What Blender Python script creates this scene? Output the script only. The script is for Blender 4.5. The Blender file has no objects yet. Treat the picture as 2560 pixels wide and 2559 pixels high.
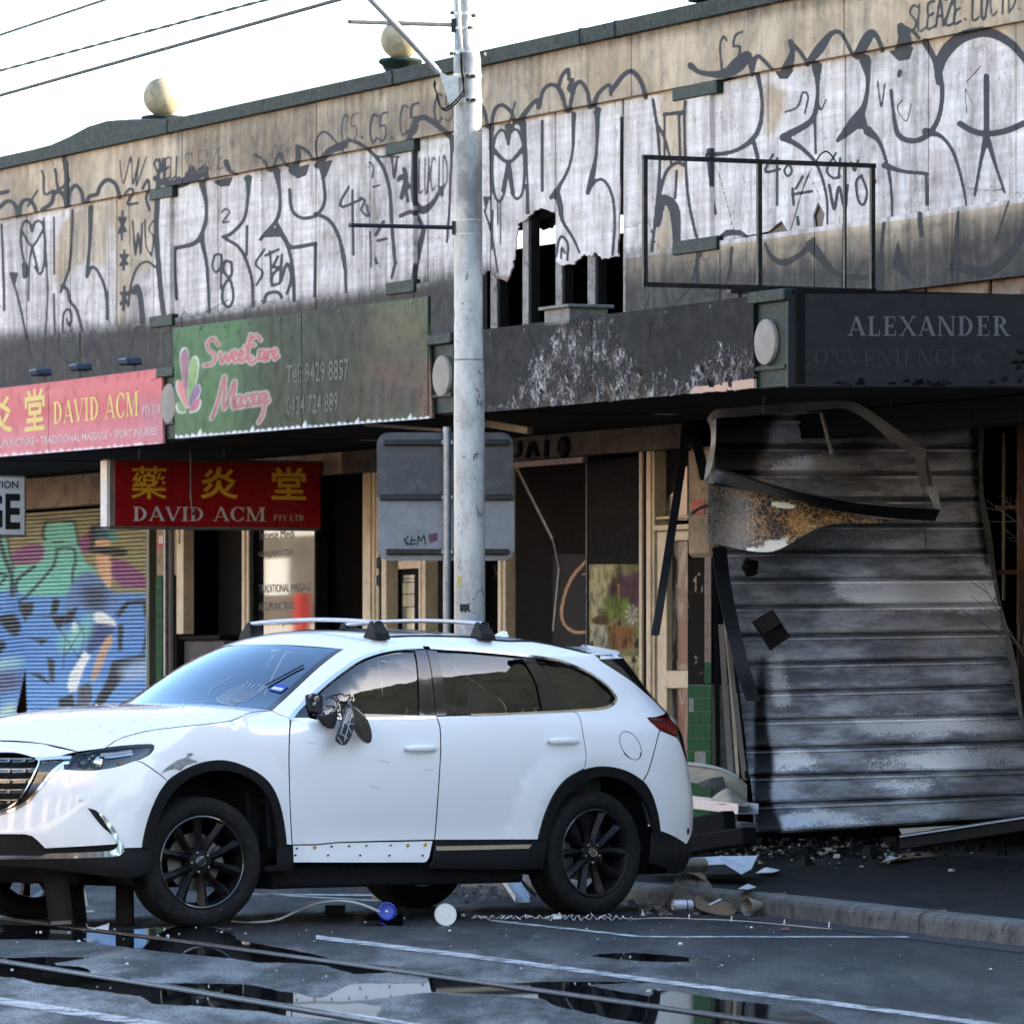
import bpy, bmesh, math, random
import numpy as np
from mathutils import Vector
from mathutils.geometry import delaunay_2d_cdt
random.seed(7); RNG = np.random.default_rng(7)
SC = bpy.context.scene
COL = SC.collection
R = math.radians

# ------------------------------------------------------------------ camera, sky, sun, exposure
FPX, HZ, CXP, HC = 16000.0,1698.0,1280.0,1.40      # focal length / horizon / centre in photo pixels, eye height
cam = bpy.data.cameras.new('camera'); camo = bpy.data.objects.new('camera', cam); COL.objects.link(camo)
camo.location = (0,0, HC); camo.rotation_euler = (R(90),0,0)
cam.sensor_fit = 'HORIZONTAL'; cam.sensor_width = 36; cam.lens = FPX / 2560 * 36
cam.shift_y = (HZ - 1279.5) / 2560
cam.clip_start = 0.5; cam.clip_end = 3000
cam.dof.use_dof = True; cam.dof.focus_distance = 38.5; cam.dof.aperture_fstop = 11
SC.camera = camo

SUN_EL, SUN_AZ = R(20), R(2)                            # azimuth measured from +X towards +Y
w = bpy.data.worlds.new('World'); SC.world = w; w.use_nodes = True
nt = w.node_tree; nt.nodes.clear()
sky = nt.nodes.new('ShaderNodeTexSky'); sky.sky_type = 'NISHITA'; sky.sun_disc = False
sky.sun_elevation = SUN_EL; sky.sun_rotation = R(90) - SUN_AZ
sky.air_density = 1.0; sky.dust_density = 1.2; sky.ozone_density = 1.4
bg = nt.nodes.new('ShaderNodeBackground'); bg.inputs[1].default_value = 0.15
out = nt.nodes.new('ShaderNodeOutputWorld')
nt.links.new(sky.outputs[0], bg.inputs[0]); nt.links.new(bg.outputs[0], out.inputs[0])
sl = bpy.data.lights.new('sun', 'SUN'); so = bpy.data.objects.new('sun', sl); COL.objects.link(so)
sl.energy = 5.0; sl.angle = R(0.53); sl.color = (1.0,0.9,0.76)
_sd = Vector((math.cos(SUN_EL) * math.cos(SUN_AZ), math.cos(SUN_EL) * math.sin(SUN_AZ), math.sin(SUN_EL)))
so.rotation_euler = _sd.to_track_quat('Z', 'Y').to_euler(); so.location = (30,40,30)
SC.view_settings.view_transform = 'Standard'; SC.view_settings.look = 'None'
SC.view_settings.exposure = 2.4; SC.view_settings.gamma = 1.0
SC.cycles.use_denoising = True; SC.cycles.use_adaptive_sampling = True; SC.cycles.adaptive_threshold = 0.02
SC.cycles.max_bounces = 7; SC.cycles.diffuse_bounces = 3; SC.cycles.glossy_bounces = 4; SC.cycles.transmission_bounces = 4; SC.cycles.transparent_max_bounces = 8; SC.cycles.caustics_reflective = False; SC.cycles.caustics_refractive = False

# ------------------------------------------------------------------ helpers: photo geometry
def ground(px, py, z=0.0):
    Y = (HC - z) * FPX / (py - HZ)
    return ((px - CXP) / FPX * Y, Y, z)
def at(px, py, Y):
    return ((px - CXP) / FPX * Y, Y, HC + (HZ - py) / FPX * Y)
def proj(P):
    P = np.asarray(P, float)
    return CXP + FPX * P[...,0] / P[...,1], HZ - FPX * (P[...,2] - HC) / P[...,1]
DR = np.array([7210.0,-16000.0]); DR /= np.linalg.norm(DR)    # along the shop fronts, towards the camera
DN = np.array([DR[1],-DR[0]])                                  # out of the wall, towards the street
FO = np.array([(1900 - CXP) / FPX * 48.0,48.0])
def F(u, v, z):
    return (FO[0] + u * DR[0] + v * DN[0], FO[1] + u * DR[1] + v * DN[1], z)
def FA(u, v, z):
    u = np.asarray(u, float); v = np.broadcast_to(np.asarray(v, float), u.shape); z = np.broadcast_to(np.asarray(z, float), u.shape)
    return np.stack([FO[0] + u * DR[0] + v * DN[0], FO[1] + u * DR[1] + v * DN[1], z],-1)
def wuz(px, py, v=0.0):
    """where the line of sight of a photo point meets the plane v in front of the shop wall -> (u, z)"""
    px = np.asarray(px, float); py = np.asarray(py, float)
    tx = (px - CXP) / FPX
    Y = (FO @ DN + v) / (tx * DN[0] + DN[1])
    u = (tx * Y - FO[0]) * DR[0] + (Y - FO[1]) * DR[1]
    return u, HC + (HZ - py) / FPX * Y
def wpt(px, py, v=0.0):
    u, z = wuz(px, py, v); return F(float(u), v, float(z))
def upx(u, v, z):
    return proj(FA(u, v, z))

# ------------------------------------------------------------------ helpers: objects
WL = {}
def reg(o, parent, loc):
    COL.objects.link(o)
    if parent is not None:
        o.parent = parent; o.location = Vector(loc) - WL[parent.name]
    else:
        o.location = loc
    WL[o.name] = Vector(loc)
    return o
def tag(o, label=None, cat=None, group=None, kind=None):
    if label: o['label'] = label
    if cat: o['category'] = cat
    if group: o['group'] = group
    if kind: o['kind'] = kind
    return o
def thing(name, loc, label=None, cat=None, group=None, kind=None):
    o = bpy.data.objects.new(name, None); o.empty_display_size = 0.2
    reg(o, None, loc); return tag(o, label, cat, group, kind)
def mesh(name, V, Fc, mat, parent=None, smooth=False, attrs=None, label=None, cat=None, group=None, kind=None, auto=None):
    V = np.asarray(V, float).reshape(-1,3)
    lo, hi = V.min(0), V.max(0)
    loc = np.array([(lo[0] + hi[0]) / 2,(lo[1] + hi[1]) / 2, lo[2]])
    me = bpy.data.meshes.new(name)
    if isinstance(Fc, np.ndarray): lens = np.full(len(Fc), Fc.shape[1], np.int32); flat = Fc.astype(np.int32).ravel()
    else:
        lens = np.fromiter((len(f) for f in Fc), np.int32, len(Fc)); flat = np.fromiter((i for f in Fc for i in f), np.int32, int(lens.sum()))
    me.vertices.add(len(V)); me.vertices.foreach_set('co',(V - loc).astype(np.float32).ravel())
    me.loops.add(len(flat)); me.loops.foreach_set('vertex_index', flat)
    me.polygons.add(len(lens)); me.polygons.foreach_set('loop_start', np.concatenate([[0], np.cumsum(lens)[:-1]]).astype(np.int32))
    me.update(calc_edges=True); me.validate()
    if attrs:
        for k, a in attrs.items():
            a = np.asarray(a, np.float32)
            if a.shape[1] == 3: a = np.concatenate([a, np.ones((len(a),1), np.float32)],1)
            at_ = me.attributes.new(k, 'FLOAT_COLOR', 'POINT'); at_.data.foreach_set('color', a.ravel())
    if isinstance(mat,(list, tuple)):
        for m in mat: me.materials.append(m)
    elif mat is not None: me.materials.append(mat)
    if len(me.polygons): me.polygons.foreach_set('use_smooth', np.full(len(me.polygons), bool(smooth)))
    if smooth and len(me.polygons):
        if auto: me.set_sharp_from_angle(angle=R(auto))
    me.update()
    o = bpy.data.objects.new(name, me); reg(o, parent, loc)
    return tag(o, label, cat, group, kind)
class MB:
    def __init__(s): s.v = []; s.f = []
    def add(s, V, Fc):
        n = len(s.v); s.v += [tuple(map(float, p)) for p in V]; s.f += [tuple(i + n for i in f) for f in Fc]; return s
    def hexa(s, P):      # 8 corners: bottom loop 0-3, top loop 4-7
        return s.add(P,[(3,2,1,0),(4,5,6,7),(0,1,5,4),(1,2,6,5),(2,3,7,6),(3,0,4,7)])
    def fbox(s, u0, u1, v0, v1, z0, z1):
        return s.hexa([F(u0, v1, z0), F(u1, v1, z0), F(u1, v0, z0), F(u0, v0, z0), F(u0, v1, z1), F(u1, v1, z1), F(u1, v0, z1), F(u0, v0, z1)])
    def bar(s, a, b, wd, ht, up=(0,0,1), roll=0.0):
        a = Vector(a); b = Vector(b); d = (b - a).normalized(); up = Vector(up)
        if abs(d.dot(up)) > 0.98: up = Vector((1,0,0))
        x = d.cross(up).normalized(); y = x.cross(d)
        if roll:
            c, q = math.cos(roll), math.sin(roll); x, y = x * c + y * q, y * c - x * q
        x *= wd / 2; y *= ht / 2
        return s.hexa([a - x - y, a + x - y, b + x - y, b - x - y, a - x + y, a + x + y, b + x + y, b - x + y])
    def tube(s, pts, r, n=8, cap=True):
        pts = [Vector(p) for p in pts]; k = len(pts)
        rr = r if isinstance(r,(list, tuple)) else [r] * k
        base = len(s.v); prev = None
        for i, p in enumerate(pts):
            d = (pts[min(i + 1, k - 1)] - pts[max(i - 1,0)]).normalized()
            if prev is None:
                x = d.orthogonal().normalized()
            else:
                x = (prev - d * prev.dot(d)).normalized()
            prev = x; y = d.cross(x)
            for j in range(n):
                a = 2 * math.pi * j / n; s.v.append(tuple(p + (x * math.cos(a) + y * math.sin(a)) * rr[i]))
        for i in range(k - 1):
            for j in range(n):
                a = base + i * n + j; b = base + i * n + (j + 1) % n
                s.f.append((a, b, b + n, a + n))
        if cap:
            s.f.append(tuple(base + j for j in range(n))[::-1]); s.f.append(tuple(base + (k - 1) * n + j for j in range(n)))
        return s
    def lathe(s, prof, org, axis=(0,0,1), n=24, close=False):
        """prof: list of (r, h) along axis"""
        d = Vector(axis).normalized(); x = d.orthogonal().normalized(); y = d.cross(x); o = Vector(org); base = len(s.v)
        for r, h in prof:
            for j in range(n):
                a = 2 * math.pi * j / n; s.v.append(tuple(o + d * h + (x * math.cos(a) + y * math.sin(a)) * r))
        m = len(prof)
        for i in range(m if close else m - 1):
            i2 = (i + 1) % m
            for j in range(n):
                s.f.append((base + i * n + j, base + i * n + (j + 1) % n, base + i2 * n + (j + 1) % n, base + i2 * n + j))
        return s
    def build(s, name, mat, parent=None, smooth=False, auto=None, **k):
        return mesh(name, s.v, s.f, mat, parent, smooth=smooth, auto=auto, **k)
def fbox(name, u0, u1, v0, v1, z0, z1, mat, parent=None, bev=0.0, **k):
    o = MB().fbox(u0, u1, v0, v1, z0, z1).build(name, mat, parent, **k)
    if bev: bevel(o, bev)
    return o
def bevel(o, wd, seg=1):
    m = o.modifiers.new('bevel', 'BEVEL'); m.width = wd; m.segments = seg; m.limit_method = 'ANGLE'; m.angle_limit = R(40)
    return o
def copy_tree(o, parent=None, dloc=(0,0,0)):
    c = o.copy(); COL.objects.link(c); c.parent = parent
    if parent is None: c.location = Vector(o.location) + Vector(dloc)
    WL[c.name] = WL[o.name] + Vector(dloc)
    for ch in list(o.children): copy_tree(ch, c, dloc)
    return c

# ------------------------------------------------------------------ helpers: 2-D shapes
def spline(pts, step=4.0, closed=False):
    """Catmull-Rom through points (any number of columns), resampled about every `step`"""
    P = np.asarray(pts, float)
    if len(P) < 3 and not closed: 
        n = max(1, int(np.linalg.norm(P[-1, :2] - P[0, :2]) / step)); t = np.linspace(0,1, n + 1)[:, None]
        return P[0] * (1 - t) + P[-1] * t
    if closed: Q = np.vstack([P[-1], P, P[0], P[1]])
    else: Q = np.vstack([2 * P[0] - P[1], P,2 * P[-1] - P[-2]])
    o = []
    for i in range(1, len(Q) - 2):
        p0, p1, p2, p3 = Q[i - 1:i + 3]
        n = max(2, int(np.linalg.norm(p2[:2] - p1[:2]) / step))
        for t in np.arange(n) / n:
            o.append(0.5 * (2 * p1 + (p2 - p0) * t + (2 * p0 - 5 * p1 + 4 * p2 - p3) * t ** 2 + (3 * p1 - p0 - 3 * p2 + p3) * t ** 3))
    if not closed: o.append(P[-1])
    return np.array(o)
def inside(poly, x, y):
    poly = np.asarray(poly, float); r = np.zeros(np.shape(x), bool); j = len(poly) - 1
    for i in range(len(poly)):
        xi, yi = poly[i][:2]; xj, yj = poly[j][:2]
        if yi != yj:
            c = ((yi > y) != (yj > y)) & (x < (xj - xi) * (y - yi) / (yj - yi) + xi); r ^= c
        j = i
    return r
def dist_poly(P, x, y, closed=True):
    P = np.asarray(P, float)[:, :2]; d = np.full(np.shape(x),1e9); n = len(P)
    for i in range(n if closed else n - 1):
        a = P[i]; b = P[(i + 1) % n]; ab = b - a; L = ab @ ab + 1e-12
        t = np.clip(((x - a[0]) * ab[0] + (y - a[1]) * ab[1]) / L,0,1)
        d = np.minimum(d, np.hypot(x - a[0] - t * ab[0], y - a[1] - t * ab[1]))
    return d
def densify(poly, step):
    P = np.asarray(poly, float); o = []
    for i in range(len(P)):
        a = P[i]; b = P[(i + 1) % len(P)]; n = max(1, int(math.ceil(np.linalg.norm(b - a) / step)))
        for k in range(n): o.append(a + (b - a) * k / n)
    return np.array(o)
def tri_poly(poly, step, holes=(), jit=0.15):
    """triangulate a 2-D polygon with interior points about every `step`; -> pts, tris, boundary index loops"""
    B = densify(poly, step); loops = [list(range(len(B)))]; pts = [B]; n = len(B)
    for h in holes:
        hb = densify(h, step); loops.append(list(range(n, n + len(hb)))); pts.append(hb); n += len(hb)
    lo, hi = B.min(0), B.max(0)
    gx, gy = np.meshgrid(np.arange(lo[0] + step / 2, hi[0], step), np.arange(lo[1] + step / 2, hi[1], step))
    gx = gx.ravel() + RNG.uniform(-jit, jit, gx.size) * step; gy = gy.ravel() + RNG.uniform(-jit, jit, gy.size) * step
    m = inside(B, gx, gy)
    for h in holes: m &= ~inside(h, gx, gy)
    gx, gy = gx[m], gy[m]
    if len(gx):
        d = dist_poly(B, gx, gy)
        for h in holes: d = np.minimum(d, dist_poly(h, gx, gy))
        k = d > step * 0.4; pts.append(np.stack([gx[k], gy[k]],1))
    P = np.vstack(pts)
    edges = [(l[i], l[(i + 1) % len(l)]) for l in loops for i in range(len(l))]
    r = delaunay_2d_cdt([Vector(p) for p in P.tolist()], edges,[],0,1e-7)
    V = np.array([tuple(p) for p in r[0]]); T = [f for f in r[2]]
    Ta = np.array(T); c = V[Ta].mean(1); m = inside(B, c[:,0], c[:,1])
    for h in holes: m &= ~inside(h, c[:,0], c[:,1])
    Ta = Ta[m]; e1 = V[Ta[:,1]] - V[Ta[:,0]]; e2 = V[Ta[:,2]] - V[Ta[:,0]]; fl = e1[:,0] * e2[:,1] - e1[:,1] * e2[:,0] < 0
    Ta[fl] = Ta[fl][:, ::-1]
    return V,[tuple(f) for f in Ta.tolist()]
def outline_edges(T):
    e = {}
    for f in T:
        for i in range(len(f)):
            a, b = f[i], f[(i + 1) % len(f)]
            if (b, a) in e: del e[(b, a)]
            else: e[(a, b)] = 1
    return list(e)
def slab(V3, T, offs):
    """close a triangulated sheet into a slab; offs: (n,3) or (3,) displacement of the back face"""
    n = len(V3); B = V3 + offs; V = np.vstack([V3, B]); E = outline_edges(T)
    Fc = [tuple(f) for f in T] + [tuple(i + n for i in f[::-1]) for f in T] + [(b, a, a + n, b + n) for a, b in E]
    return V, Fc
def flat_union(polys):
    """union of overlapping 2-D polygons -> V2, tris"""
    pts = []; fcs = []; n = 0
    for p in polys:
        p = [tuple(q[:2]) for q in p]; pts += [Vector(q) for q in p]; fcs.append(list(range(n, n + len(p)))); n += len(p)
    r = delaunay_2d_cdt(pts,[], fcs,0,1e-6)
    V = np.array([tuple(p) for p in r[0]]); Ta = np.array(r[2]); c = V[Ta].mean(1); m = np.zeros(len(c), bool)
    for p in polys: m |= inside(np.asarray(p, float), c[:,0], c[:,1])
    T = [tuple(f) for f in Ta[m].tolist()]
    T = [f if np.cross(V[f[1]] - V[f[0]], V[f[2]] - V[f[0]]) > 0 else f[::-1] for f in T]
    return V, T
def ribbon(pts, wd):
    """polygons (quads and round joints) of a stroked 2-D polyline; wd scalar or per point"""
    P = np.asarray(pts, float)[:, :2]; W = np.broadcast_to(np.asarray(wd, float),(len(P),)); o = []
    for i in range(len(P) - 1):
        d = P[i + 1] - P[i]; L = np.linalg.norm(d)
        if L < 1e-9: continue
        nrm = np.array([-d[1], d[0]]) / L
        o.append([P[i] - nrm * W[i] / 2, P[i + 1] - nrm * W[i + 1] / 2, P[i + 1] + nrm * W[i + 1] / 2, P[i] + nrm * W[i] / 2])
    for i in range(len(P)):
        o.append([P[i] + W[i] * 0.499 * np.array([math.cos(a), math.sin(a)]) for a in np.arange(8) * math.pi / 4])
    return o

# ------------------------------------------------------------------ helpers: painted canvases (in photo pixels), sampled to vertex colours
class Canvas:
    def __init__(s, x0, y0, x1, y1, res=2.0, ch=3):
        s.x0, s.y0, s.res = x0, y0, res; s.w = int((x1 - x0) / res) + 2; s.h = int((y1 - y0) / res) + 2
        s.a = np.zeros((s.h, s.w, ch), np.float32)
    def win(s, lo, hi):
        i0 = max(0, int((lo[0] - s.x0) / s.res)); i1 = min(s.w, int((hi[0] - s.x0) / s.res) + 2)
        j0 = max(0, int((lo[1] - s.y0) / s.res)); j1 = min(s.h, int((hi[1] - s.y0) / s.res) + 2)
        if i1 <= i0 or j1 <= j0: return None
        X, Y = np.meshgrid(s.x0 + np.arange(i0, i1) * s.res, s.y0 + np.arange(j0, j1) * s.res)
        return X, Y,(slice(j0, j1), slice(i0, i1))
    def put(s, sl, m, val):
        if np.isscalar(val) or len(np.shape(val)) == 0: raise ValueError
        a = s.a[sl]
        for c, v in enumerate(val):
            if v is not None: a[..., c] = a[..., c] * (1 - m) + v * m
    def stroke(s, pts, wd, val, soft=3.0, smooth=True):
        P = np.asarray(pts, float)
        if P.shape[1] == 2: P = np.hstack([P, np.full((len(P),1), wd)])
        if smooth and len(P) > 2: P = spline(P,6)
        M = P[:,2].max() / 2 + soft; w_ = s.win(P[:, :2].min(0) - M, P[:, :2].max(0) + M)
        if w_ is None: return
        X, Y, sl_ = w_; acc = np.zeros(X.shape, np.float32)
        for i in range(len(P) - 1):
            a, b = P[i], P[i + 1]; m = max(a[2], b[2]) / 2 + soft
            q = s.win(np.minimum(a, b)[:2] - m, np.maximum(a, b)[:2] + m)
            if q is None: continue
            x, y, sl2 = q; ab = b[:2] - a[:2]; L = ab @ ab + 1e-9
            t = np.clip(((x - a[0]) * ab[0] + (y - a[1]) * ab[1]) / L,0,1)
            d = np.hypot(x - a[0] - t * ab[0], y - a[1] - t * ab[1]); wl = (a[2] + (b[2] - a[2]) * t) / 2
            v = np.clip((wl - d) / soft + 0.5,0,1)
            sub = (slice(sl2[0].start - sl_[0].start, sl2[0].stop - sl_[0].start), slice(sl2[1].start - sl_[1].start, sl2[1].stop - sl_[1].start))
            acc[sub] = np.maximum(acc[sub], v)
        s.put(sl_, acc, val)
    def poly(s, pts, val, soft=2.0, smooth=False, strength=1.0):
        P = np.asarray(pts, float)
        if smooth: P = spline(P,8, True)
        q = s.win(P[:, :2].min(0) - soft, P[:, :2].max(0) + soft)
        if q is None: return
        X, Y, sl_ = q; d = dist_poly(P, X, Y); d = np.where(inside(P, X, Y), d,-d)
        s.put(sl_, np.clip(d / soft + 0.5,0,1) * strength, val)
    def sample(s, px, py):
        x = np.clip((np.asarray(px) - s.x0) / s.res,0, s.w - 1.001); y = np.clip((np.asarray(py) - s.y0) / s.res,0, s.h - 1.001)
        i = x.astype(int); j = y.astype(int); fx = (x - i)[..., None]; fy = (y - j)[..., None]
        return s.a[j, i] * (1 - fx) * (1 - fy) + s.a[j, i + 1] * fx * (1 - fy) + s.a[j + 1, i] * (1 - fx) * fy + s.a[j + 1, i + 1] * fx * fy
def fpanel(name, poly_px, v, thick, step, mat, parent=None, canvas=None, holes=(), **k):
    """flat slab in the plane v in front of the wall, outlined in photo pixels, painted from a canvas"""
    if len(poly_px) == 4 and not holes:
        A, B, C, D = [np.array(p, float) for p in poly_px]
        nx = max(1, int(round(np.linalg.norm(B - A) / step))); ny = max(1, int(round(np.linalg.norm(D - A) / step)))
        a, b = np.meshgrid(np.linspace(0,1, nx + 1), np.linspace(0,1, ny + 1)); a = a.ravel()[:, None]; b = b.ravel()[:, None]
        V = (A * (1 - a) + B * a) * (1 - b) + (D * (1 - a) + C * a) * b
        i_ = np.arange((nx + 1) * (ny + 1)).reshape(ny + 1, nx + 1)
        T = np.stack([i_[:-1, :-1], i_[:-1,1:], i_[1:,1:], i_[1:, :-1]],-1).reshape(-1,4)
        if abs(np.cross(B - A, D - A)) > 0 and np.cross(B - A, D - A) < 0: T = T[:, ::-1]
        T = T.tolist()
    else:
        V, T = tri_poly(poly_px, step, holes)
    u, z = wuz(V[:,0], V[:,1], v); P = FA(u, v, z)
    T = [f[::-1] for f in T]                      # photo y runs down
    back = np.array([-DN[0] * thick,-DN[1] * thick,0])
    VV, Fc = slab(P, T, back)
    at_ = None
    if canvas is not None:
        c = canvas.sample(V[:,0], V[:,1]); at_ = {'paint': np.vstack([c, c])[:, :3]}
    return mesh(name, VV, Fc, mat, parent, attrs=at_, **k)

# ------------------------------------------------------------------ helpers: materials
class NT:
    def __init__(s, name):
        s.m = bpy.data.materials.new(name); s.m.use_nodes = True; s.t = s.m.node_tree; s.t.nodes.clear()
        s.o = s.t.nodes.new('ShaderNodeOutputMaterial'); s.p = s.t.nodes.new('ShaderNodeBsdfPrincipled')
        s.t.links.new(s.p.outputs[0], s.o.inputs[0]); s._pos = None
    def n(s, typ, **k):
        x = s.t.nodes.new('ShaderNode' + typ)
        for a, b in k.items(): setattr(x, a, b)
        return x
    def l(s, a, b): s.t.links.new(a, b)
    def inp(s, sock, val):
        if val is None: return
        if hasattr(val, 'is_output'): s.l(val, sock)
        elif isinstance(val,(tuple, list)) and len(val) == 3 and sock.type == 'RGBA': sock.default_value = (*val,1)
        else: sock.default_value = val
    @property
    def pos(s):
        if s._pos is None: s._pos = s.n('NewGeometry').outputs['Position']
        return s._pos
    def mapv(s, sc=(1,1,1), rot=(0,0,0), loc=(0,0,0)):
        m = s.n('Mapping'); m.inputs['Scale'].default_value = sc; m.inputs['Rotation'].default_value = rot; m.inputs['Location'].default_value = loc
        s.l(s.pos, m.inputs[0]); return m.outputs[0]
    def noise(s, scale, detail=4, rough=.6, vec=None, dist=0.0, col=False):
        x = s.n('TexNoise'); x.inputs['Scale'].default_value = scale; x.inputs['Detail'].default_value = detail
        x.inputs['Roughness'].default_value = rough; x.inputs['Distortion'].default_value = dist
        s.l(vec if vec is not None else s.pos, x.inputs['Vector']); return x.outputs[1 if col else 0]
    def voro(s, scale, feature='F1', vec=None, out=0):
        x = s.n('TexVoronoi', feature=feature); x.inputs['Scale'].default_value = scale
        s.l(vec if vec is not None else s.pos, x.inputs['Vector']); return x.outputs[out]
    def warp(s, amt, scale=12):
        n_ = s.noise(scale,4,.6, col=True); a = s.n('VectorMath', operation='MULTIPLY_ADD'); s.l(n_, a.inputs[0]); a.inputs[1].default_value = (amt, amt, amt); s.l(s.pos, a.inputs[2]); return a.outputs[0]
    def ramp(s, fac, stops, interp='LINEAR'):
        x = s.n('ValToRGB'); x.color_ramp.interpolation = interp; e = x.color_ramp.elements
        while len(e) < len(stops): e.new(0.5)
        for el,(p, c) in zip(e, stops):
            el.position = p; el.color = (c, c, c,1) if not isinstance(c,(tuple, list)) else (*c[:3],1)
        s.l(fac, x.inputs[0]); return x.outputs[0]
    def mix(s, fac, a, b, mode='MIX'):
        x = s.n('Mix', data_type='RGBA', blend_type=mode); s.inp(x.inputs[0], fac)
        s.inp(x.inputs[6], a); s.inp(x.inputs[7], b); return x.outputs[2]
    def math(s, op, a, b=None, clamp=False):
        x = s.n('Math', operation=op, use_clamp=clamp); s.inp(x.inputs[0], a)
        if b is not None: s.inp(x.inputs[1], b)
        return x.outputs[0]
    def smooth(s, x, lo, hi):
        m = s.n('MapRange', interpolation_type='SMOOTHSTEP'); s.inp(m.inputs[0], x); m.inputs[1].default_value = lo; m.inputs[2].default_value = hi
        return m.outputs[0]
    def attr(s, name='paint'):
        a = s.n('Attribute', attribute_name=name); return a.outputs['Color']
    def sep(s, c):
        x = s.n('SeparateColor'); s.l(c, x.inputs[0]); return x.outputs[0], x.outputs[1], x.outputs[2]
    def bump(s, h, strength=.3, dist=.01):
        b = s.n('Bump'); b.inputs['Strength'].default_value = strength; b.inputs['Distance'].default_value = dist
        s.l(h, b.inputs['Height']); s.l(b.outputs[0], s.p.inputs['Normal']); return b
    def set(s, col=None, rough=None, metal=None, spec=None, coat=None, coat_rough=None, ior=None, trans=None, alpha=None, emit=None, estr=None):
        P = s.p.inputs
        for k, v in (('Base Color', col),('Roughness', rough),('Metallic', metal),('Specular IOR Level', spec),('Coat Weight', coat),('Coat Roughness', coat_rough),
                     ('IOR', ior),('Transmission Weight', trans),('Alpha', alpha),('Emission Color', emit),('Emission Strength', estr)):
            s.inp(P[k], v)
        return s.m
def mat(name, col, rough=.6, metal=0.0, var=.25, scale=3.0, bump=0.0, bscale=80, spec=.5, coat=0.0, dirt=0.0, dirtcol=(.03,.028,.025), rvar=.15):
    """general surface: colour with two scales of tonal variation, varied gloss, fine relief, blotchy dirt"""
    t = NT(name); a = t.noise(scale,5,.65); b = t.noise(scale * 11,3,.6)
    f = t.math('MULTIPLY', t.ramp(a,[(.3,1 - var),(.7,1.0)]), t.ramp(b,[(.3,1 - var * .5),(.7,1.0)]))
    c = t.mix(1.0,(*col,1), f, 'MULTIPLY')
    if dirt:
        d = t.noise(scale * 2.3,6,.7, dist=.4); c = t.mix(t.math('MULTIPLY', t.smooth(d,.48,.68), dirt), c,(*dirtcol,1))
    if max(col) < .05 and not metal and not coat: spec = min(spec,.2)
    r = t.ramp(b,[(.25, max(0, rough - rvar)),(.75, min(1, rough + rvar))])
    if bump: t.bump(t.noise(bscale,4,.6), bump,.006)
    return t.set(c, r, metal, spec, coat)
# ================================================================== the sunlit other side of the street (behind and left of the camera; it lights and is mirrored by the shops)
def opposite():
    specs = [(-112,-84,6.5,(.72,.62,.48), 'cream rendered shop row far down the opposite side of the street'),(-84,-58,7.5,(.66,.63,.58), 'pale grey painted two storey shop on the opposite side of the street'),(-58,-30,6.2,(.55,.30,.20), 'red brick shop with white parapet on the opposite side of the street'),
             (-30,-4,8.2,(.78,.74,.66), 'tall off white rendered building on the opposite side of the street'),(-4,18,6.8,(.72,.58,.42), 'tan rendered shop on the opposite side of the street'),(18,38,7.6,(.74,.70,.62), 'cream two storey building nearest the camera on the opposite side')]
    mw = mat('white trim paint',(.80,.78,.74),.6, var=.15); mg = mat('dark shop glass',(.03,.035,.04),.08, var=.2); ms = mat('red shop sign',(.55,.04,.03),.5); mbl = mat('blue shop sign',(.05,.12,.35),.5)
    for k,(a, b, h, c, lab) in enumerate(specs):
        o = thing('opposite_building', F((a + b) / 2,24.5,0), lab, 'building', 'buildings across the street'); mm = mat('opposite render %d' % k, c,.85, var=.2, scale=.6)
        fbox('wall', a + .05, b - .05,24.5,31,0, h, mm, o); fbox('parapet', a + .05, b - .05,24.3,24.5, h - .5, h + .25, mw, o)
        if k in (1,2):
            fbox('sign_board', a + 1, b - 1,24.40,24.49,2.5,4.1, mat('tan tiled front',(.20,.17,.13),.8, var=.5, scale=1.5), o)
            for i in range(7): x = a + 2 + i * 3.6; fbox('post', x, x + .35,23.9,24.1,0,3.0, ms, o); fbox('sign_patch', x + 1, x + 2.2,24.37,24.4,3.0,3.7, mw if i % 2 else mbl, o)
            continue
        fbox('awning', a + .3, b - .3,22.0,24.48,3.3,3.55, mw, o); fbox('sign_board', a + 1, b - 1,21.92,21.99,3.3,4.0, ms if k % 2 else mbl, o)
        n_ = int((b - a) // 4)
        for i in range(n_):
            x = a + (i + .5) * (b - a) / n_; fbox('shop_window', x - 1.4, x + 1.4,24.44,24.49,.5,2.8, mg, o)
            if h > 6.4: fbox('upper_window', x - .6, x + .6,24.44,24.49,4.6,5.9, mg, o)
opposite()
# ================================================================== GROUND
def z4(pts): return [(x * .44513,2100 + y * .44513) for x, y in pts]
def z5(pts): return [(850 + x * .44513,2100 + y * .44513) for x, y in pts]
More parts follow.
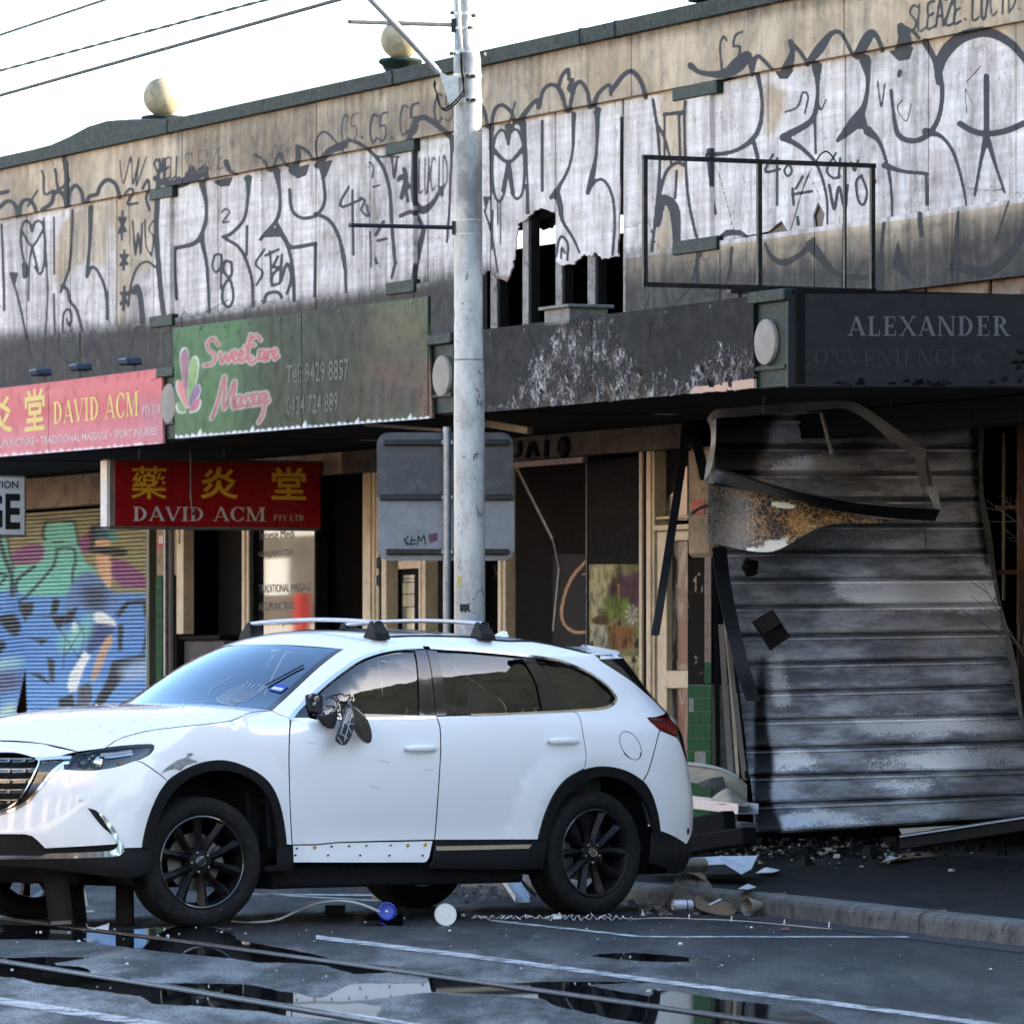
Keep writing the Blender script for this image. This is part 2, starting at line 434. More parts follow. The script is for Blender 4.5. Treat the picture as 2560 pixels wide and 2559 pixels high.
# ---- materials
def m_asphalt(name, base, wetlo, wethi, attr=True):
    t = NT(name); sp = t.noise(420,2,.5); gr = t.voro(230); big = t.noise(.9,5,.6); mid = t.noise(7,5,.65)
    sh = t.mapv((1.0,0.16,1)); blot = t.noise(2.6,5,.6, sh)
    c = t.mix(t.smooth(gr,.1,.5),(base * .5, base * .5, base * .53,1),(base * 1.6, base * 1.6, base * 1.62,1))
    c = t.mix(t.math('GREATER_THAN', sp,.70), c,(.20,.20,.20,1))
    c = t.mix(1.0, c, t.ramp(big,[(.3,.65),(.7,1.1)]), 'MULTIPLY')
    ag = t.voro(75, vec=t.mapv((1,.45,1))); fn = t.noise(48,4,.7, t.mapv((1,.3,1))); c = t.mix(1.0, c, t.ramp(fn,[(.3,.35),(.7,1.5)]), 'MULTIPLY'); c = t.mix(t.math('MULTIPLY', t.smooth(t.noise(150,2,.5, t.mapv((1,.4,1))),.66,.72),.8), c,(.22,.22,.22,1)); h = t.math('ADD', t.math('MULTIPLY', t.math('ADD', gr, ag),-.8), t.math('MULTIPLY', t.math('ADD', mid, fn),.6))
    damp = t.smooth(blot,.36,.66)
    rough = t.ramp(damp,[(0, wethi),(1, wetlo)])
    b = t.bump(h,.9,.006)
    spk = t.noise(75,3,.65, t.mapv((1,.1,1))); gl = t.ramp(spk,[(.36,.25),(.64,1.25)]); c = t.mix(1.0, c, gl, 'MULTIPLY'); ct = t.math('MULTIPLY', t.math('MULTIPLY', damp, gl),.0 if not attr else .6)  # stretched speckle: stone grain plus imitated glints, in colour and coat
    if attr:
        r, g, bb = t.sep(t.attr('paint')); ct = t.math('MULTIPLY', ct, t.smooth(t.math('ADD', bb, t.math('MULTIPLY', t.math('SUBTRACT', blot,.5),.9)),.2,.9))
        edge = t.math('ADD', r, t.math('MULTIPLY', t.math('SUBTRACT', t.noise(14,6,.7, t.mapv((1,.22,1))),.5),.55))
        wet = t.smooth(edge,.44,.58)
        ct = t.math('MULTIPLY', ct, t.math('SUBTRACT',1.0, wet)); rough = t.mix(wet, rough,(.02,.02,.02,1))
        c = t.mix(t.math('MULTIPLY', wet,.75), c,(.008,.008,.009,1))
        inv = t.math('MULTIPLY', t.math('SUBTRACT',1.0, wet),.95); t.l(inv, b.inputs['Strength'])
        ln = t.math('MULTIPLY', g, t.smooth(t.math('ADD', t.noise(60,4,.7), t.math('MULTIPLY', mid,.5)),.42,.66))
        c = t.mix(t.math('MULTIPLY', ln, t.math('SUBTRACT',1.0, wet)), c,(.42,.42,.42,1))
    return t.set(c, rough,0,.16 if attr else .08, ct,.28)
M_ROAD = m_asphalt('wet asphalt',.022,.30,.62)
M_PATH = m_asphalt('damp footpath asphalt',.012,.42,.75, attr=False)
M_GROUND = mat('distant ground',(.10,.10,.10),.85)
M_KERB = mat('worn concrete kerb',(.15,.142,.13),.85, var=.6, scale=5, bump=.6, bscale=60, dirt=.9, dirtcol=(.02,.019,.018))
M_PAINT = mat('worn road paint',(.50,.50,.49),.6, var=.4, scale=30)
M_RAIL = mat('polished rail steel',(.13,.135,.15),.32, metal=1, var=.35, scale=6, dirt=.35, dirtcol=(.12,.07,.04))
M_BLACK = mat('black grime and gap shade',(.008,.008,.008),.7, var=.3)

mesh('ground',[(-900,-60,-.03),(900,-60,-.03),(900,1500,-.03),(-900,1500,-.03)],[(0,1,2,3)], M_GROUND, kind='structure')
# road: one fine sheet, the puddles and worn lines held as a wetness / paint mask
puddles = [
  z4([(-200,455),(0,470),(250,478),(500,515),(800,495),(1100,470),(1300,500),(1340,560),(1500,585),(1750,632),(1931,684),(2100,715),(2280,735),(1931,712),(1650,690),(1430,685),(1300,662),(950,632),(700,600),(400,560),(150,555),(-200,560)]),
  z4([(-250,650),(0,655),(300,652),(540,655),(440,670),(300,692),(500,715),(520,750),(740,766),(735,790),(850,800),(1100,798),(1400,806),(1600,848),(1650,850),(1760,880),(1931,895),(2150,930),(2100,1031),(1931,1012),(1610,990),(1500,965),(1100,930),(850,920),(800,880),(500,840),(200,800),(120,778),(-250,740)]),
  z5([(-60,672),(150,690),(340,712),(250,745),(90,755),(-60,715)]),
  z5([(490,730),(610,748),(720,775),(930,800),(1120,792),(1400,788),(1850,795),(1400,812),(1500,832),(1620,852),(1800,880),(1960,892),(2100,960),(2080,1060),(1760,1060),(1700,1031),(1520,1000),(1200,930),(1140,890),(900,870),(500,852),(100,905),(-120,890),(60,800),(480,800)]),
  z5([(1370,648),(1500,632),(1700,628),(1931,650),(2100,668),(1900,686),(1700,680),(1500,662)]),
]
def zz3(x, y): return (1650 + x * .47093,1660 + y * .47093)
puddles.append([zz3(*p) for p in [(-40,1720),(160,1745),(330,1775),(560,1800),(760,1830),(1000,1930),(-40,1930)]])
xs = np.arange(-5.2,5.6,.04); ys = np.concatenate([np.arange(22,34,.07), np.arange(34,46,.11), np.arange(46,70,.3)])
GX, GY = np.meshgrid(xs, ys); px, py = proj(np.stack([GX, GY,0 * GX],-1))
wet = np.zeros(GX.shape)
for P in puddles:
    P = np.array(P); m = (px > P[:,0].min() - 40) & (px < P[:,0].max() + 40) & (py > P[:,1].min() - 20) & (py < P[:,1].max() + 20)
    x, y = px[m], py[m] * 2.2; Q = P * (1,2.2)
    d = dist_poly(Q, x, y); d = np.where(inside(Q, x, y), d,-d)
    wet[m] = np.maximum(wet[m], np.clip(.5 + d / 34.0,0,1))
film = np.clip((py - 2315) / 150,.0,1) * np.clip(1.15 - np.clip(px - 1500,0,1100) / 1500,.3,1)
A = np.stack([wet,0 * wet, film],-1).reshape(-1,3)
ny, nx = GX.shape; idx = np.arange(ny * nx).reshape(ny, nx)
Q4 = np.stack([idx[:-1, :-1], idx[:-1,1:], idx[1:,1:], idx[1:, :-1]],-1).reshape(-1,4)
road = mesh('road', np.stack([GX, GY,0 * GX],-1).reshape(-1,3), Q4, M_ROAD, attrs={'paint': A}, kind='structure')
# painted lines, worn, as thin sheets on the road
def m_line():
    t = NT('worn line paint'); e = t.math('ADD', t.math('MULTIPLY', t.noise(55,5,.75),.6), t.math('MULTIPLY', t.noise(6,4,.6),.55))
    a = t.smooth(e,.47,.63); return t.set(t.mix(t.noise(9),(.36,.36,.36,1),(.56,.56,.55,1)),.5, alpha=a)
M_LINE = m_line()
def roadline(pts, wpx, z=.004):
    L, Rr = [],[]
    P = spline(pts,60) if len(pts) > 2 else np.array([np.array(pts[0]) + (np.array(pts[1]) - np.array(pts[0])) * t for t in np.linspace(0,1,12)])
    for x, y in P[:, :2]:
        L.append(ground(x, y - wpx / 2, z)); Rr.append(ground(x, y + wpx / 2, z))
    n = len(L); mesh('painted_line', L + Rr,[(i, i + n, i + n + 1, i + 1) for i in range(n - 1)], M_LINE, road)
roadline([(790,2341),(1000,2367),(1250,2398),(1610,2446),(2030,2500),(2460,2557),(2700,2590)],10)
roadline([(1224,2299),(1420,2320),(1600,2340)],4.5)
roadline([(1601,2340),(2272,2340.5)],3.5)
roadline([(620,2234),(1010,2237)],4)
roadline([(640,2233),(960,2251)],3)
roadline([(-60,2492),(0,2500),(200,2531),(430,2566),(600,2592)],17)
roadline([(820,2528),(940,2545),(1080,2566)],9)
# tram rails: two grooved rails of one track
def railline(pts, lab):
    P = np.array([ground(x, y)[:2] for x, y in pts]); d = (P[-1] - P[0]) / np.linalg.norm(P[-1] - P[0]); nn = np.array([-d[1], d[0]])
    o = thing('tram_rail',(*P[len(P) // 2],0), lab, 'tram rail', 'rails of the tram track')
    def strip(name, a, b, z, m):
        V = [(*(p + nn * a), z) for p in P] + [(*(p + nn * b), z) for p in P]; n = len(P)
        mesh(name, V,[(i, i + 1, i + n + 1, i + n) for i in range(n - 1)] if a < b else [(i + n, i + n + 1, i + 1, i) for i in range(n - 1)], m, o)
    strip('groove',-.06,.075,.003, M_BLACK)
    mb = MB()
    for a, b, nm in ((-.030,.012, 'rail_head'),(.040,.056, 'rail_lip')):
        mb = MB(); V = []
        for p in P:
            V += [(*(p + nn * a),.0032),(*(p + nn * a),.006),(*(p + nn * b),.006),(*(p + nn * b),.0032)]
        mb.add(V,[(4 * i + j,4 * i + j + 1,4 * i + j + 5,4 * i + j + 4) for i in range(len(P) - 1) for j in range(3)])
        mb.build(nm, M_RAIL, o)
railline([(-340,2252),(0,2296),(430,2350),(860,2409),(1280,2467),(1710,2527),(2100,2582)], 'far tram rail running under the front wheel of the white car')
railline([(-340,2352),(0,2403),(430,2470),(860,2541),(1100,2582)], 'near tram rail in the bottom left corner of the road')
# kerb and footpath
KP = np.array([ground(x, y)[:2] for x, y in [(-600,2062),(300,2141),(1100,2214),(1500,2251),(1881,2286),(2220,2326),(2560,2366),(3300,2452),(4400,2600)]])
KP = spline(KP,.45)
kd = np.gradient(KP, axis=0); kd /= np.linalg.norm(kd, axis=1)[:, None]; KN = np.stack([-kd[:,1], kd[:,0]],1)
KN *= np.sign(KN[:,0])[:, None]                      # towards the shops
PH = .125
kerb = thing('kerb',(*KP[len(KP) // 2],0), kind='structure')
prof = [(0.0,-.01),(.008,.085),(.018,.108),(.042, PH - .004),(.15, PH + .004),(.155,.02)]
S = np.concatenate([[0], np.cumsum(np.linalg.norm(np.diff(KP, axis=0), axis=1))])
jx = ground(2352,2339)[:2]; s0 = S[np.argmin(np.linalg.norm(KP - np.array(jx), axis=1))]; k0 = s0 % 2.9
cuts = np.arange(k0 - 2.9, S[-1],2.9)
def kp(s): return np.array([np.interp(s, S, KP[:,0]), np.interp(s, S, KP[:,1])]), np.array([np.interp(s, S, KN[:,0]), np.interp(s, S, KN[:,1])])
for c in cuts:
    a, b = max(0, c + .012), min(S[-1], c + 2.9 - .012)
    if b - a < .2: continue
    ss = np.linspace(a, b,9); V = []
    for s_ in ss:
        p, n_ = kp(s_); wob = .003 * math.sin(s_ * 5.1)
        for q, z in prof: V.append((*(p + n_ * (q + (wob if q < .1 else 0))), z))
    m = len(prof); Fc = [(i * m + j, i * m + j + 1,(i + 1) * m + j + 1,(i + 1) * m + j) for i in range(8) for j in range(m - 1)]
    Fc += [tuple(range(m)), tuple(range(8 * m + m - 1,8 * m - 1,-1))]
    o = mesh('kerb_stone', V, Fc, M_KERB, kerb); bevel(o,.008)
V = [(*(KP[i] + KN[i] * .15), PH) for i in range(len(KP))]; W2 = []
for i in range(len(KP)):
    rel = KP[i] - FO; u = rel @ DR; W2.append(F(u,-6.5, PH + .035))
n = len(V); mesh('footpath', V + W2,[(i, i + n, i + n + 1, i + 1) for i in range(n - 1)], M_PATH, kind='structure')
# gutter: a darker strip at the foot of the kerb
G1 = [(*(KP[i] - KN[i] * .28),.0035) for i in range(n)]; G2 = [(*(KP[i] + KN[i] * .01),.0035) for i in range(n)]
mesh('gutter', G1 + G2,[(i, i + n, i + n + 1, i + 1) for i in range(n - 1)], mat('gutter concrete',(.03,.031,.034),.5, var=.4, scale=8, bump=.3), kind='structure')
# ================================================================== SHOP BUILDING: upper wall with graffiti
S1 = .44537
def g1(p): return [(q[0] * S1, q[1] * S1, *[w * S1 for w in q[2:]]) for q in p]
def g2(p): return [(850 + q[0] * S1, q[1] * S1, *[w * S1 for w in q[2:]]) for q in p]
def g3(p): return [(1700 + q[0] * S1, q[1] * S1, *[w * S1 for w in q[2:]]) for q in p]
WC = Canvas(-220,-260,2820,1040,2.0,3)              # R spray paint, G white fill, B soot
def fillp(g, p, v=.75, soft=5): WC.poly(g(p),(None, v, None), soft, smooth=True)
def ink(g, p, wd=17, v=1.0, soft=2.6): WC.stroke([(q[0], q[1],(q[2] if len(q) > 2 else wd * S1) * 1.38) for q in g(p)], wd * S1 * 1.4,(v * random.uniform(.78,1.05), None, None), soft)
def inkp(g, p, v=.92, soft=3.0, sm=False): WC.poly(g(p),(v, None, None), soft, smooth=sm)
def soot(p, v, soft=60):
    old = WC.a[...,2].copy(); WC.poly(p,(None, None, v), soft, smooth=True); WC.a[...,2] = np.maximum(old, WC.a[...,2])
def frz(px): return 550 - .1914 * px                     # lower edge of the frieze in the photo
# white-painted panels, with the bare beige patches
WC.poly([(-220, frz(-220)),(2820, frz(2820)),(2820,470),(-220,900)],(None,.86, None),3)
for g, p in ((g1,[(620,1100),(870,1060),(862,1480),(760,1560),(720,1800),(650,1830),(640,1400)]),(g1,[(390,1200),(600,1160),(600,1480),(520,1480),(430,1500),(330,1640),(300,1420)]),
             (g2,[(1790,540),(1931,500),(1931,900),(1860,1000),(1800,900)]),(g3,[(-20,560),(25,560),(25,1000),(-20,1000)]),(g3,[(470,480),(600,520),(560,700),(480,760)]),
             (g3,[(1380,200),(1931,120),(1931,300),(1700,190),(1560,210),(1460,330)]),(g2,[(1780,1180),(1860,1160),(1890,1360),(1770,1420)])):
    WC.poly(g(p),(None,.30, None),26, smooth=True, strength=.85)
# silver fill of the bubbles where they run up over the frieze, and down over the band
for g, p in ((g1,[(0,1250),(0,1165),(60,1130),(95,1215)]),(g1,[(110,1225),(120,1140),(155,1120),(200,1190)]),(g1,[(235,1200),(290,1140),(330,1075),(370,1160)]),(g1,[(385,1170),(395,1080),(425,1040),(465,1140)]),
             (g1,[(490,1150),(545,1095),(600,1010),(645,1030),(672,1120)]),(g2,[(850,710),(870,620),(910,590),(980,690)]),(g2,[(1010,690),(1105,560),(1110,665)]),(g2,[(1115,660),(1140,510),(1190,475),(1270,640)]),
             (g2,[(1290,630),(1310,500),(1350,460),(1400,610)]),(g2,[(1430,600),(1510,480),(1530,580)]),(g2,[(1530,580),(1590,420),(1640,400),(1715,548)]),(g3,[(0,490),(65,390),(250,420),(380,330),(400,440),(200,480)]),
             (g3,[(710,370),(850,190),(900,190),(970,320)]),(g3,[(410,420),(440,320),(510,390)]),(g3,[(640,380),(630,260),(700,360)]),(g2,[(400,800),(420,690),(470,665),(630,770)]),(g1,[(1780,930),(1800,760),(1850,740),(1900,850)])):
    WC.poly(g(p),(None,.42, None),4, smooth=False)
T_ = [
 # left word
 (g1,[(0,1165),(30,1135),(60,1130),(90,1160),(97,1215)],18),(g1,[(110,1205),(120,1140),(155,1120),(190,1150),(202,1190)],18),(g1,[(235,1180),(290,1140),(302,1090),(330,1075),(365,1110),(370,1160)],18),
 (g1,[(385,1150),(392,1080),(425,1040),(458,1080),(467,1135)],18),(g1,[(490,1130),(505,1100),(545,1092),(560,1050),(600,1010),(645,1030),(665,1080),(672,1110)],18),
 (g1,[(8,1260),(18,1500),(24,1740)],12),(g1,[(120,1290),(180,1380),(243,1290)],12),(g1,[(180,1380),(165,1480),(160,1690)],9),(g1,[(180,1380),(212,1515)],13),
 (g1,[(180,1300),(165,1250),(135,1245),(118,1320),(125,1420),(150,1520),(135,1560),(130,1480)],12),(g1,[(180,1300),(200,1245),(235,1250),(250,1330),(247,1480),(225,1540),(195,1500)],12),
 (g1,[(245,1225),(262,1500),(268,1650),(255,1880)],10),(g1,[(303,1220),(305,1540)],9),(g1,[(303,1650),(308,1880)],9),(g1,[(60,1540),(95,1650),(130,1800),(150,1931)],12),
 (g1,[(407,1180),(405,1300),(388,1500),(340,1640)],13),(g1,[(345,1605),(378,1625),(392,1690),(430,1740),(462,1860)],13),(g1,[(510,1165,22),(505,1350,14),(488,1550,16)],16),(g1,[(488,1555),(515,1500),(550,1525),(592,1630),(603,1790)],13),
 (g1,[(606,1155),(609,1500),(607,1810)],5),(g1,[(350,1860),(358,1760),(385,1735),(403,1780),(388,1830),(375,1790)],9),(g1,[(720,1090),(725,1250),(735,1500)],6),
 (g1,[(745,1240),(760,1430),(775,1310),(790,1425),(798,1250)],8),(g1,[(815,1230),(820,1375),(845,1430)],8),(g1,[(858,1240),(835,1290),(860,1330),(850,1440)],8),
 (g1,[(672,900),(692,1030),(735,880),(745,1035),(782,885),(765,1045),(822,880)],8),(g1,[(700,1090),(730,1060),(750,1080),(715,1145),(775,1140)],12),(g1,[(800,1060),(830,1010),(838,1060),(820,1110),(840,1180)],12),
 (g1,[(235,960),(245,990),(250,1090),(300,1070)],12),(g1,[(310,950),(330,1060),(390,1010)],12),(g1,[(360,880),(375,1000),(370,1100)],22),(g1,[(0,1085),(45,1075)],18),(g1,[(155,1160),(210,1070)],10),
 (g1,[(720,1720),(740,1580),(780,1490),(830,1470),(870,1500)],12),(g1,[(755,1640),(770,1610),(790,1680),(800,1810)],26),
 # P of the left big word
 (g1,[(870,1000,20),(930,1030,26),(1010,1030,40),(1090,990,34),(1150,940,24)],30),(g1,[(890,1030),(878,1300),(900,1600),(918,1760)],22),(g1,[(1135,1030,30),(1158,1150,16),(1150,1260,18),(1100,1360,20),(980,1395,18)],18),(g1,[(982,1395),(982,1500),(992,1680)],15),
 (g1,[(1135,1360,20),(1162,1500,15),(1176,1755,12)],15),(g1,[(1150,940),(1160,1000)],24),(g1,[(1395,1000,28),(1392,1110,15),(1370,1230,15),(1300,1310,17),(1250,1330,15)],16),(g1,[(1388,1270),(1385,1430)],12),
 (g1,[(1265,1340),(1350,1400),(1410,1550),(1422,1720)],14),(g1,[(1245,1195),(1265,1172),(1290,1190),(1265,1225),(1250,1250),(1285,1245)],9),(g1,[(1550,955,30),(1570,1080,15),(1560,1220,17),(1470,1330,12)],16),
 (g1,[(1462,1345),(1500,1300),(1545,1290),(1605,1360),(1642,1500),(1652,1690)],15),(g1,[(1555,1260),(1600,1340),(1640,1388),(1772,1368)],17),(g1,[(1772,1370),(1766,1665)],14),(g1,[(1625,1065),(1640,1180),(1700,1225),(1780,1205),(1822,1130),(1815,1010),(1795,930)],16),
 (g1,[(1770,1200),(1850,1240),(1905,1340),(1935,1500)],16),(g1,[(1205,1435),(1192,1490),(1212,1530),(1240,1490),(1242,1430),(1205,1432)],11),(g1,[(1242,1430),(1240,1620)],11),
 (g1,[(1300,1475),(1265,1465),(1255,1520),(1295,1580),(1310,1670),(1285,1725),(1250,1690),(1255,1610),(1300,1540),(1300,1475)],12),(g1,[(1485,1400),(1435,1480),(1475,1530),(1440,1600)],12),(g1,[(1490,1435),(1565,1400)],12),(g1,[(1515,1410),(1525,1605)],12),
 (g1,[(1560,1440),(1535,1500),(1570,1500),(1530,1545),(1530,1600),(1570,1590)],12),(g1,[(1582,1430),(1575,1580),(1610,1480),(1635,1560),(1610,1650)],12),(g1,[(1480,1700),(1500,1650),(1560,1640),(1580,1670)],15),
 (g1,[(1430,870),(1480,900),(1520,960),(1570,860),(1600,920),(1640,940)],12),(g1,[(1670,825,22),(1672,900,26),(1640,960,30)],26),(g1,[(1668,820),(1720,845),(1760,900)],14),(g1,[(1780,930,26),(1850,850,30),(1931,815,34)],30),(g1,[(1780,900),(1775,790),(1820,740),(1880,790),(1931,860)],9),
 (g1,[(1270,910,24),(1290,960,20),(1330,980,12)],20),(g1,[(1030,1020),(1080,940),(1100,1010),(1160,950)],16),
 # middle
 (g2,[(0,812),(60,790),(130,820),(200,880),(250,960),(280,1080),(290,1250),(310,1480)],15),(g2,[(200,880),(300,880),(330,880)],10),(g2,[(290,880),(305,1000),(320,890)],10),(g2,[(385,800,26),(400,740,24),(430,675,26),(480,662,24),(560,715,26),(635,780,26)],26),
 (g2,[(412,830,14),(405,1000,12),(415,1120,22),(460,1180,34),(520,1140,22),(572,1050,12)],20),(g2,[(575,1075),(572,1100)],12),(g2,[(632,780,26),(625,900,12),(615,1150,10),(600,1360,10)],12),(g2,[(340,1212),(400,1190),(440,1225),(470,1290)],18),(g2,[(470,1290,22),(435,1440,26),(410,1590,22)],22),
 (g2,[(50,1050),(5,1130),(15,1162),(120,1120)],12),(g2,[(70,1070),(75,1430)],12),(g2,[(112,1110),(140,1125),(120,1180),(160,1215),(150,1150)],12),(g2,[(0,1350),(25,1450),(35,1640)],14),(g2,[(200,1320),(245,1245)],16),(g2,[(210,1352),(262,1340)],14),(g2,[(330,1010),(350,990),(385,1050)],20),(g2,[(345,1110),(370,1000),(360,950)],18),(g2,[(380,1130),(370,1060)],16),(g2,[(310,1480),(290,1560)],14),
 (g2,[(170,1300),(175,1500)],9),(g2,[(185,1050),(225,1040)],8),(g2,[(200,1450),(205,1480)],14),(g2,[(160,910),(190,935),(180,1000)],8),
 # right-middle word
 (g2,[(800,600),(820,660),(826,712)],16),(g2,[(850,705),(868,620),(910,590),(960,630),(982,690)],16),(g2,[(985,572),(965,640),(945,700)],8),(g2,[(1010,685,30),(1050,620,20),(1105,562,16),(1112,610,14)],20),(g2,[(1120,600),(1140,510),(1190,476),(1242,515),(1270,625)],18),(g2,[(1290,620),(1312,500),(1350,460),(1390,520),(1402,605)],18),
 (g2,[(1425,590,26),(1455,520,18),(1512,478,16),(1520,535,14)],18),(g2,[(1525,510),(1590,425),(1640,402),(1690,460),(1716,548)],20),(g2,[(1285,445),(1280,390),(1245,430),(1230,500),(1255,560)],16),(g2,[(1305,450),(1285,500),(1310,520)],20),
 (g2,[(945,810),(925,740),(895,735),(865,800),(855,950),(865,1080),(890,1130),(920,1090),(945,920)],13),(g2,[(945,810),(960,740),(995,730),(1025,800),(1036,950),(1025,1080),(992,1118),(965,1085)],13),(g2,[(848,830,24),(945,910,16),(1032,830,22)],18),(g2,[(945,910,22),(970,1085,18)],20),(g2,[(945,910),(915,1070)],16),(g2,[(885,1130),(886,1260)],8),(g2,[(901,1130),(900,1370)],8),(g2,[(945,740),(945,810)],12),
 (g2,[(1025,690,30),(1045,860,12),(1062,1200,8)],12),(g2,[(1047,1040),(1050,1200)],10),(g2,[(1135,680),(1135,1070)],14),(g2,[(850,720,24),(845,900,10),(850,1400,8)],10),(g2,[(1312,640,22),(1305,850,13),(1268,980,14),(1185,1110,18)],14),(g2,[(1215,1085,30),(1235,1150,26),(1250,1240,16),(1310,1340,12),(1345,1420,10)],14),
 (g2,[(1447,615,24),(1440,850,14),(1415,990,24),(1390,1085,18)],18),(g2,[(1390,1085),(1430,1022),(1480,1012),(1528,1100),(1542,1250),(1530,1430)],14),(g2,[(1578,660,10),(1575,1200,9),(1563,1420,9)],9),(g2,[(1757,560),(1788,780),(1792,1000),(1750,1410)],14),
 (g2,[(1213,1440),(1228,1350),(1250,1328),(1280,1375),(1275,1460)],11),(g2,[(1240,1450),(1245,1390),(1262,1420)],9),(g2,[(810,1180),(850,1310),(886,1530)],10),(g2,[(860,1180),(850,1400)],8),(g2,[(1822,645),(1822,900)],12),(g2,[(1820,643),(1925,632)],16),(g2,[(1902,640),(1910,900)],14),(g2,[(1790,710),(1830,800),(1862,930)],13),
 (g2,[(1790,1110),(1830,970),(1890,915),(1935,930)],16),(g2,[(1785,1260,24),(1805,1135,40),(1840,1125,40),(1880,1190,46),(1892,1360,34)],36),(g2,[(1890,960),(1882,1110)],13),(g2,[(1750,1400),(1770,1250)],14),
 # right word
 (g3,[(262,230),(245,205),(225,260),(235,385)],12),(g3,[(350,180),(312,200),(300,262),(335,260),(325,330),(285,360)],12),(g3,[(60,370,30),(120,410,22),(250,415,40),(330,360,60),(385,310,30),(405,420,20)],30),(g3,[(405,400),(430,318),(470,340),(515,390)],18),
 (g3,[(620,235,26),(630,300,26),(600,390,50)],30),(g3,[(620,235),(680,300),(715,360)],16),(g3,[(715,360,24),(780,280,40),(850,190,22),(905,190,18),(970,310,16)],22),(g3,[(768,375,44),(772,470,20),(770,560,18),(735,680,26),(580,772,34)],24),(g3,[(580,772,30),(680,830,20),(770,930,16),(822,1100,13),(828,1260,10)],18),(g3,[(756,660),(762,860)],13),
 (g3,[(437,420,22),(460,560,16),(450,700,20),(400,790,22),(300,850,18),(165,872,20)],18),(g3,[(165,850,30),(168,1000,14),(200,1200,14)],16),(g3,[(412,790),(436,885)],18),(g3,[(1000,310,40),(1050,220,44),(1078,185,30),(1110,215,20),(1137,285,18)],28),(g3,[(1040,340,50),(1055,450,20),(1035,590,24),(980,690,50),(885,790,18)],24),
 (g3,[(1055,735,40),(1125,810,18),(1178,1000,14),(1192,1215,10)],18),(g3,[(1240,150,34),(1262,230,60),(1240,300,60)],44),(g3,[(1250,150),(1310,180),(1340,215)],18),(g3,[(1375,235,30),(1430,340,24),(1470,480,20),(1458,640,20),(1400,750,24),(1310,792,24),(1225,755,24),(1197,620,14),(1185,510,16)],20),
 (g3,[(1380,740,34),(1470,770,18),(1540,870,16),(1590,1050,13),(1607,1155,10)],18),(g3,[(1150,930,26),(1250,962,16),(1382,975,16)],18),(g3,[(1382,980),(1386,1150)],14),(g3,[(1450,430,24),(1480,310,50),(1580,212,50),(1720,182,44),(1850,240,36),(1950,350,30)],40),(g3,[(1440,340),(1455,460)],30),
 (g3,[(1572,695),(1640,735),(1720,752),(1830,735),(1950,685)],26),(g3,[(1720,430),(1722,745)],26),(g3,[(1722,760,30),(1690,900,16),(1655,1095,12)],18),(g3,[(1730,790,26),(1775,940,16),(1822,1080,13)],18),
 (g3,[(522,868),(478,955),(500,965),(562,950)],12),(g3,[(546,890),(545,1150)],12),(g3,[(605,925),(585,960),(605,990),(628,965),(618,925)],10),(g3,[(632,1060),(638,1150)],12),(g3,[(630,1092),(740,1074)],14),(g3,[(690,990),(650,1060)],12),(g3,[(875,860),(825,955),(860,1000),(900,990)],12),(g3,[(900,890),(890,1000)],11),(g3,[(960,910),(980,960),(1000,900)],11),
 (g3,[(838,1040),(866,1175),(892,1050),(925,1170),(940,1040)],13),(g3,[(1020,985),(990,1020),(1000,1120),(1030,1150),(1050,1080),(1020,990)],13),(g3,[(1075,980),(1095,1020),(1075,1050)],15),(g3,[(660,1220),(665,1260)],14),(g3,[(590,630),(660,600),(690,520),(720,540),(700,640)],8),(g3,[(1110,460),(1130,600),(1150,470)],7),(g3,[(1235,402),(1230,425)],18),(g3,[(820,560),(790,620),(775,560)],7),
 (g3,[(1640,580),(1600,500),(1610,640)],5),(g3,[(1610,460),(1690,370)],6),(g3,[(1250,560),(1220,610),(1270,680),(1300,580)],6),(g3,[(30,570),(25,700),(45,1100),(110,1400),(115,1440)],14),(g3,[(0,640),(25,625)],18),
 # loops running down over the sooty band
 (g3,[(478,1365,14),(510,1435,20),(580,1475,30),(680,1425,24),(750,1345,22)],22),(g3,[(735,1380,50),(830,1490,30),(900,1545,24),(1050,1558,26)],26),(g3,[(100,1380),(98,1540),(130,1640),(200,1655),(270,1560),(292,1390)],14),(g3,[(1145,1255),(1130,1420),(1120,1560),(1090,1640)],16),(g3,[(1130,1430,24),(1115,1560,50),(1100,1640,60)],40),
 (g3,[(1562,1185,10),(1552,1440,30),(1600,1512,40),(1740,1520,46),(1860,1420,40),(1950,1270,26)],36),(g3,[(1845,1130),(1770,1365)],8),(g3,[(1345,1200),(1355,1320)],20),(g3,[(0,1680),(60,1600),(110,1400)],9),
 (g1,[(150,1880),(175,2000),(240,2060),(260,1900)],12),(g1,[(330,1880),(340,2000),(420,2030),(450,1880)],12),(g1,[(480,1980,40),(520,1920,30),(560,1990,40)],36),(g1,[(620,1900),(640,1990),(720,2010),(760,1850),(800,1840)],14),
 (g2,[(500,1810,12),(560,1700,16),(600,1640,26),(630,1760,20)],18),(g2,[(1690,1800),(1740,1650)],10),(g2,[(1830,1640),(1850,1720),(1900,1690)],10),
]
for g, p, wd in T_: ink(g, p, wd)
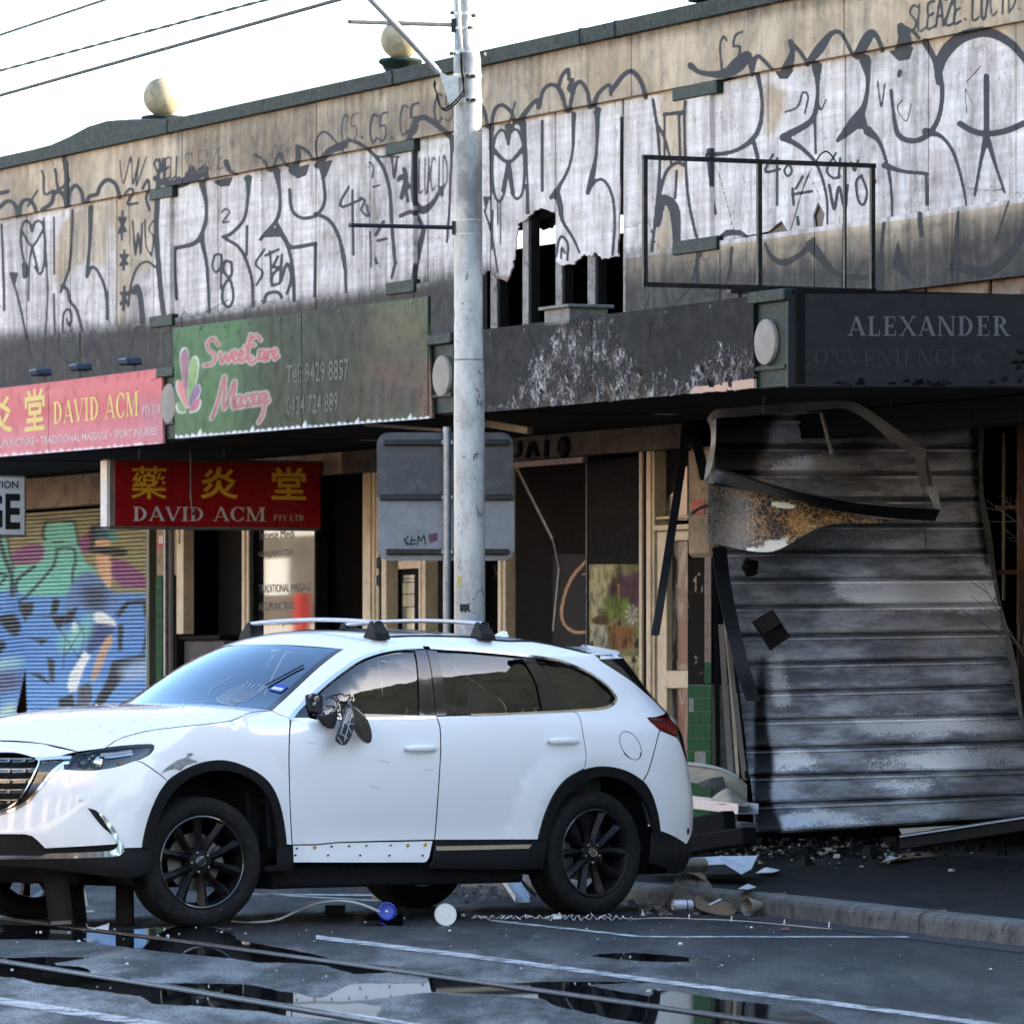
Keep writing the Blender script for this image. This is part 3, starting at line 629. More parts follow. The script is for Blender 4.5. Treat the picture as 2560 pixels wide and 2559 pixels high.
for g, p in ((g1,[(50,1525),(105,1530),(85,1605)]),(g1,[(1195,1015),(1310,990),(1290,1045),(1240,1050),(1210,1035)]),(g1,[(1615,950),(1740,920),(1720,985),(1670,1005),(1635,980)]),(g1,[(1360,995),(1420,985),(1395,1040)]),(g1,[(1530,960),(1580,950),(1560,1010)]),(g1,[(1790,915),(1870,895),(1830,1000)]),(g1,[(1515,1275),(1590,1330),(1470,1335),(1540,1250)]),(g1,[(1115,1350),(1150,1310),(1150,1390)]),
             (g2,[(800,1100),(842,1104),(818,1195)]),(g2,[(1180,1112),(1248,1030),(1225,1120)]),(g2,[(1005,700),(1050,690),(1035,770)]),(g2,[(835,720),(870,712),(855,790)]),(g2,[(920,700),(990,690),(950,780)]),(g2,[(1420,625),(1470,610),(1445,700)]),(g2,[(1265,600),(1300,600),(1285,650)]),(g2,[(1385,1090),(1420,980),(1440,1020)]),
             (g3,[(530,400),(560,445),(605,445),(640,392)]),(g3,[(1168,288),(1230,345),(1290,335),(1314,262)]),(g3,[(1222,1338),(1188,1500),(1310,1590),(1260,1480)]),(g3,[(1500,1520),(1540,1430),(1640,1530)]),(g3,[(195,1345),(260,1288),(340,1290),(405,1338),(300,1320)]),(g3,[(935,720),(1030,600),(1060,730)]),(g3,[(740,385),(800,355),(770,450)])):
    inkp(g, p)
# hand-style tags in plain strokes
SF = {'S': [[(1,.9),(.5,1),(.05,.75),(.9,.35),(.5,0),(0,.1)]], 'M': [[(0,0),(.1,1),(.5,.4),(.9,1),(1,0)]], 'E': [[(.9,1),(.1,.95),(.15,.5),(.8,.55)],[(.15,.5),(.05,0),(.95,.05)]], 'L': [[(.1,1),(.1,0),(.9,.05)]],
      'A': [[(0,0),(.5,1),(1,0)],[(.2,.4),(.85,.4)]], 'Z': [[(0,.95),(.95,1),(.05,.05),(1,0)]], 'U': [[(.05,1),(.1,.1),(.6,0),(.9,1)]], 'C': [[(.95,.9),(.4,1),(.05,.5),(.4,0),(.95,.15)]], 'I': [[(.5,1),(.5,0)]],
      'D': [[(.15,0),(.1,1),(.8,.8),(.9,.3),(.15,0)]], '5': [[(.95,1),(.2,.95),(.1,.55),(.7,.55),(.85,.2),(.4,0),(.05,.1)]], '.': [[(.3,.1),(.4,.05)]], '*': [[(.5,1),(.5,0)],[(.05,.75),(.95,.3)],[(.1,.25),(.9,.75)]],
      'H': [[(.1,1),(.1,0)],[(.9,1),(.9,0)],[(.1,.5),(.9,.5)]], 'K': [[(.1,1),(.1,0)],[(.9,1),(.1,.5),(.95,0)]]}
def handtag(g, txt, x, y, lw, lh, slope, wd, gap=1.25, v=.85, lean=.1):
    """(x, y) lower left of the first letter, lw x lh letter size, slope = rise of the line"""
    for i, c in enumerate(txt):
        if c == ' ': continue
        for s_ in SF[c]:
            ink(g,[(x + (i * gap + a + b * lean) * lw, y - (i * gap + a) * lw * slope - b * lh) for a, b in s_], wd, v)
handtag(g1, 'SMELL',862,1015,25,120,.12,10); handtag(g1, 'SLEAZE',1035,980,30,120,.16,9, v=.6); handtag(g1, 'LUCID.',1470,920,24,95,.16,8, v=.6)
handtag(g1, '*',662,1345,44,160,0,14); handtag(g1, '*',672,1515,44,110,0,14); handtag(g1, '*',672,1740,44,130,0,14)
handtag(g2, 'C5.',5,800,42,150,.14,12, v=.75); handtag(g2, 'C5.',165,805,44,160,.14,12, v=.75); handtag(g2, 'C5',332,765,48,170,.14,12, v=.75); handtag(g2, 'C5',525,690,50,160,.1,12, v=.75)
handtag(g2, 'LUCID',440,1080,27,190,.08,9); handtag(g3, 'SLEAZE.LUCID.',1285,185,42,150,.2,13,1.2,.8)
# fine cracks
for g, p in ((g1,[(980,1780),(1012,1790),(1035,1745),(1068,1780),(1180,1740),(1240,1705),(1290,1680)]),(g1,[(1330,1710),(1400,1730),(1440,1690),(1540,1700)]),(g3,[(165,900),(210,960),(240,1060),(280,1200),(310,1350),(330,1480),(385,1590)]),(g3,[(1615,1055),(1700,1068),(1820,1065)]),
             (g3,[(1885,1080),(1931,1085)]),(g2,[(1595,1275),(1640,1270),(1695,1245)]),(g3,[(725,985),(760,1050),(790,1120)]),(g2,[(1725,1210),(1760,1340),(1800,1385),(1850,1400)])):
    ink(g, p,4,1.0,1.5)
# soot of the fire
soot([(-200,850),(500,770),(900,700),(1240,640),(1240,1040),(-200,1040)],.50,70)
soot([(-200,872),(300,815),(700,762),(1000,722),(1240,690),(1240,1040),(-200,1040)],.93,44)
soot([(1540,640),(1700,620),(2000,590),(2560,510),(2820,480),(2820,1000),(1500,1000)],.55,40)
soot([(1500,720),(2000,655),(2300,610),(2820,540),(2820,1000),(1500,1000)],.86,60)
soot([(450,330),(760,260),(1000,225),(1140,200),(1140,360),(800,420),(480,460)],.52,90)
soot([(700,330),(880,330),(1010,380),(1010,720),(860,740),(800,600)],.36,80)
soot([(880,420),(1130,360),(1150,560),(1020,700),(950,690)],.28,70)
soot([(880,230),(1250,150),(1500,100),(1500,290),(1200,330),(880,420)],.30,90); soot([(-200,400),(200,330),(460,290),(460,350),(-200,470)],.28,40); soot([(460,290),(1130,150),(1700,40),(2560,-130),(2820,-180),(2820,-120),(1700,90),(1130,205),(460,350)],.55,34); soot([(1030,560),(1230,540),(1230,720),(1030,740)],.30,60); soot([(1700,500),(2560,380),(2560,520),(1700,640)],.16,70); soot([(-200,560),(430,460),(430,860),(-200,900)],.22,60); soot([(430,480),(1000,380),(1230,330),(1230,620),(900,700),(430,790)],.20,70); soot([(1560,300),(2560,100),(2820,60),(2820,480),(1560,640)],.15,70); soot([(1850,380),(2300,330),(2300,560),(1850,620)],.24,70)
soot([(1500,280),(1600,250),(1600,660),(1530,640)],.25,40)
def m_wall():
    t = NT('painted sheet wall'); r, g, b = t.sep(t.attr('paint'))
    n1 = t.noise(1.4,5,.62); n2 = t.noise(9,6,.7); n3 = t.noise(120,3,.6); st = t.noise(3.2,5,.65, t.mapv((3,3,.35)))
    band = t.noise(2.0,4,.6, t.mapv((.5,.5,9)))
    beige = t.mix(t.smooth(n1,.32,.7),(.38,.27,.165,1),(.58,.46,.32,1)); beige = t.mix(t.math('MULTIPLY', t.smooth(st,.42,.72),.55), beige,(.20,.165,.125,1))
    white = t.mix(t.smooth(band,.30,.78),(.60,.53,.49,1),(.80,.755,.72,1)); white = t.mix(t.math('MULTIPLY', t.smooth(st,.38,.70),.65), white,(.34,.27,.235,1))
    fm = t.smooth(t.math('ADD', g, t.math('MULTIPLY', t.math('SUBTRACT', n2,.5),.75)),.32,.78)
    c = t.mix(fm, beige, white)
    c = t.mix(t.math('MULTIPLY', t.smooth(n2,.54,.74),.6), c,(.15,.12,.095,1)); gr_ = t.noise(1.1,7,.72, t.mapv((1.2,1.2,.8)),.5); c = t.mix(t.math('MULTIPLY', t.smooth(gr_,.42,.72),.62), c,(.10,.082,.068,1)); c = t.mix(t.math('MULTIPLY', t.smooth(t.noise(22,6,.75, t.mapv((1,1,.5))),.56,.70),.6), c,(.06,.05,.045,1))
    im = t.smooth(t.math('ADD', r, t.math('MULTIPLY', t.math('SUBTRACT', n3,.5),.5)),.28,.72)
    c = t.mix(t.math('MULTIPLY', im,.97), c, t.mix(n2,(.010,.010,.014,1),(.036,.036,.043,1)))
    sm = t.smooth(t.math('ADD', b, t.math('MULTIPLY', t.math('SUBTRACT', t.math('ADD', t.math('MULTIPLY', st,.6), t.math('MULTIPLY', n2,.4)),.5),.7)),.10,.95)
    c = t.mix(t.math('MULTIPLY', sm,.96), c,(.022,.020,.019,1))
    t.bump(t.math('ADD', t.math('MULTIPLY', n3,.4), n2),.25,.006)
    return t.set(c, t.ramp(n2,[(.2,.62),(.8,.9)]),0,.3)
M_WALL = m_wall()
M_GREEN = mat('dark green trim paint',(.009,.024,.016),.55, var=.5, scale=3, bump=.2, dirt=.6, dirtcol=(.02,.02,.02))
M_COPE = mat('green metal coping',(.008,.018,.015),.6, var=.55, scale=2.2, bump=.15, bscale=30, dirt=.65, dirtcol=(.010,.011,.011))
M_STONE = mat('lichened render',(.42,.36,.24),.85, var=.5, scale=5, bump=.5, bscale=50, dirt=.5, dirtcol=(.10,.085,.05))
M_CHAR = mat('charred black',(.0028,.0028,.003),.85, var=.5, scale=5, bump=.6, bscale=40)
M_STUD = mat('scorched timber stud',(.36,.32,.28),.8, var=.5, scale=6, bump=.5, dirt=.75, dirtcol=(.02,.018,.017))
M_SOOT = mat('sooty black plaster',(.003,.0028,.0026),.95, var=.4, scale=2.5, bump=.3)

BLD = thing('shop_building', F(-6,0,.14), 'single storey row of fire damaged shops with graffiti covered upper wall', 'building')
def band_poly(x0, x1, zt, zb, v=0.0):
    out_ = []
    for x, zz in ((x0, zt),(x1, zt),(x1, zb),(x0, zb)):
        tx = (x - CXP) / FPX; Y = (FO @ DN + v) / (tx * DN[0] + DN[1]); out_.append((x, HZ - (zz - HC) * FPX / Y))
    return out_
g_ = 1.2
# frieze
J = [-150,170,455,790,1180,1578,2110,2700]
for a, b in zip(J, J[1:]): bevel(fpanel('frieze_panel', band_poly(a + g_, b - g_,6.445,5.946,.05),.05,.05,3.4, M_WALL, BLD, WC),.004)
# white panels
def wpanel(a, b, lower=None, nm='wall_panel'):
    P = band_poly(a + g_, b - g_,5.99,4.728)
    if lower: P = [P[0], P[1]] + list(lower)
    fpanel(nm, P,0.0,.014,3.2, M_WALL, BLD, WC)
for a, b in zip([-140,-40,67,176],[-40,67,176,292]): wpanel(a, b)
wpanel(292,385)
for a, b in zip([427,545,655,790,925],[545,655,790,925,970]): wpanel(a, b)
wpanel(1034,1070)
def rag(pts, amp=1.6):
    P = densify_open(pts,5); r_ = RNG.normal(0, amp, P.shape); r_[0] = 0; r_[-1] = 0; return [tuple(q) for q in P + r_]
def densify_open(pts, step):
    o = []; pts = np.asarray(pts, float)
    for a, b in zip(pts, pts[1:]):
        n_ = max(1, int(np.linalg.norm(b - a) / step)); o += [a + (b - a) * k / n_ for k in range(n_)]
    return np.array(o + [pts[-1]])
wpanel(1070,1226, rag([q[:2] for q in g2([(841,1520),(826,1522),(806,1556),(700,1570),(640,1575),(497,1592)])]))
wpanel(1226,1389, rag([q[:2] for q in g2([(1207,1202),(1200,1192),(1140,1166),(1085,1188),(1030,1246),(1002,1248),(985,1380),(962,1540),(932,1580),(872,1556),(847,1546)])]))
wpanel(1389,1556, rag([q[:2] for q in g2([(1560,1440),(1530,1442),(1470,1452),(1430,1415),(1410,1440),(1372,1428),(1310,1482),(1240,1492),(1213,1470)])]))
wpanel(1560,1700, rag([q[:2] for q in g2([(1905,1395),(1800,1412),(1700,1428),(1628,1436),(1592,1442)])]))
fpanel('wall_panel',[q[:2] for q in g3([(205,470),(493,400),(492,1300),(180,1362),(172,1345),(172,480)])],0.0,.014,3.2, M_WALL, BLD, WC)
wpanel(1920,2114,[q[:2] for q in g3([(926,1265),(800,1278),(790,1290),(755,1275),(745,1215),(760,1170),(775,1135),(788,1160),(812,1200),(803,1255),(800,1276),(640,1306),(620,1310),(680,1100),(745,935),(705,1000),(655,1160),(614,1310),(570,1240),(540,1262),(495,1300)])])
wpanel(2114,2321); wpanel(2321,2540); wpanel(2540,2760)
# loose flaps of panel behind the breaks
for q in ([(495,1310),(545,1245),(575,1240),(640,1300),(600,1345)],[(742,1215),(775,1130),(815,1190),(805,1260),(760,1290)]):
    fpanel('torn_lining',[p[:2] for p in g3(q)],-.03,.006,8, mat('brown lining board',(.20,.15,.12),.9), BLD)
# pilasters with green caps
for x0, x1, c0, c1 in ((385,425,372,430),(968,1033,963,1034),(1690,1774,1680,1791)):
    fpanel('pilaster', band_poly(x0, x1,5.93,4.60,.04),.04,.05,3.4, M_WALL, BLD, WC)
    for zt, zb in ((5.944,5.845),(4.765,4.66)):
        u0, _ = wuz(c0,600,.06); u1, _ = wuz(c1,600,.06); fbox('pilaster_cap', float(u0), float(u1),-.01,.06, zb, zt, M_GREEN, BLD, bev=.006)
# sooty band below the panels
bandp = [(-150,200),(200,455),(455,790),(790,1205)]
for a, b in bandp: fpanel('band_panel', band_poly(a + g_, b - g_,4.726,3.72,.035),.035,.05,4.0, M_WALL, BLD, WC)
for a, b, zb in ((1562,1800,3.72),(1800,2036,3.72),(2036,2106,4.15),(2106,2380,4.19),(2380,2760,4.19)): fpanel('band_panel', band_poly(a + g_ + (8 if a == 2106 else 0), b - g_,4.726, zb,.035),.035,.05,4.0, M_WALL, BLD, WC)
M_PLY = mat('bare scorched boards',(.34,.23,.15),.85, var=.5, scale=4, dirt=.6)
fpanel('lining_board',[(2150,690),(2310,660),(2310,800),(2150,800)],-.05,.02,30, M_PLY, BLD); fpanel('lining_board',[(2318,660),(2470,640),(2470,800),(2318,800)],-.05,.02,30, M_PLY, BLD); fpanel('lining_board',[(2480,640),(2660,600),(2660,800),(2480,800)],-.05,.02,30, M_PLY, BLD)
# framing seen through the burnt hole
for x0, x1 in ((845,895),(1025,1072),(1210,1260),(1390,1447),(1590,1625)):
    a = 850 + x0 * S1; b = 850 + x1 * S1; u0, _ = wuz(a,700,-.02); u1, _ = wuz(b,700,-.02)
    bevel(fbox('wall_stud', float(u0), float(u1) - .05,-.115,-.018,3.4,5.95, M_STUD, BLD),.004)
    fbox('wall_stud', float(u1) - .046, float(u1),-.10,-.022,3.4,5.95, M_CHAR, BLD)
fbox('nogging',-5.2,-2.3,-.10,-.03,5.30,5.36, M_CHAR, BLD)
# roof space and body of the building
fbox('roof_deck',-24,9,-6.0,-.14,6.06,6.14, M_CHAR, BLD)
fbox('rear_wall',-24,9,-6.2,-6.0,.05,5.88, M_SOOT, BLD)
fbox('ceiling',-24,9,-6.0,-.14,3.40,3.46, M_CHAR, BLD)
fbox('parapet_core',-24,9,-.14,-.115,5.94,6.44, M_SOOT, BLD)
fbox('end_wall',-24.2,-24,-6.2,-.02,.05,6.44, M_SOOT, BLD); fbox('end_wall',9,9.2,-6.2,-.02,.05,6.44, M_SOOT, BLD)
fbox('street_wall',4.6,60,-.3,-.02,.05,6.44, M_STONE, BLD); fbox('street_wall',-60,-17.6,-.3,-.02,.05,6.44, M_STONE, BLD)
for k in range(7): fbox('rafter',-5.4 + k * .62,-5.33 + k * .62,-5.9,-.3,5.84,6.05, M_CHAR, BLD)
# charred flap hanging in the hole
fpanel('charred_lining', rag([q[:2] for q in g2([(1000,1255),(1195,1215),(1200,1275),(1150,1290),(1100,1275),(1050,1295),(1010,1285),(1000,1255)])]),-.22,.01,10, M_CHAR, BLD)
# coping in lengths, one of them lifted
def coping(px0, px1, hump=None):
    u0 = float(wuz(px0,300)[0]) + .004; u1 = float(wuz(px1,300)[0]) - .004; n_ = 14; V = []; 
    for k in range(n_ + 1):
        u = u0 + (u1 - u0) * k / n_; x, _ = upx(u,.1,6.5); dz = np.interp(x,[q[0] for q in hump],[q[1] for q in hump]) if hump else 0.0
        for v, z in ((.105,6.425),(.11,6.548 + dz),(-.16,6.575 + dz),(-.165,6.43)): V.append(F(u, v, z))
    Fc = [(i * 4 + j,(i + 1) * 4 + j,(i + 1) * 4 + (j + 1) % 4, i * 4 + (j + 1) % 4) for i in range(n_) for j in range(4)] + [(3,2,1,0), tuple(n_ * 4 + j for j in range(4))]
    bevel(mesh('coping', V, Fc, M_COPE, BLD),.006)
hump = [(120,0),(180,.05),(247,.135),(300,.09),(380,.03),(450,0)]
CJ = [-900,-200,445,1010,1480,1568,2300,3600]
for a, b in zip(CJ, CJ[1:]): coping(a, b, hump if a == -200 else None)
# ball finials on the parapet
for pxc, pyc, rp in ((407,243,49),(1001,100,49.5),(1760,-110,52)):
    u, _ = wuz(pxc, pyc,-.35); P = F(float(u),-.35,0); s_ = FPX / P[1]; r = rp / s_; zc = HC + (HZ - pyc) / s_
    base = [(r * .78,-r * 2.2),(r * .78,-r * 1.55),(r * .86,-r * 1.45),(r * .92,-r * 1.3),(r * 1.08,-r * 1.2),(r * 1.12,-r * 1.08),(r * 1.05,-r * .98),(r * .7,-r * .93),(.001,-r * .93)]
    MB().lathe(base,(P[0], P[1], zc), n=32).build('finial_base', M_GREEN, BLD, smooth=True, auto=40)
    MB().lathe([(.001,-r)] + [(r * math.cos(a), r * math.sin(a)) for a in np.linspace(-1.5,1.5,22)] + [(.001, r)],(P[0], P[1], zc), n=36).build('finial_ball', M_STONE, BLD, smooth=True)
# ================================================================== CANOPY AND SHOP FRONTS
VF = 2.6                                                   # canopy projection
M_CREAM = mat('cream joinery paint',(.62,.50,.33),.5, var=.3, scale=4, bump=.1, dirt=.25, dirtcol=(.10,.07,.04))
M_PLAST = mat('smoke stained plaster',(.46,.36,.24),.8, var=.55, scale=2.2, bump=.2, dirt=.55, dirtcol=(.05,.045,.04))
M_GREY = mat('grey galvanised tube',(.32,.33,.34),.45, metal=.6, var=.3, scale=8, dirt=.4, dirtcol=(.10,.08,.06))
M_DARKMET = mat('blackened metal',(.014,.0145,.017),.5, metal=.3, var=.5, scale=6, bump=.2, bscale=40)
M_ASHMET = mat('ash grey bent metal',(.17,.165,.155),.55, metal=.35, var=.5, scale=7, bump=.2, dirt=.5)
M_GREYPLY = mat('grey stained board',(.10,.098,.095),.85, var=.4, scale=3, dirt=.5)
def m_tile():
    t = NT('green glazed tile'); c = t.mix(t.noise(6,4),(.003,.040,.014,1),(.008,.075,.026,1)); c = t.mix(t.math('MULTIPLY', t.smooth(t.noise(14,5,.7),.58,.72),.7), c,(.02,.022,.02,1))
    t.bump(t.noise(9,3),.05,.004); return t.set(c,.5,0,.03)
M_TILE = m_tile(); M_GROUT = mat('pale tile grout',(.24,.26,.24),.9, var=.5, dirt=.5)
M_TILEB = mat('smoked tile',(.014,.018,.016),.35, var=.6, scale=9, bump=.2)
def U(px, v=0.0): return float(wuz(px,1300, v)[0])
def Zp(px, py, v=0.0): return float(wuz(px, py, v)[1])
def post(name, x0, x1, z0, z1, v0, v1, m, parent=BLD, bev=.005, **k): return fbox(name, U(x0, v1), U(x1, v1), v0, v1, z0, z1, m, parent, bev=bev, **k)
FZ = .14
# canopy: roof deck, soffit boards, fascia boards
fbox('canopy_roof',-20,5.6,.09, VF - .03,3.72,3.80, M_CHAR, BLD)
for k in range(9): fbox('soffit_board',-20 + k * 2.85,-20 + (k + 1) * 2.85 - .03,.06, VF - .05,3.375 + .004 * (k % 2),3.40, M_SOOT, BLD)
for k in range(9): fbox('canopy_beam',-19.5 + k * 3,-19.42 + k * 3,.06, VF - .05,3.40,3.70, M_CHAR, BLD)
M_FBOARD = mat('dark fascia board',(.008,.009,.009),.7, var=.4, scale=3)
fbox('fascia_board',-20,5.6, VF - .045, VF - .012,3.335,3.93, M_FBOARD, BLD)
# fascia pilaster blocks with round medallions
M_MED = mat('pale painted medallion',(.34,.30,.25),.8, var=.3, scale=6, bump=.2)
def fblock(x0, x1, zt, zb, cx, cy, rz):
    u0, u1 = U(x0, VF + .02), U(x1, VF + .02)
    b = fbox('fascia_block', u0, u1, VF - .01, VF + .02, zb, zt, M_GREEN, BLD, bev=.006)
    fbox('block_moulding', u0 - .03, u1 + .03, VF - .01, VF + .06, zt - .06, zt + .02, M_GREEN, BLD, bev=.008); fbox('block_moulding', u0 - .01, u1 + .01, VF - .01, VF + .045, zb + .12, zb + .145, M_GREEN, BLD)
    uc, zc = wuz(cx, cy, VF + .05); P = F(float(uc), VF + .02, float(zc)); ax = (DN[0], DN[1],0)
    MB().lathe([(rz,0),(rz,.022),(rz * .96,.03),(rz * .4,.034),(.001,.034)], P, ax, n=40).build('medallion', M_MED, BLD, smooth=True, auto=35)
fblock(404,440,3.91,3.345,419,1009,.163); fblock(1082,1134,3.91,3.345,1101,940,.152); fblock(1886,1968,3.93,3.31,1910,855,.152)
# small white strip and a vent on the canopy
u, z = wuz(1104,849, VF + .05); fbox('paper_strip', float(u) - .06, float(u) + .22, VF + .02, VF + .03, float(z) - .02, float(z) + .02, mat('white card',(.7,.7,.66),.7), BLD)
# spot lamps peeping over the pink sign
# lintel beam over the shop fronts, in three lengths
M_PLAST2 = mat('smoked lintel plaster',(.13,.105,.08),.85, var=.6, scale=3, dirt=.7, dirtcol=(.02,.018,.016))
for a, b in ((-13.1,-8.0),(-7.97,-3.75),(-3.72,-1.25)): fbox('lintel', a, b,-.06,.06,3.175,3.365, M_PLAST if a < -8 else M_PLAST2, BLD, bev=.008)
fbox('shutter_head',-20,-12.75,-.12,.08,3.06,3.36, M_PLAST, BLD, bev=.01)
fbox('lintel',-1.2,9,-.5,-.2,3.2,3.38, M_CHAR, BLD)
# interior
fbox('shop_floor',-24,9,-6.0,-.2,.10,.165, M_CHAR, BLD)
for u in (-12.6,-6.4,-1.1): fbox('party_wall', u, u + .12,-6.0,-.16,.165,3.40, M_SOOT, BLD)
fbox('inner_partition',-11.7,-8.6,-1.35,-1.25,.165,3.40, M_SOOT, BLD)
# --- left: tiled pier
def tiles(x0, x1, zt, zb, v, cols, th, parent, mm=M_TILE, off=True, keep=None):
    u0, u1 = U(x0, v), U(x1, v); n_ = int(round((zt - zb) / th)); wdt = (u1 - u0) / cols; share = {}
    for r_ in range(n_):
        sh = (r_ % 2) * .5 if off else 0
        edges = [u0] + [u0 + (i + sh) * wdt for i in range(0 if sh else 1, cols)] + [u1]
        for i,(a, b) in enumerate(zip(edges, edges[1:])):
            if b - a < .012: continue
            z1 = zt - r_ * th
            if keep and not keep(r_, i): continue
            fbox('tile', a + .002, b - .002, v, v + .007 + .0015 * ((r_ * 7 + i * 3) % 3) / 3, z1 - th + .002, z1 - .002, mm, parent)
pier = post('tiled_pier',391,408, FZ - .08, Zp(400,1440),-.12,.04, M_GROUT)
tiles(391,408, Zp(400,1440), FZ,.04,1,.103, pier)
post('plaster_pier',391,408, Zp(400,1439),3.05,-.12,.05, M_PLAST)
sk = post('notice_sticker',393,407, Zp(400,1371), Zp(400,1341),.05,.053, mat('red notice',(.55,.07,.05),.6), bev=0); post('notice_paper',396.5,407, Zp(400,1359), Zp(400,1340),.053,.055, mat('white paper',(.75,.74,.72),.7), bev=0)
post('conduit',408.5,412, FZ,3.1,.04,.075, M_GREY); post('downpipe',415,428, FZ,3.15,-.05,.05, M_DARKMET, bev=.02)
post('plaster_pier',428,441, Zp(430,1438),3.15,-.1,.02, M_PLAST); post('plaster_pier',428,441, FZ, Zp(430,1439),-.1,.018, M_CHAR)
post('window_post',441,458, Zp(450,1585),3.17,-.05,.06, M_CREAM); post('window_post',443,446, Zp(450,1360),3.1,.06,.075, M_CREAM)
# burnt inner wall with flaked plaster, low wall under the window
def m_flake():
    t = NT('charred wall with flaked plaster'); n_ = t.noise(5,7,.72, dist=.5); m = t.smooth(n_,.615,.64)
    c = t.mix(m,(.0032,.003,.0028,1),(.34,.26,.19,1)); t.bump(m,.4,.01); return t.set(c,.9,0,.15)
M_FLAKE = m_flake()
fbox('inner_partition', U(458,-.6), U(545,-.6),-.72,-.6, FZ,3.3, M_FLAKE, BLD)
fbox('stall_riser', U(412), U(545),-.25,-.06, FZ, Zp(480,1600), M_GREYPLY, BLD, bev=.01); fbox('sill', U(411), U(548),-.28,.0, Zp(480,1600) + .002, Zp(480,1588), M_CHAR, BLD, bev=.01)
fbox('inner_partition', U(545,-.3), U(602,-.3),-1.1,-.3, FZ,3.3, M_SOOT, BLD)
# --- shop window with lettering
post('window_post',604,611, FZ,3.17,-.06,.06, M_CREAM); post('window_post',611.5,621, FZ,3.17,-.06,.045, M_CREAM)
post('window_frame',621.5,633, FZ,3.17,-.08,.03, M_CHAR); post('window_frame',785.5,790, FZ,3.17,-.08,.03, M_CHAR)
def m_glass(name, tint, rough=.0):
    t = NT(name); g = t.n('BsdfGlossy'); g.inputs['Roughness'].default_value = rough; tr = t.n('BsdfTransparent'); tr.inputs[0].default_value = (*tint,1)
    lw = t.n('LayerWeight'); lw.inputs[0].default_value = .35; f = t.n('Fresnel'); f.inputs[0].default_value = 1.55
    ms = t.n('MixShader'); t.l(t.math('ADD', f.outputs[0],.02), ms.inputs[0]); t.l(tr.outputs[0], ms.inputs[1]); t.l(g.outputs[0], ms.inputs[2]); t.l(ms.outputs[0], t.o.inputs[0]); return t.m
M_GLASS = m_glass('dirty shop glass',(.55,.57,.55))
def m_mirror():
    t = NT('smoke blackened shop glass'); return t.set((.012,.012,.012,1), t.ramp(t.noise(30,5),[(.3,.015),(.8,.03)]),0,.5, ior=1.52)
M_SHOPGLASS = m_mirror()
fbox('window_pane', U(633), U(785.5),-.03,-.022, FZ,3.17, M_SHOPGLASS, BLD)
# --- dark doorway, frames and leadlight
post('door_frame',906,925, FZ,3.17,-.10,.05, M_CREAM); post('door_frame',926,944, FZ,3.17,-.10,.03, M_CREAM, bev=.01); post('door_frame',931,935, FZ,3.17,.03,.045, M_CREAM)
post('door_rail',935,952, Zp(940,1355), Zp(940,1345),-.05,.03, M_CREAM); post('door_stile',946,951, FZ, Zp(950,1400),-.06,.01, M_CHAR)
ds = post('door_stile',953,965, FZ, Zp(950,1380),-.08,.035, M_CREAM); 
for zz in (2.35,2.2): fbox('hinge', U(951), U(953),.0,.045, zz, zz + .09, M_GREY, BLD)
post('door_frame',970,981, FZ,2.7,-.2,-.06, M_ASHMET); post('leadlight_rail',995,1048, Zp(1020,1421), Zp(1020,1400),-.12,-.04, M_CREAM)
lead = post('leadlight_frame',1002,1045, FZ, Zp(1020,1421),-.12,-.085, M_CHAR)
cols = [mat('opal glass',(.40,.42,.33),.2, var=.3, scale=20), mat('pale yellow glass',(.52,.50,.26),.2, var=.3, scale=20), mat('grey green glass',(.17,.20,.18),.2, var=.3, scale=20)]
zt = Zp(1020,1436); k = 0
for r_, hh in enumerate([.035,.03,.10,.11,.11,.11,.11,.11,.11,.11,.11,.11]):
    for i,(a, b) in enumerate(((1007.5,1017),(1017.8,1028),(1028.8,1036.5)) if r_ > 1 else ((1009,1036),)):
        fbox('glass_pane', U(a,-.08), U(b,-.08),-.085,-.077, zt - hh + .008, zt, cols[(r_ * 3 + i * 2 + r_ // 2) % 3], lead)
    zt -= hh
post('door_frame',1046,1051, FZ,3.17,-.08,.05, M_CREAM); post('door_frame',1051.5,1063, FZ,3.17,-.08,.04, M_CREAM)
post('window_post',1244,1252, FZ,3.17,-.06,.05, M_CREAM); post('window_post',1252.5,1263, FZ,3.17,-.06,.035, M_CREAM)
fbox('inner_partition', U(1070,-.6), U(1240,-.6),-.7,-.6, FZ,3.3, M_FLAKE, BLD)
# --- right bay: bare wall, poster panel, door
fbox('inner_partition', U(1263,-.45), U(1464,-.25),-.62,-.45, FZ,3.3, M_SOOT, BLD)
RC = Canvas(1380,1380,1480,1700,1.0,3)
RC.stroke([(1470,1398),(1450,1418),(1432,1440),(1415,1475),(1406,1510),(1404,1540),(1412,1562),(1432,1578),(1452,1580),(1475,1578)],11,(1, None, None),5)
RC.stroke([(1475,1430),(1455,1436)],6,(1, None, None),4)
def m_ring():
    t = NT('plaster showing through soot'); r, g, b = t.sep(t.attr('paint')); m = t.smooth(t.math('MULTIPLY', r, t.math('MULTIPLY', t.noise(24,7,.8),2.0)),.72,.86)
    return t.set(t.mix(m,(.010,.009,.009,1), t.mix(t.noise(9),(.30,.16,.09,1),(.45,.27,.16,1))),.9)
fpanel('scorched_wall',[(1382,1385),(1463,1385),(1463,1690),(1382,1690)],-.30,.02,2.0, m_ring(), BLD, RC)
fbox('wall_edge', U(1464.5,-.2), U(1466.5,-.2),-.3,-.2, FZ,3.15, mat('ash white torn edge',(.40,.39,.37),.9, var=.8, scale=30, bump=1.0, bscale=90), BLD)
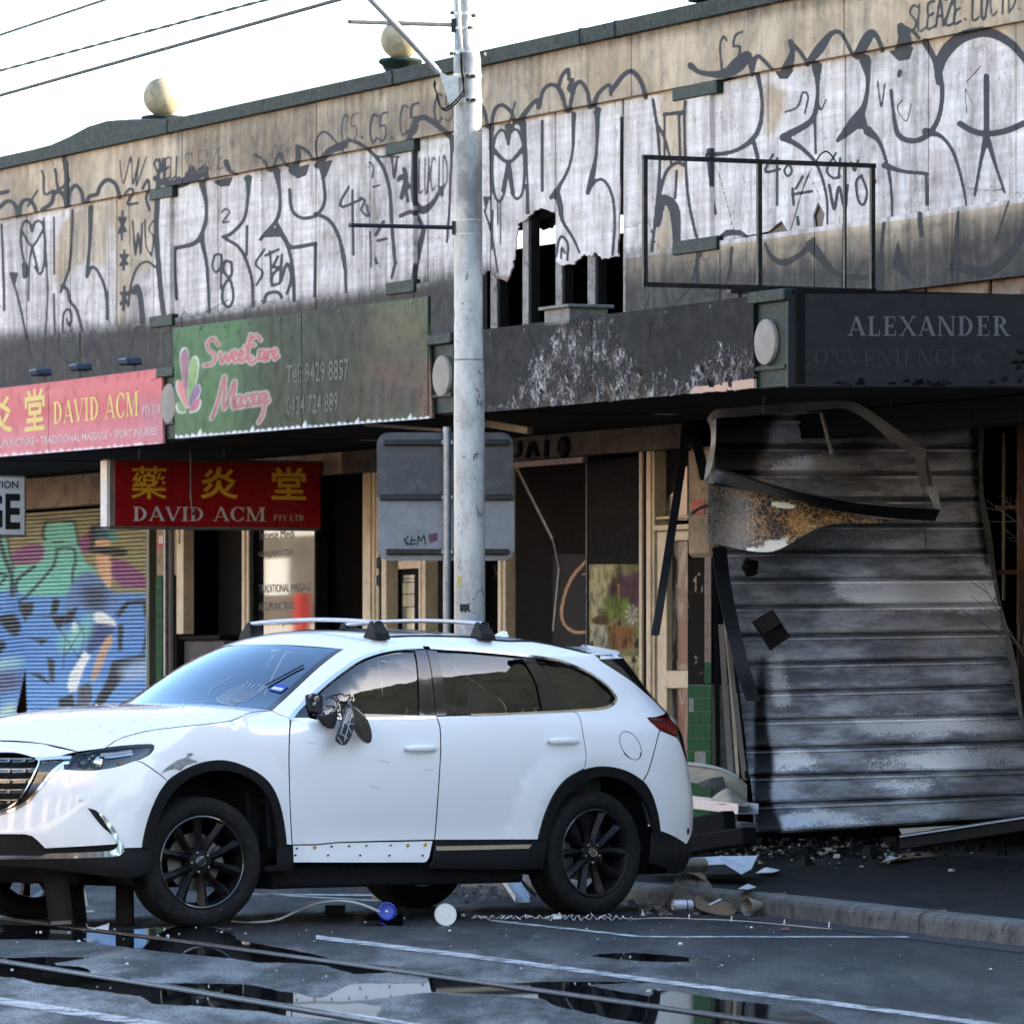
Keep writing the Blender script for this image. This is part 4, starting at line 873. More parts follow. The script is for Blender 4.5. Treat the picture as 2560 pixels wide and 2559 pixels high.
M_PANEL = mat('smoke darkened panel',(.0045,.0042,.004),.9, var=.3, scale=2)
fbox('wall_panel_board', U(1467,-.16), U(1597,-.16),-.2,-.16, FZ,3.15, M_PANEL, BLD)
fbox('sill_strip', U(1282,.1), U(1457,.1),.06,.10,3.115,3.16, mat('ash coated strip',(.33,.29,.27),.8, var=.5, scale=12), BLD)
post('door_frame',1597,1604, FZ,3.17,-.1,.05, M_CREAM); post('door_frame',1605,1613, FZ,3.17,-.1,.03, M_CHAR); post('door_frame',1615,1626, FZ,3.17,-.1,.06, M_CREAM); post('door_frame',1626.5,1635, FZ,3.17,-.1,.045, M_CREAM)
post('transom_rail',1635,1720, Zp(1680,1297), Zp(1680,1290),-.08,.03, M_CREAM); post('transom_rail',1635,1720, Zp(1680,1326), Zp(1680,1312),-.08,.045, M_CREAM)
fpanel('broken_glass',[(1660,1300),(1672,1240),(1690,1225),(1700,1170),(1718,1165),(1718,1300)],-.03,.004,12, mat('sooty glass shard',(.05,.05,.048),.15), BLD)
post('transom_back',1635,1720, Zp(1680,1290),3.17,-.1,-.06, M_SOOT)
door = post('shop_door',1637,1643, FZ, Zp(1680,1328),-.06,.02, M_CREAM); post('door_stile',1643.5,1666, FZ, Zp(1680,1328),-.06,.03, M_CREAM, door); post('door_rail',1666,1720, Zp(1690,1352), Zp(1680,1328),-.06,.025, M_CREAM, door); post('door_rail',1666,1720, Zp(1690,1720), Zp(1690,1676),-.06,.03, M_CREAM, door)
def m_dgl():
    t = NT('scratched door glass with painted reflections'); n_ = t.noise(2.2,6,.7, t.mapv((2,2,.7)),1.2); return t.set(t.mix(t.smooth(n_,.5,.56),(.012,.012,.012,1),(.12,.11,.095,1)),.2,0,.2)  # pale reflection shapes are painted into the pane colour
M_DGL = m_dgl()
post('door_pane',1666,1719, Zp(1690,1676) + .003, Zp(1690,1352) - .003,-.03,-.02, M_DGL, door, bev=0); post('door_pane',1666,1719, FZ + .2, Zp(1690,1720) - .003,-.03,-.02, M_DGL, door, bev=0)
# end column: plaster above, charred below, green tiles at the foot
post('column',1717.5,1776, Zp(1740,1394),3.17,-.15,.09, M_PLAST, bev=.03); post('column',1719,1762, FZ, Zp(1740,1396),-.15,.06, M_FLAKE)
pier2 = post('tiled_pier',1721,1781, FZ - .08, Zp(1750,1711),-.14,.075, M_GROUT); tiles(1721,1781, Zp(1750,1712), FZ,.075,2,.1005, pier2, keep=lambda r_, i: not ((r_ == 1 and i == 0) or (r_ == 4 and i == 2) or (r_ == 5 and i == 1)))
pier3 = post('tiled_pier',1762.5,1780, Zp(1770,1710), Zp(1770,1392),-.1,.07, M_CHAR); tiles(1763,1780, Zp(1770,1392), Zp(1770,1640),.07,1,.1005, pier3, M_TILEB); tiles(1763,1780, Zp(1770,1642), Zp(1770,1708),.07,1,.1005, pier3, M_TILE)
u, z = wuz(1746,1268,.095); fbox('notice_sticker', float(u) - .11, float(u) + .10,.09,.096, float(z) - .06, float(z) + .06, mat('faded red notice',(.35,.05,.04),.6), BLD)
# flowery poster panel: candle, gerbera, pot
PC = Canvas(1460,1400,1610,1800,1.0,3); PC.a[:] = (.17,.16,.065)
PC.poly([(1470,1410),(1530,1410),(1520,1500),(1480,1560)],(.40,.37,.19),20); PC.poly([(1520,1475),(1535,1450),(1560,1438),(1600,1432),(1600,1520),(1575,1510),(1540,1490)],(.085,.03,.05),16, True)
PC.stroke([(1545,1460),(1547,1495)],5,(.35,.22,.04),3); PC.poly([(1508,1495),(1575,1495),(1570,1545),(1520,1550)],(.12,.17,.02),14)
PC.poly([(1478,1548),(1500,1538),(1525,1545),(1520,1560),(1490,1560)],(.10,.055,.02),3, True); PC.poly([(1518,1562),(1588,1568),(1580,1620),(1530,1622)],(.20,.085,.02),10)
for k in range(9):
    a = k * .7; PC.stroke([(1580,1535),(1580 + 15 * math.cos(a),1535 + 22 * math.sin(a))],6,(.40,.39,.29),4)
PC.poly([(1476,1560),(1515,1562),(1520,1600),(1500,1640),(1478,1640)],(.36,.35,.24),4); PC.poly([(1470,1640),(1600,1640),(1600,1700),(1470,1700)],(.42,.38,.18),6)
for q in ((1498,1662,6),(1585,1650,6),(1560,1690,5),(1490,1700,7),(1548,1558,5),(1593,1610,8),(1480,1610,5),(1570,1730,9)): PC.poly([(q[0] + q[2] * math.cos(a), q[1] + q[2] * 1.5 * math.sin(a) * (1 + .4 * math.sin(3 * a))) for a in np.linspace(0,6,12)],(.03,.02,.012),3)
def m_vcol(name, rough=.5, soot=.0, sc=1.0, coat=0):
    t = NT(name); c = t.attr('paint'); n_ = t.noise(8,6,.7); c = t.mix(t.math('MULTIPLY', t.smooth(n_,.5 - .25 * soot,.75),.35 + soot), c,(.007,.0065,.006,1)); return t.set(c, t.ramp(n_,[(.2, rough - .1),(.8, rough + .15)]),0,.05, coat)
fpanel('poster',[(1473,1410),(1597,1410),(1597,1800),(1473,1800)],-.13,.012,2.0, m_vcol('smoke stained print',.5,.6), None, PC, label='scorched poster of a candle, flowers and pot between the shop doors', cat='poster')
# ================================================================== SIGNS
def ring(cx, cy, rx, ry, ix, iy, a0, a1, n=14):
    o = []; A = np.radians(np.linspace(a0, a1, n + 1))
    for a, b in zip(A, A[1:]): o.append([(cx + ix * math.cos(a), cy + iy * math.sin(a)),(cx + rx * math.cos(a), cy + ry * math.sin(a)),(cx + rx * math.cos(b), cy + ry * math.sin(b)),(cx + ix * math.cos(b), cy + iy * math.sin(b))])
    return o
def rc(x0, y0, x1, y1): return [[(x0, y0),(x1, y0),(x1, y1),(x0, y1)]]
def dg(x0, y0, x1, y1, w): return [[(x0 - w / 2, y0),(x0 + w / 2, y0),(x1 + w / 2, y1),(x1 - w / 2, y1)]] if y0 < y1 else [[(x1 - w / 2, y1),(x1 + w / 2, y1),(x0 + w / 2, y0),(x0 - w / 2, y0)]]
def stem(x, w, top=1, s=.1): return rc(x - w / 2,0, x + w / 2, top) + rc(x - w / 2 - s,0, x + w / 2 + s,.06) + rc(x - w / 2 - s, top - .06, x + w / 2 + s, top)
TK, TN = .19,.075
SERIF = {'I': (stem(.22, TK),.46), 'D': (stem(.22, TK) + ring(.3,.5,.56,.5,.36,.44,-90,90) + rc(.2,0,.32,.06) + rc(.2,.94,.32,1),.98),
 'A': (dg(.1,0,.46,1, TN) + dg(.86,0,.46,1, TK) + rc(.26,.28,.72,.34) + rc(-.02,0,.24,.06) + rc(.68,0,1.0,.06),1.0), 'V': (dg(.46,0,.1,1, TK) + dg(.46,0,.86,1, TN) + rc(-.06,.94,.28,1) + rc(.72,.94,.98,1),.96),
 'C': (ring(.5,.5,.48,.53,.27,.46,42,318,20) + rc(.80,.66,.86,.98) + [[(.7,.12),(.78,.12),(.88,.26),(.82,.30)]],.96), 'M': (stem(.14, TN, s=.11) + stem(1.02, TK, s=.1) + dg(.58,0,.17,1, TK) + dg(.55,0,.98,1, TN),1.22),
 'P': (stem(.22, TK) + ring(.32,.73,.44,.27,.24,.21,-90,90) + rc(.2,.46,.34,.52) + rc(.2,.94,.34,1),.84), 'T': (stem(.44, TK) + rc(.02,.93,.86,1) + rc(.02,.74,.07,1) + rc(.81,.74,.86,1),.92), 'Y': (stem(.44, TK,.5) + dg(.44,.42,.1,1, TK) + dg(.46,.42,.8,1, TN) + rc(-.05,.94,.28,1) + rc(.66,.94,.93,1),.92),
 'L': (stem(.22, TK) + rc(.2,0,.72,.06) + rc(.67,0,.72,.3),.80), 'E': (stem(.22, TK) + rc(.2,0,.74,.06) + rc(.69,0,.74,.28) + rc(.2,.94,.7,1) + rc(.65,.74,.7,1) + rc(.3,.47,.55,.54) + rc(.52,.38,.57,.63),.84), 'X': (dg(.86,0,.12,1, TK) + dg(.12,0,.82,1, TN) + rc(-.02,0,.26,.06) + rc(.68,0,1.02,.06) + rc(-.04,.94,.3,1) + rc(.68,.94,.98,1),1.0),
 'N': (stem(.14, TN, s=.1) + rc(.86,0,.86 + TN,1) + dg(.84,0,.17,1, TK) + rc(.74,.94,1.04,1),1.06), 'R': (stem(.22, TK) + ring(.34,.74,.42,.26,.22,.20,-90,90) + rc(.2,.48,.36,.54) + rc(.2,.94,.36,1) + dg(.84,0,.46,.52, TK) + rc(.76,0,1.02,.06),.98), 'O': (ring(.5,.5,.48,.53,.27,.46,0,360,26),1.0),
 '&': (ring(.36,.26,.34,.28,.18,.2,60,400) + ring(.4,.76,.24,.25,.1,.17,0,360) + dg(.85,0,.3,.72,.15),.95), ' ': ([],.45)}
def serif_text(txt, gap=.05):
    x = 0; Vs, Ts = [],[]; n = 0; spans = []
    for c in txt:
        ps, adv = SERIF[c]
        if ps:
            V, T = flat_union([[(p[0] + x, p[1]) for p in q] for q in ps]); Vs.append(V); Ts += [tuple(i + n for i in f) for f in T]; spans.append((n, n + len(V))); n += len(V)
        x += adv + gap
    LET[n] = spans
    return np.vstack(Vs), Ts, x - gap
def font_text(txt, bold=0.0):
    cu = bpy.data.curves.new('t', 'FONT'); cu.body = txt; cu.size = 1; cu.offset = bold; cu.resolution_u = 3; o = bpy.data.objects.new('t', cu); COL.objects.link(o)
    dg_ = bpy.context.evaluated_depsgraph_get(); me = o.evaluated_get(dg_).to_mesh()
    V = np.array([v.co[:2] for v in me.vertices]); T = [tuple(p.vertices) for p in me.polygons]; o.evaluated_get(dg_).to_mesh_clear()
    bpy.data.objects.remove(o); bpy.data.curves.remove(cu)
    T = [f if np.cross(V[f[1]] - V[f[0]], V[f[2]] - V[f[0]]) > 0 else f[::-1] for f in T]
    V = V - V.min(0); return V, T, V[:,0].max()
def put_text(name, V, T, quad, plane, m, parent, proud=.0025, thick=.0015):
    """stretch 2-D text into a photo quad (tl, tr, br, bl) lying in `plane`(px, py, off) -> point"""
    lo, hi = V.min(0), V.max(0); a = ((V[:,0] - lo[0]) / (hi[0] - lo[0]))[:, None]; b = ((V[:,1] - lo[1]) / (hi[1] - lo[1]))[:, None]
    tl, tr, br, bl = [np.array(q, float) for q in quad]
    grp = None
    P2 = (bl * (1 - a) + br * a) * (1 - b) + (tl * (1 - a) + tr * a) * b
    top = np.array([plane(x, y, proud) for x, y in P2])
    if LET.get(len(V)) is not None and name == 'lettering':
        for a_, b_ in LET.pop(len(V)):
            Ts = [tuple(i - a_ for i in f) for f in T if a_ <= f[0] < b_]
            mesh('letter', top[a_:b_], Ts, m, parent)
        return None
    o = mesh(name, top, T, m, parent)
    if name in ('lettering', 'text_line') and len(V) > 60: o['kind'] = 'stuff'
    return o
LET = {}
def pl_f(v): return lambda x, y, off: wpt(x, y, v + off)
def pl_u(u):                                                    # plane square to the shop wall
    Q = np.array(F(u,0,0)[:2])
    def f(x, y, off):
        tx = (x - CXP) / FPX; q = Q + DR * off; n_ = DR; Y = (q @ n_) / (tx * n_[0] + n_[1]); return (tx * Y, Y, HC + (HZ - y) / FPX * Y)
    return f
def pl_y(Y): return lambda x, y, off: at(x, y, Y - off)
VS = VF + .05
M_YEL = mat('faded yellow lettering',(.72,.52,.13),.6, var=.2); M_YEL2 = mat('yellow brush characters',(.70,.42,.02),.5, var=.15); M_WHT = mat('white lettering',(.62,.60,.58),.55, var=.2, scale=12); M_GRYL = mat('soot greyed lettering',(.085,.085,.088),.6, var=.35, scale=9); M_FADE = mat('pinkish white lettering',(.66,.52,.48),.6, var=.25, scale=8)
M_SCREW = mat('screw heads',(.12,.12,.12),.4, metal=.8)
def screws(parent, pts, v):
    for x, y in pts:
        P = wpt(x, y, v); MB().lathe([(.011,0),(.010,.004),(.001,.006)], P,(DN[0], DN[1],0), n=7).build('screw', M_SCREW, parent)
# ---- pink clinic sign
sg = thing('clinic_fascia_sign', wpt(170,1120, VS), 'faded pink fascia sign lettered DAVID ACM with yellow characters on the canopy', 'sign')
SCN = Canvas(-80,900,420,1160,2.0,3); SCN.a[:] = (.50,.105,.115)
SCN.poly([(-80,960),(120,950),(405,915),(405,980),(-80,1040)],(.60,.17,.17),60, strength=.8); SCN.poly([(-80,1060),(405,1040),(405,1160),(-80,1160)],(.58,.20,.22),50, strength=.8); SCN.poly([(330,1000),(420,990),(420,1130),(380,1120)],(.42,.20,.24),40, strength=.6)
for k in range(28):
    x = -70 + k * 17 + random.uniform(-5,5); y = 1141 - .079 * x; SCN.poly([(x - 9, y + 4),(x - 4, y - random.uniform(2,9)),(x + 5, y - random.uniform(2,7)),(x + 10, y + 4)],(.70,.66,.68),2)
m_pink = m_vcol('faded pink sign sheet',.45,.0)
fpanel('sign_panel',[(-70,979),(119.4,956),(120.4,1132),(-70,1147)], VS,.02,2.6, m_pink, sg, SCN); fpanel('sign_panel',[(121,955.8),(404,920),(407.5,1108),(122,1131.8)], VS,.02,2.6, m_pink, sg, SCN)
V, T, W_ = serif_text('DAVID ACM'); put_text('lettering', V, T,[(133,1003),(346,976),(346,1040),(133,1062)], pl_f(VS), M_YEL, sg)
V, T, W_ = serif_text('PTY LTD'); put_text('lettering', V, T,[(355,1016),(400,1010),(400,1032),(355,1037)], pl_f(VS), M_FADE, sg)
V, T, W_ = font_text('ACUPUNCTURE • TRADITIONAL MASSAGE • SPORT INJURIES',.01); put_text('lettering', V, T,[(-24,1101),(392,1067),(392,1093),(-24,1127)], pl_f(VS), M_FADE, sg)
V, T, W_ = font_text('堂',.020); put_text('lettering', V, T,[(62,975),(112,968),(112,1074),(62,1080)], pl_f(VS), M_YEL, sg)
V, T, W_ = font_text('炎',.020); put_text('lettering', V, T,[(-38,988),(32,982),(32,1080),(-38,1086)], pl_f(VS), M_YEL, sg)
screws(sg,[(380,950),(389,945),(116,972),(125,968)], VS)
# ---- green massage sign
sg = thing('massage_fascia_sign', wpt(760,1070, VS), 'soot streaked green fascia sign lettered Sweet Care Massage with petal logo', 'sign')
GC = Canvas(425,735,1095,1105,1.6,3); GC.a[:] = (.020,.072,.028)
GC.poly([(425,735),(640,735),(560,1105),(425,1105)],(.042,.125,.045),90, strength=.9); GC.poly([(640,735),(900,735),(900,1105),(620,1105)],(.007,.014,.009),90, strength=.85); GC.poly([(800,735),(950,735),(940,1105),(780,1105)],(.007,.0085,.0075),60, strength=.8)
GC.poly([(905,780),(1075,745),(1085,1040),(905,1060)],(.045,.031,.022),60, strength=.75); GC.poly([(940,760),(1070,745),(1070,850),(960,870)],(.085,.08,.04),50, strength=.7); GC.poly([(930,900),(1030,880),(1050,1000),(930,1010)],(.07,.035,.035),50, strength=.7); GC.poly([(1060,900),(1085,900),(1085,1050),(1050,1050)],(.16,.07,.055),30, strength=.7)
for k in range(5): GC.stroke([(930 + 26 * k,950 + 7 * k),(928 + 26 * k,1035 - 3 * k)],14,(.02,.02,.02),16)
for k in range(44):
    x = 440 + k * 14.6; y = 1094 - .077 * (x - 438); GC.poly([(x - 8, y + 4),(x - 5, y - random.uniform(3,8)),(x + 3, y - random.uniform(3,8) - (12 if k % 9 == 4 else 0)),(x + 8, y + 4)],(.62,.64,.68),2)
def zz4(p): return [(q[0] * S1,850 + q[1] * S1) for q in p]
pet = lambda p, c: (GC.poly(zz4([((x - 1055) * 1.12 + 1055,(y - 260) * 1.06 + 260) for x, y in p]),(.50,.50,.46),2.4, True), GC.poly(zz4(p), c,2.4, True))
pet([(1050,375),(1018,160),(1016,80),(1036,52),(1058,80),(1056,220)],(.26,.11,.17)); pet([(1055,375),(1058,180),(1075,110),(1098,100),(1112,140),(1095,250)],(.20,.33,.12)); pet([(1048,380),(1000,290),(995,235),(1015,228),(1036,270)],(.52,.18,.17)); pet([(1058,375),(1075,290),(1100,250),(1120,260),(1115,310)],(.21,.12,.22)); pet([(1045,400),(1005,400),(992,360),(1010,345),(1035,370)],(.14,.26,.11)); pet([(1062,400),(1080,350),(1115,325),(1122,350),(1105,390)],(.38,.13,.17))
script = [[(1225,25),(1198,-8),(1165,15),(1172,55),(1205,85),(1195,130),(1148,142)],[(1236,72),(1245,128),(1270,80),(1280,124),(1303,66)],[(1302,102),(1328,82),(1320,60),(1303,88),(1318,122),(1342,106)],[(1342,98),(1366,80),(1358,56),(1342,84),(1356,120),(1380,100)],[(1408,-30),(1388,60),(1394,112),(1414,96)],[(1374,36),(1428,26)],[(1462,0),(1440,-28),(1404,10),(1390,80),(1408,130),(1446,104)],[(1484,62),(1460,60),(1454,98),(1472,110),(1488,66),(1486,112),(1500,96)],[(1502,60),(1502,108),(1508,68),(1528,58)],[(1530,88),(1552,70),(1544,52),(1530,76),(1542,106),(1560,90)],
          [(1188,440),(1225,340),(1262,205),(1258,385),(1318,230),(1306,375),(1320,372)],[(1352,316),(1328,318),(1322,366),(1340,376),(1356,320),(1354,374),(1366,362)],[(1392,308),(1374,322),(1394,346),(1382,370),(1366,366)],[(1422,302),(1404,316),(1424,340),(1412,366),(1396,362)],[(1452,302),(1430,306),(1426,350),(1442,360),(1456,308),(1454,358),(1464,350)],[(1484,298),(1466,304),(1462,346),(1476,350),(1488,300),(1478,410),(1452,462)],[(1486,330),(1502,318),(1494,296),(1484,322),(1496,352),(1510,338)]]
for s_ in script: GC.stroke(zz4(s_),14,(.30,.31,.26),3)
for s_ in script: GC.stroke(zz4(s_),6.6,(.42,.10,.11),2.4)
for s_ in script[10:]: GC.stroke(zz4(s_),6.2,(.33,.11,.12),2.4)
m_grn = m_vcol('soot streaked green sign sheet',.38,.1)
fpanel('sign_panel',[(433,820.2),(753,780.6),(754.5,1070.4),(438,1096)], VS,.02,2.2, m_grn, sg, GC); fpanel('sign_panel',[(754.5,780.4),(1068,741.5),(1081,1045),(756,1070.2)], VS,.02,2.2, m_grn, sg, GC)
for txt, q in (('Tel: 9429 8857',[(716,913),(872,896),(872,948),(716,960)]),('0434 724 889',[(716,993),(845,980),(845,1028),(716,1038)])):
    V, T, W_ = font_text(txt,.008); put_text('lettering', V, T, q, pl_f(VS), mat('smoked grey digits',(.085,.105,.085),.6, var=.75, scale=5), sg)
fbox('edge_strip', U(1068.5, VS), U(1071, VS), VS - .02, VS + .004,3.335,4.218, M_GREEN, sg)
screws(sg,[(445,829),(500,822),(560,815),(620,807),(700,798),(745,792),(765,790),(850,778),(935,768),(1030,756),(1055,752),(503,942),(755,912),(1058,900),(452,1083),(580,1075),(700,1062),(865,1050),(1060,1035)], VS)
# ---- burnt blank sign
sg = thing('burnt_fascia_sign', wpt(1550,1000, VS), 'charcoal fascia sign blistered to white ash along its lower half', 'sign')
BC = Canvas(1200,720,1900,1040,2.0,3)
for p, v in (([(1270,1000),(1300,900),(1340,860),(1400,800),(1470,790),(1475,1010),(1300,1030)],.75),([(1480,1000),(1490,800),(1540,790),(1600,880),(1650,960),(1700,990),(1480,1010)],.75),([(1690,980),(1720,890),(1780,850),(1890,860),(1890,980)],.6),([(1215,1030),(1260,1000),(1900,945),(1900,985),(1215,1040)],.85)): BC.poly(p,(v, None, None),100, True)
BC.poly([(1720,985),(1735,965),(1790,962),(1800,955),(1890,945),(1890,990)],(None,1, None),8)
for a, b in (((1555,990),(1530,900)),((1415,1000),(1440,900)),((1590,980),(1600,930))): BC.stroke([a, b],38,(None,.35, None),30)
def m_burnt():
    t = NT('blistered sign sheet'); r, g, b = t.sep(t.attr('paint')); vm = t.mapv((1,1,1)); wv = t.warp(.10); ed = t.voro(15, 'DISTANCE_TO_EDGE', wv); ed2 = t.voro(40, 'DISTANCE_TO_EDGE', wv); n_ = t.noise(9,7,.75, dist=.6); nb = t.noise(2,4)
    ash = t.smooth(t.math('ADD', r, t.math('MULTIPLY', t.math('SUBTRACT', n_,.5),2.2)),.42,.85)
    crack = t.math('MAXIMUM', t.smooth(ed,.055,.02), t.math('MULTIPLY', t.smooth(ed2,.05,.015),.8))
    base = t.mix(nb,(.003,.003,.0035,1),(.013,.0125,.013,1)); fl = t.mix(t.smooth(n_,.35,.65),(.14,.085,.055,1),(.60,.57,.54,1)); fl = t.mix(t.smooth(t.noise(3,5,.7),.48,.62), fl,(.17,.11,.075,1))
    c = t.mix(t.math('MULTIPLY', ash, t.math('ADD', t.math('MULTIPLY', crack,.7), t.math('MULTIPLY', t.smooth(t.noise(7,8,.8),.50,.60),.95), True)), base, fl)
    pk = t.smooth(t.math('ADD', g, t.math('MULTIPLY', t.math('SUBTRACT', t.noise(11,6,.75),.5),1.1)),.6,.68); c = t.mix(pk, c,(.60,.40,.29,1))
    t.bump(t.math('MULTIPLY', ash, t.math('ADD', n_, crack)),.6,.012); return t.set(c, t.ramp(n_,[(.3,.45),(.7,.7)]),0,.07)
m_b = m_burnt()
fpanel('sign_panel',[(1213,826.5),(1478,792),(1479,1006.5),(1215,1030)], VS,.02,2.4, m_b, sg, BC)
low = densify_open([(1885,970),(1800,978),(1700,986),(1600,996),(1480.5,1006)],6); low[1:-1,1] += RNG.normal(0,1.2, len(low) - 2)
fpanel('sign_panel',[(1479.5,791.8),(1883,739.5)] + [tuple(p) for p in low], VS,.02,2.6, m_b, sg, BC)
screws(sg,[(1226,835),(1312,824),(1470,806),(1488,804),(1666,780),(1875,755),(1777,766)], VS)
# peeling blisters standing off the sheet
for k in range(30):
    x = random.choice([random.gauss(1380,55), random.gauss(1540,45), random.gauss(1800,50)]); y = 1005 - .09 * (x - 1480) - abs(random.gauss(0,40)) - 6; x = min(1870, max(1235, x)); a = wpt(x, y, VS); w_ = random.uniform(.02,.06); h_ = random.uniform(.02,.07); dx = np.array([DR[0], DR[1],0]); dn = np.array([DN[0], DN[1],0]); a = np.array(a)
    pts = [a - dx * w_ / 2, a + dx * w_ / 2, a + dx * w_ * .3 + np.array([0,0, h_]) + dn * random.uniform(.01,.04), a - dx * w_ * .4 + np.array([0,0, h_ * .8]) + dn * random.uniform(.01,.03)]
    mesh('paint_flake', pts + [p - dn * .002 for p in pts],[(0,1,2,3),(7,6,5,4),(0,4,5,1),(1,5,6,2),(2,6,7,3),(3,7,4,0)], random.choice([M_ASHMET, M_DARKMET, M_MED]), sg)
# ---- convenience store sign, set square to the view on the corner splay
YA = 41.75
sg = thing('store_fascia_sign', at(2290,968, YA), 'blackened store sign with grey capitals ALEXANDER above the collapsed shutter', 'sign')
m_ax = mat('smoke black sign sheet',(.0045,.0052,.0075),.55, var=.35, scale=1.6, bump=.1)
def ybox(name, x0, y0, x1, y1, Y, d, m, parent, **k): 
    a = at(x0, y1, Y); b = at(x1, y0, Y); return bevel(MB().hexa([(a[0], Y, a[2]),(b[0], Y, a[2]),(b[0], Y + d, a[2]),(a[0], Y + d, a[2]),(a[0], Y, b[2]),(b[0], Y, b[2]),(b[0], Y + d, b[2]),(a[0], Y + d, b[2])]).build(name, m, parent, **k),.004)
ybox('sign_panel',1969,735,2640,968, YA,.05, m_ax, sg); ybox('trim',1966,733,1971.5,969, YA - .004,.06, M_GREYPLY, sg)
V, T, W_ = serif_text('ALEXANDER',.1); put_text('lettering', V, T,[(2120,791),(2526,790),(2526,840),(2120,839)], pl_y(YA), M_GRYL, sg,.004)
V, T, W_ = serif_text('CONVENIENCE &',.12); put_text('lettering', V, T,[(1996,873),(2466,873),(2466,916),(1996,915)], pl_y(YA), mat('smoked lettering',(.015,.0145,.014),.5), sg,.004)
for k in range(26):
    x = random.choice([random.gauss(2140,50), random.gauss(2320,60), random.gauss(2540,15)]); y = 966 - abs(random.gauss(0,7)) - (random.uniform(0,90) if x > 2510 else 0); a = np.array(at(x, y, YA - .001)); w_ = random.uniform(.02,.08); h_ = random.uniform(.01,.04)
    pts = [a, a + (w_,0,0), a + (w_ * .7,-random.uniform(.01,.05), h_), a + (w_ * .1,-random.uniform(.01,.03), h_ * .7)]; mesh('paint_flake', pts + [p + np.array((0,.002,0)) for p in pts],[(0,1,2,3),(7,6,5,4),(0,4,5,1),(1,5,6,2),(2,6,7,3),(3,7,4,0)], M_DARKMET, sg)
fbox('canopy_return',5.62,5.72,.1, VF - .02,3.33,3.95, M_CHAR, BLD)
ybox('canopy_return',1975,740,2640,960, YA + .06,.25, M_CHAR, BLD)
# ---- hanging red light box, square to the wall
def vbox(name, u, th, xl, xr, yt, yb, m, parent, bev=.006, **k):
    f = pl_u(u); a = np.array(f(xl, yt,0)); b = np.array(f(xr, yt,0)); zb = f(xl, yb,0)[2]; d = np.array([DR[0], DR[1],0]) * -th
    lo = lambda p: np.array([p[0], p[1], zb]); o = MB().hexa([lo(a), lo(b), lo(b) + d, lo(a) + d, a, np.array([b[0], b[1], a[2]]), np.array([b[0], b[1], a[2]]) + d, a + d]).build(name, m, parent, **k)
    return bevel(o, bev) if bev else o
UR = -8.35
sg = thing('hanging_light_box', pl_u(UR)(535,1315,0), 'red hanging light box lettered DAVID ACM with three yellow characters', 'sign')
m_red = mat('red backlit acrylic',(.30,.004,.010),.30, var=.2, scale=1.5, spec=.5, rvar=.05); m_al = mat('dull aluminium frame',(.30,.29,.27),.45, metal=.4, var=.3, scale=8)
vbox('case', UR - .012,.17,269,806,1144,1321, m_al, sg,.02); vbox('face', UR,.02,288,801,1151,1314, m_red, sg,0)
f = pl_u(UR - .012); a = np.array(f(269,1144,0)); zb = f(269,1321,0)[2]; dD = np.array([DR[0], DR[1],0]); dn = np.array([DN[0], DN[1],0])
A0 = a - dD * .162 + dn * .004; B0 = a - dD * .008 + dn * .004
MB().hexa([np.array([*A0[:2], zb + .02]), np.array([*B0[:2], zb + .02]), np.array([*(B0 - dn * .02)[:2], zb + .02]), np.array([*(A0 - dn * .02)[:2], zb + .02]), np.array([*A0[:2], a[2] - .02]), np.array([*B0[:2], a[2] - .02]), np.array([*(B0 - dn * .02)[:2], a[2] - .02]), np.array([*(A0 - dn * .02)[:2], a[2] - .02])]).build('end_panel', mat('white end panel',(.80,.79,.76),.4, var=.1), sg)
def z6_(x, y): return (x * S1,850 + y * S1)
for ch, q in (('藥',(735,705,938,890)),('炎',(1125,712,1338,890)),('堂',(1525,712,1718,895))):
    V, T, W_ = font_text(ch,.008 if ch == '藥' else .020); (x0, y0),(x1, y1) = z6_(q[0], q[1]), z6_(q[2], q[3]); put_text('lettering', V, T,[(x0, y0),(x1, y0 + 1.5),(x1, y1 + 1),(x0, y1)], pl_u(UR), M_YEL2, sg)
V, T, W_ = serif_text('DAVID ACM',.04); put_text('lettering', V, T,[z6_(748,933), z6_(1490,936), z6_(1490,1018), z6_(748,1016)], pl_u(UR), M_WHT, sg)
V, T, W_ = serif_text('PTY LTD',.05); put_text('lettering', V, T,[z6_(1536,980), z6_(1702,981), z6_(1702,1014), z6_(1536,1013)], pl_u(UR), M_WHT, sg)
for x, yt in ((348,1112),(561,1098)): vbox('hanger', UR - .08,.02, x, x + 4, yt,1146, m_al if x < 400 else M_DARKMET, sg,0)
c = thing('hanging_cable', pl_u(UR + .1)(478,1280,0), 'thin grey cable dangling in front of the red light box', 'cable'); f = pl_u(UR + .1)
MB().tube([f(x, y,0) for x, y in ((474,1100),(476,1150),(477,1200),(477,1240),(480,1270),(483,1280))],.008,6).build('cable', mat('grey cable',(.16,.16,.16),.6), c); MB().tube([f(483,1280,0), f(482,1287,0)],.012,6).build('cable_end', M_BLACK, c)
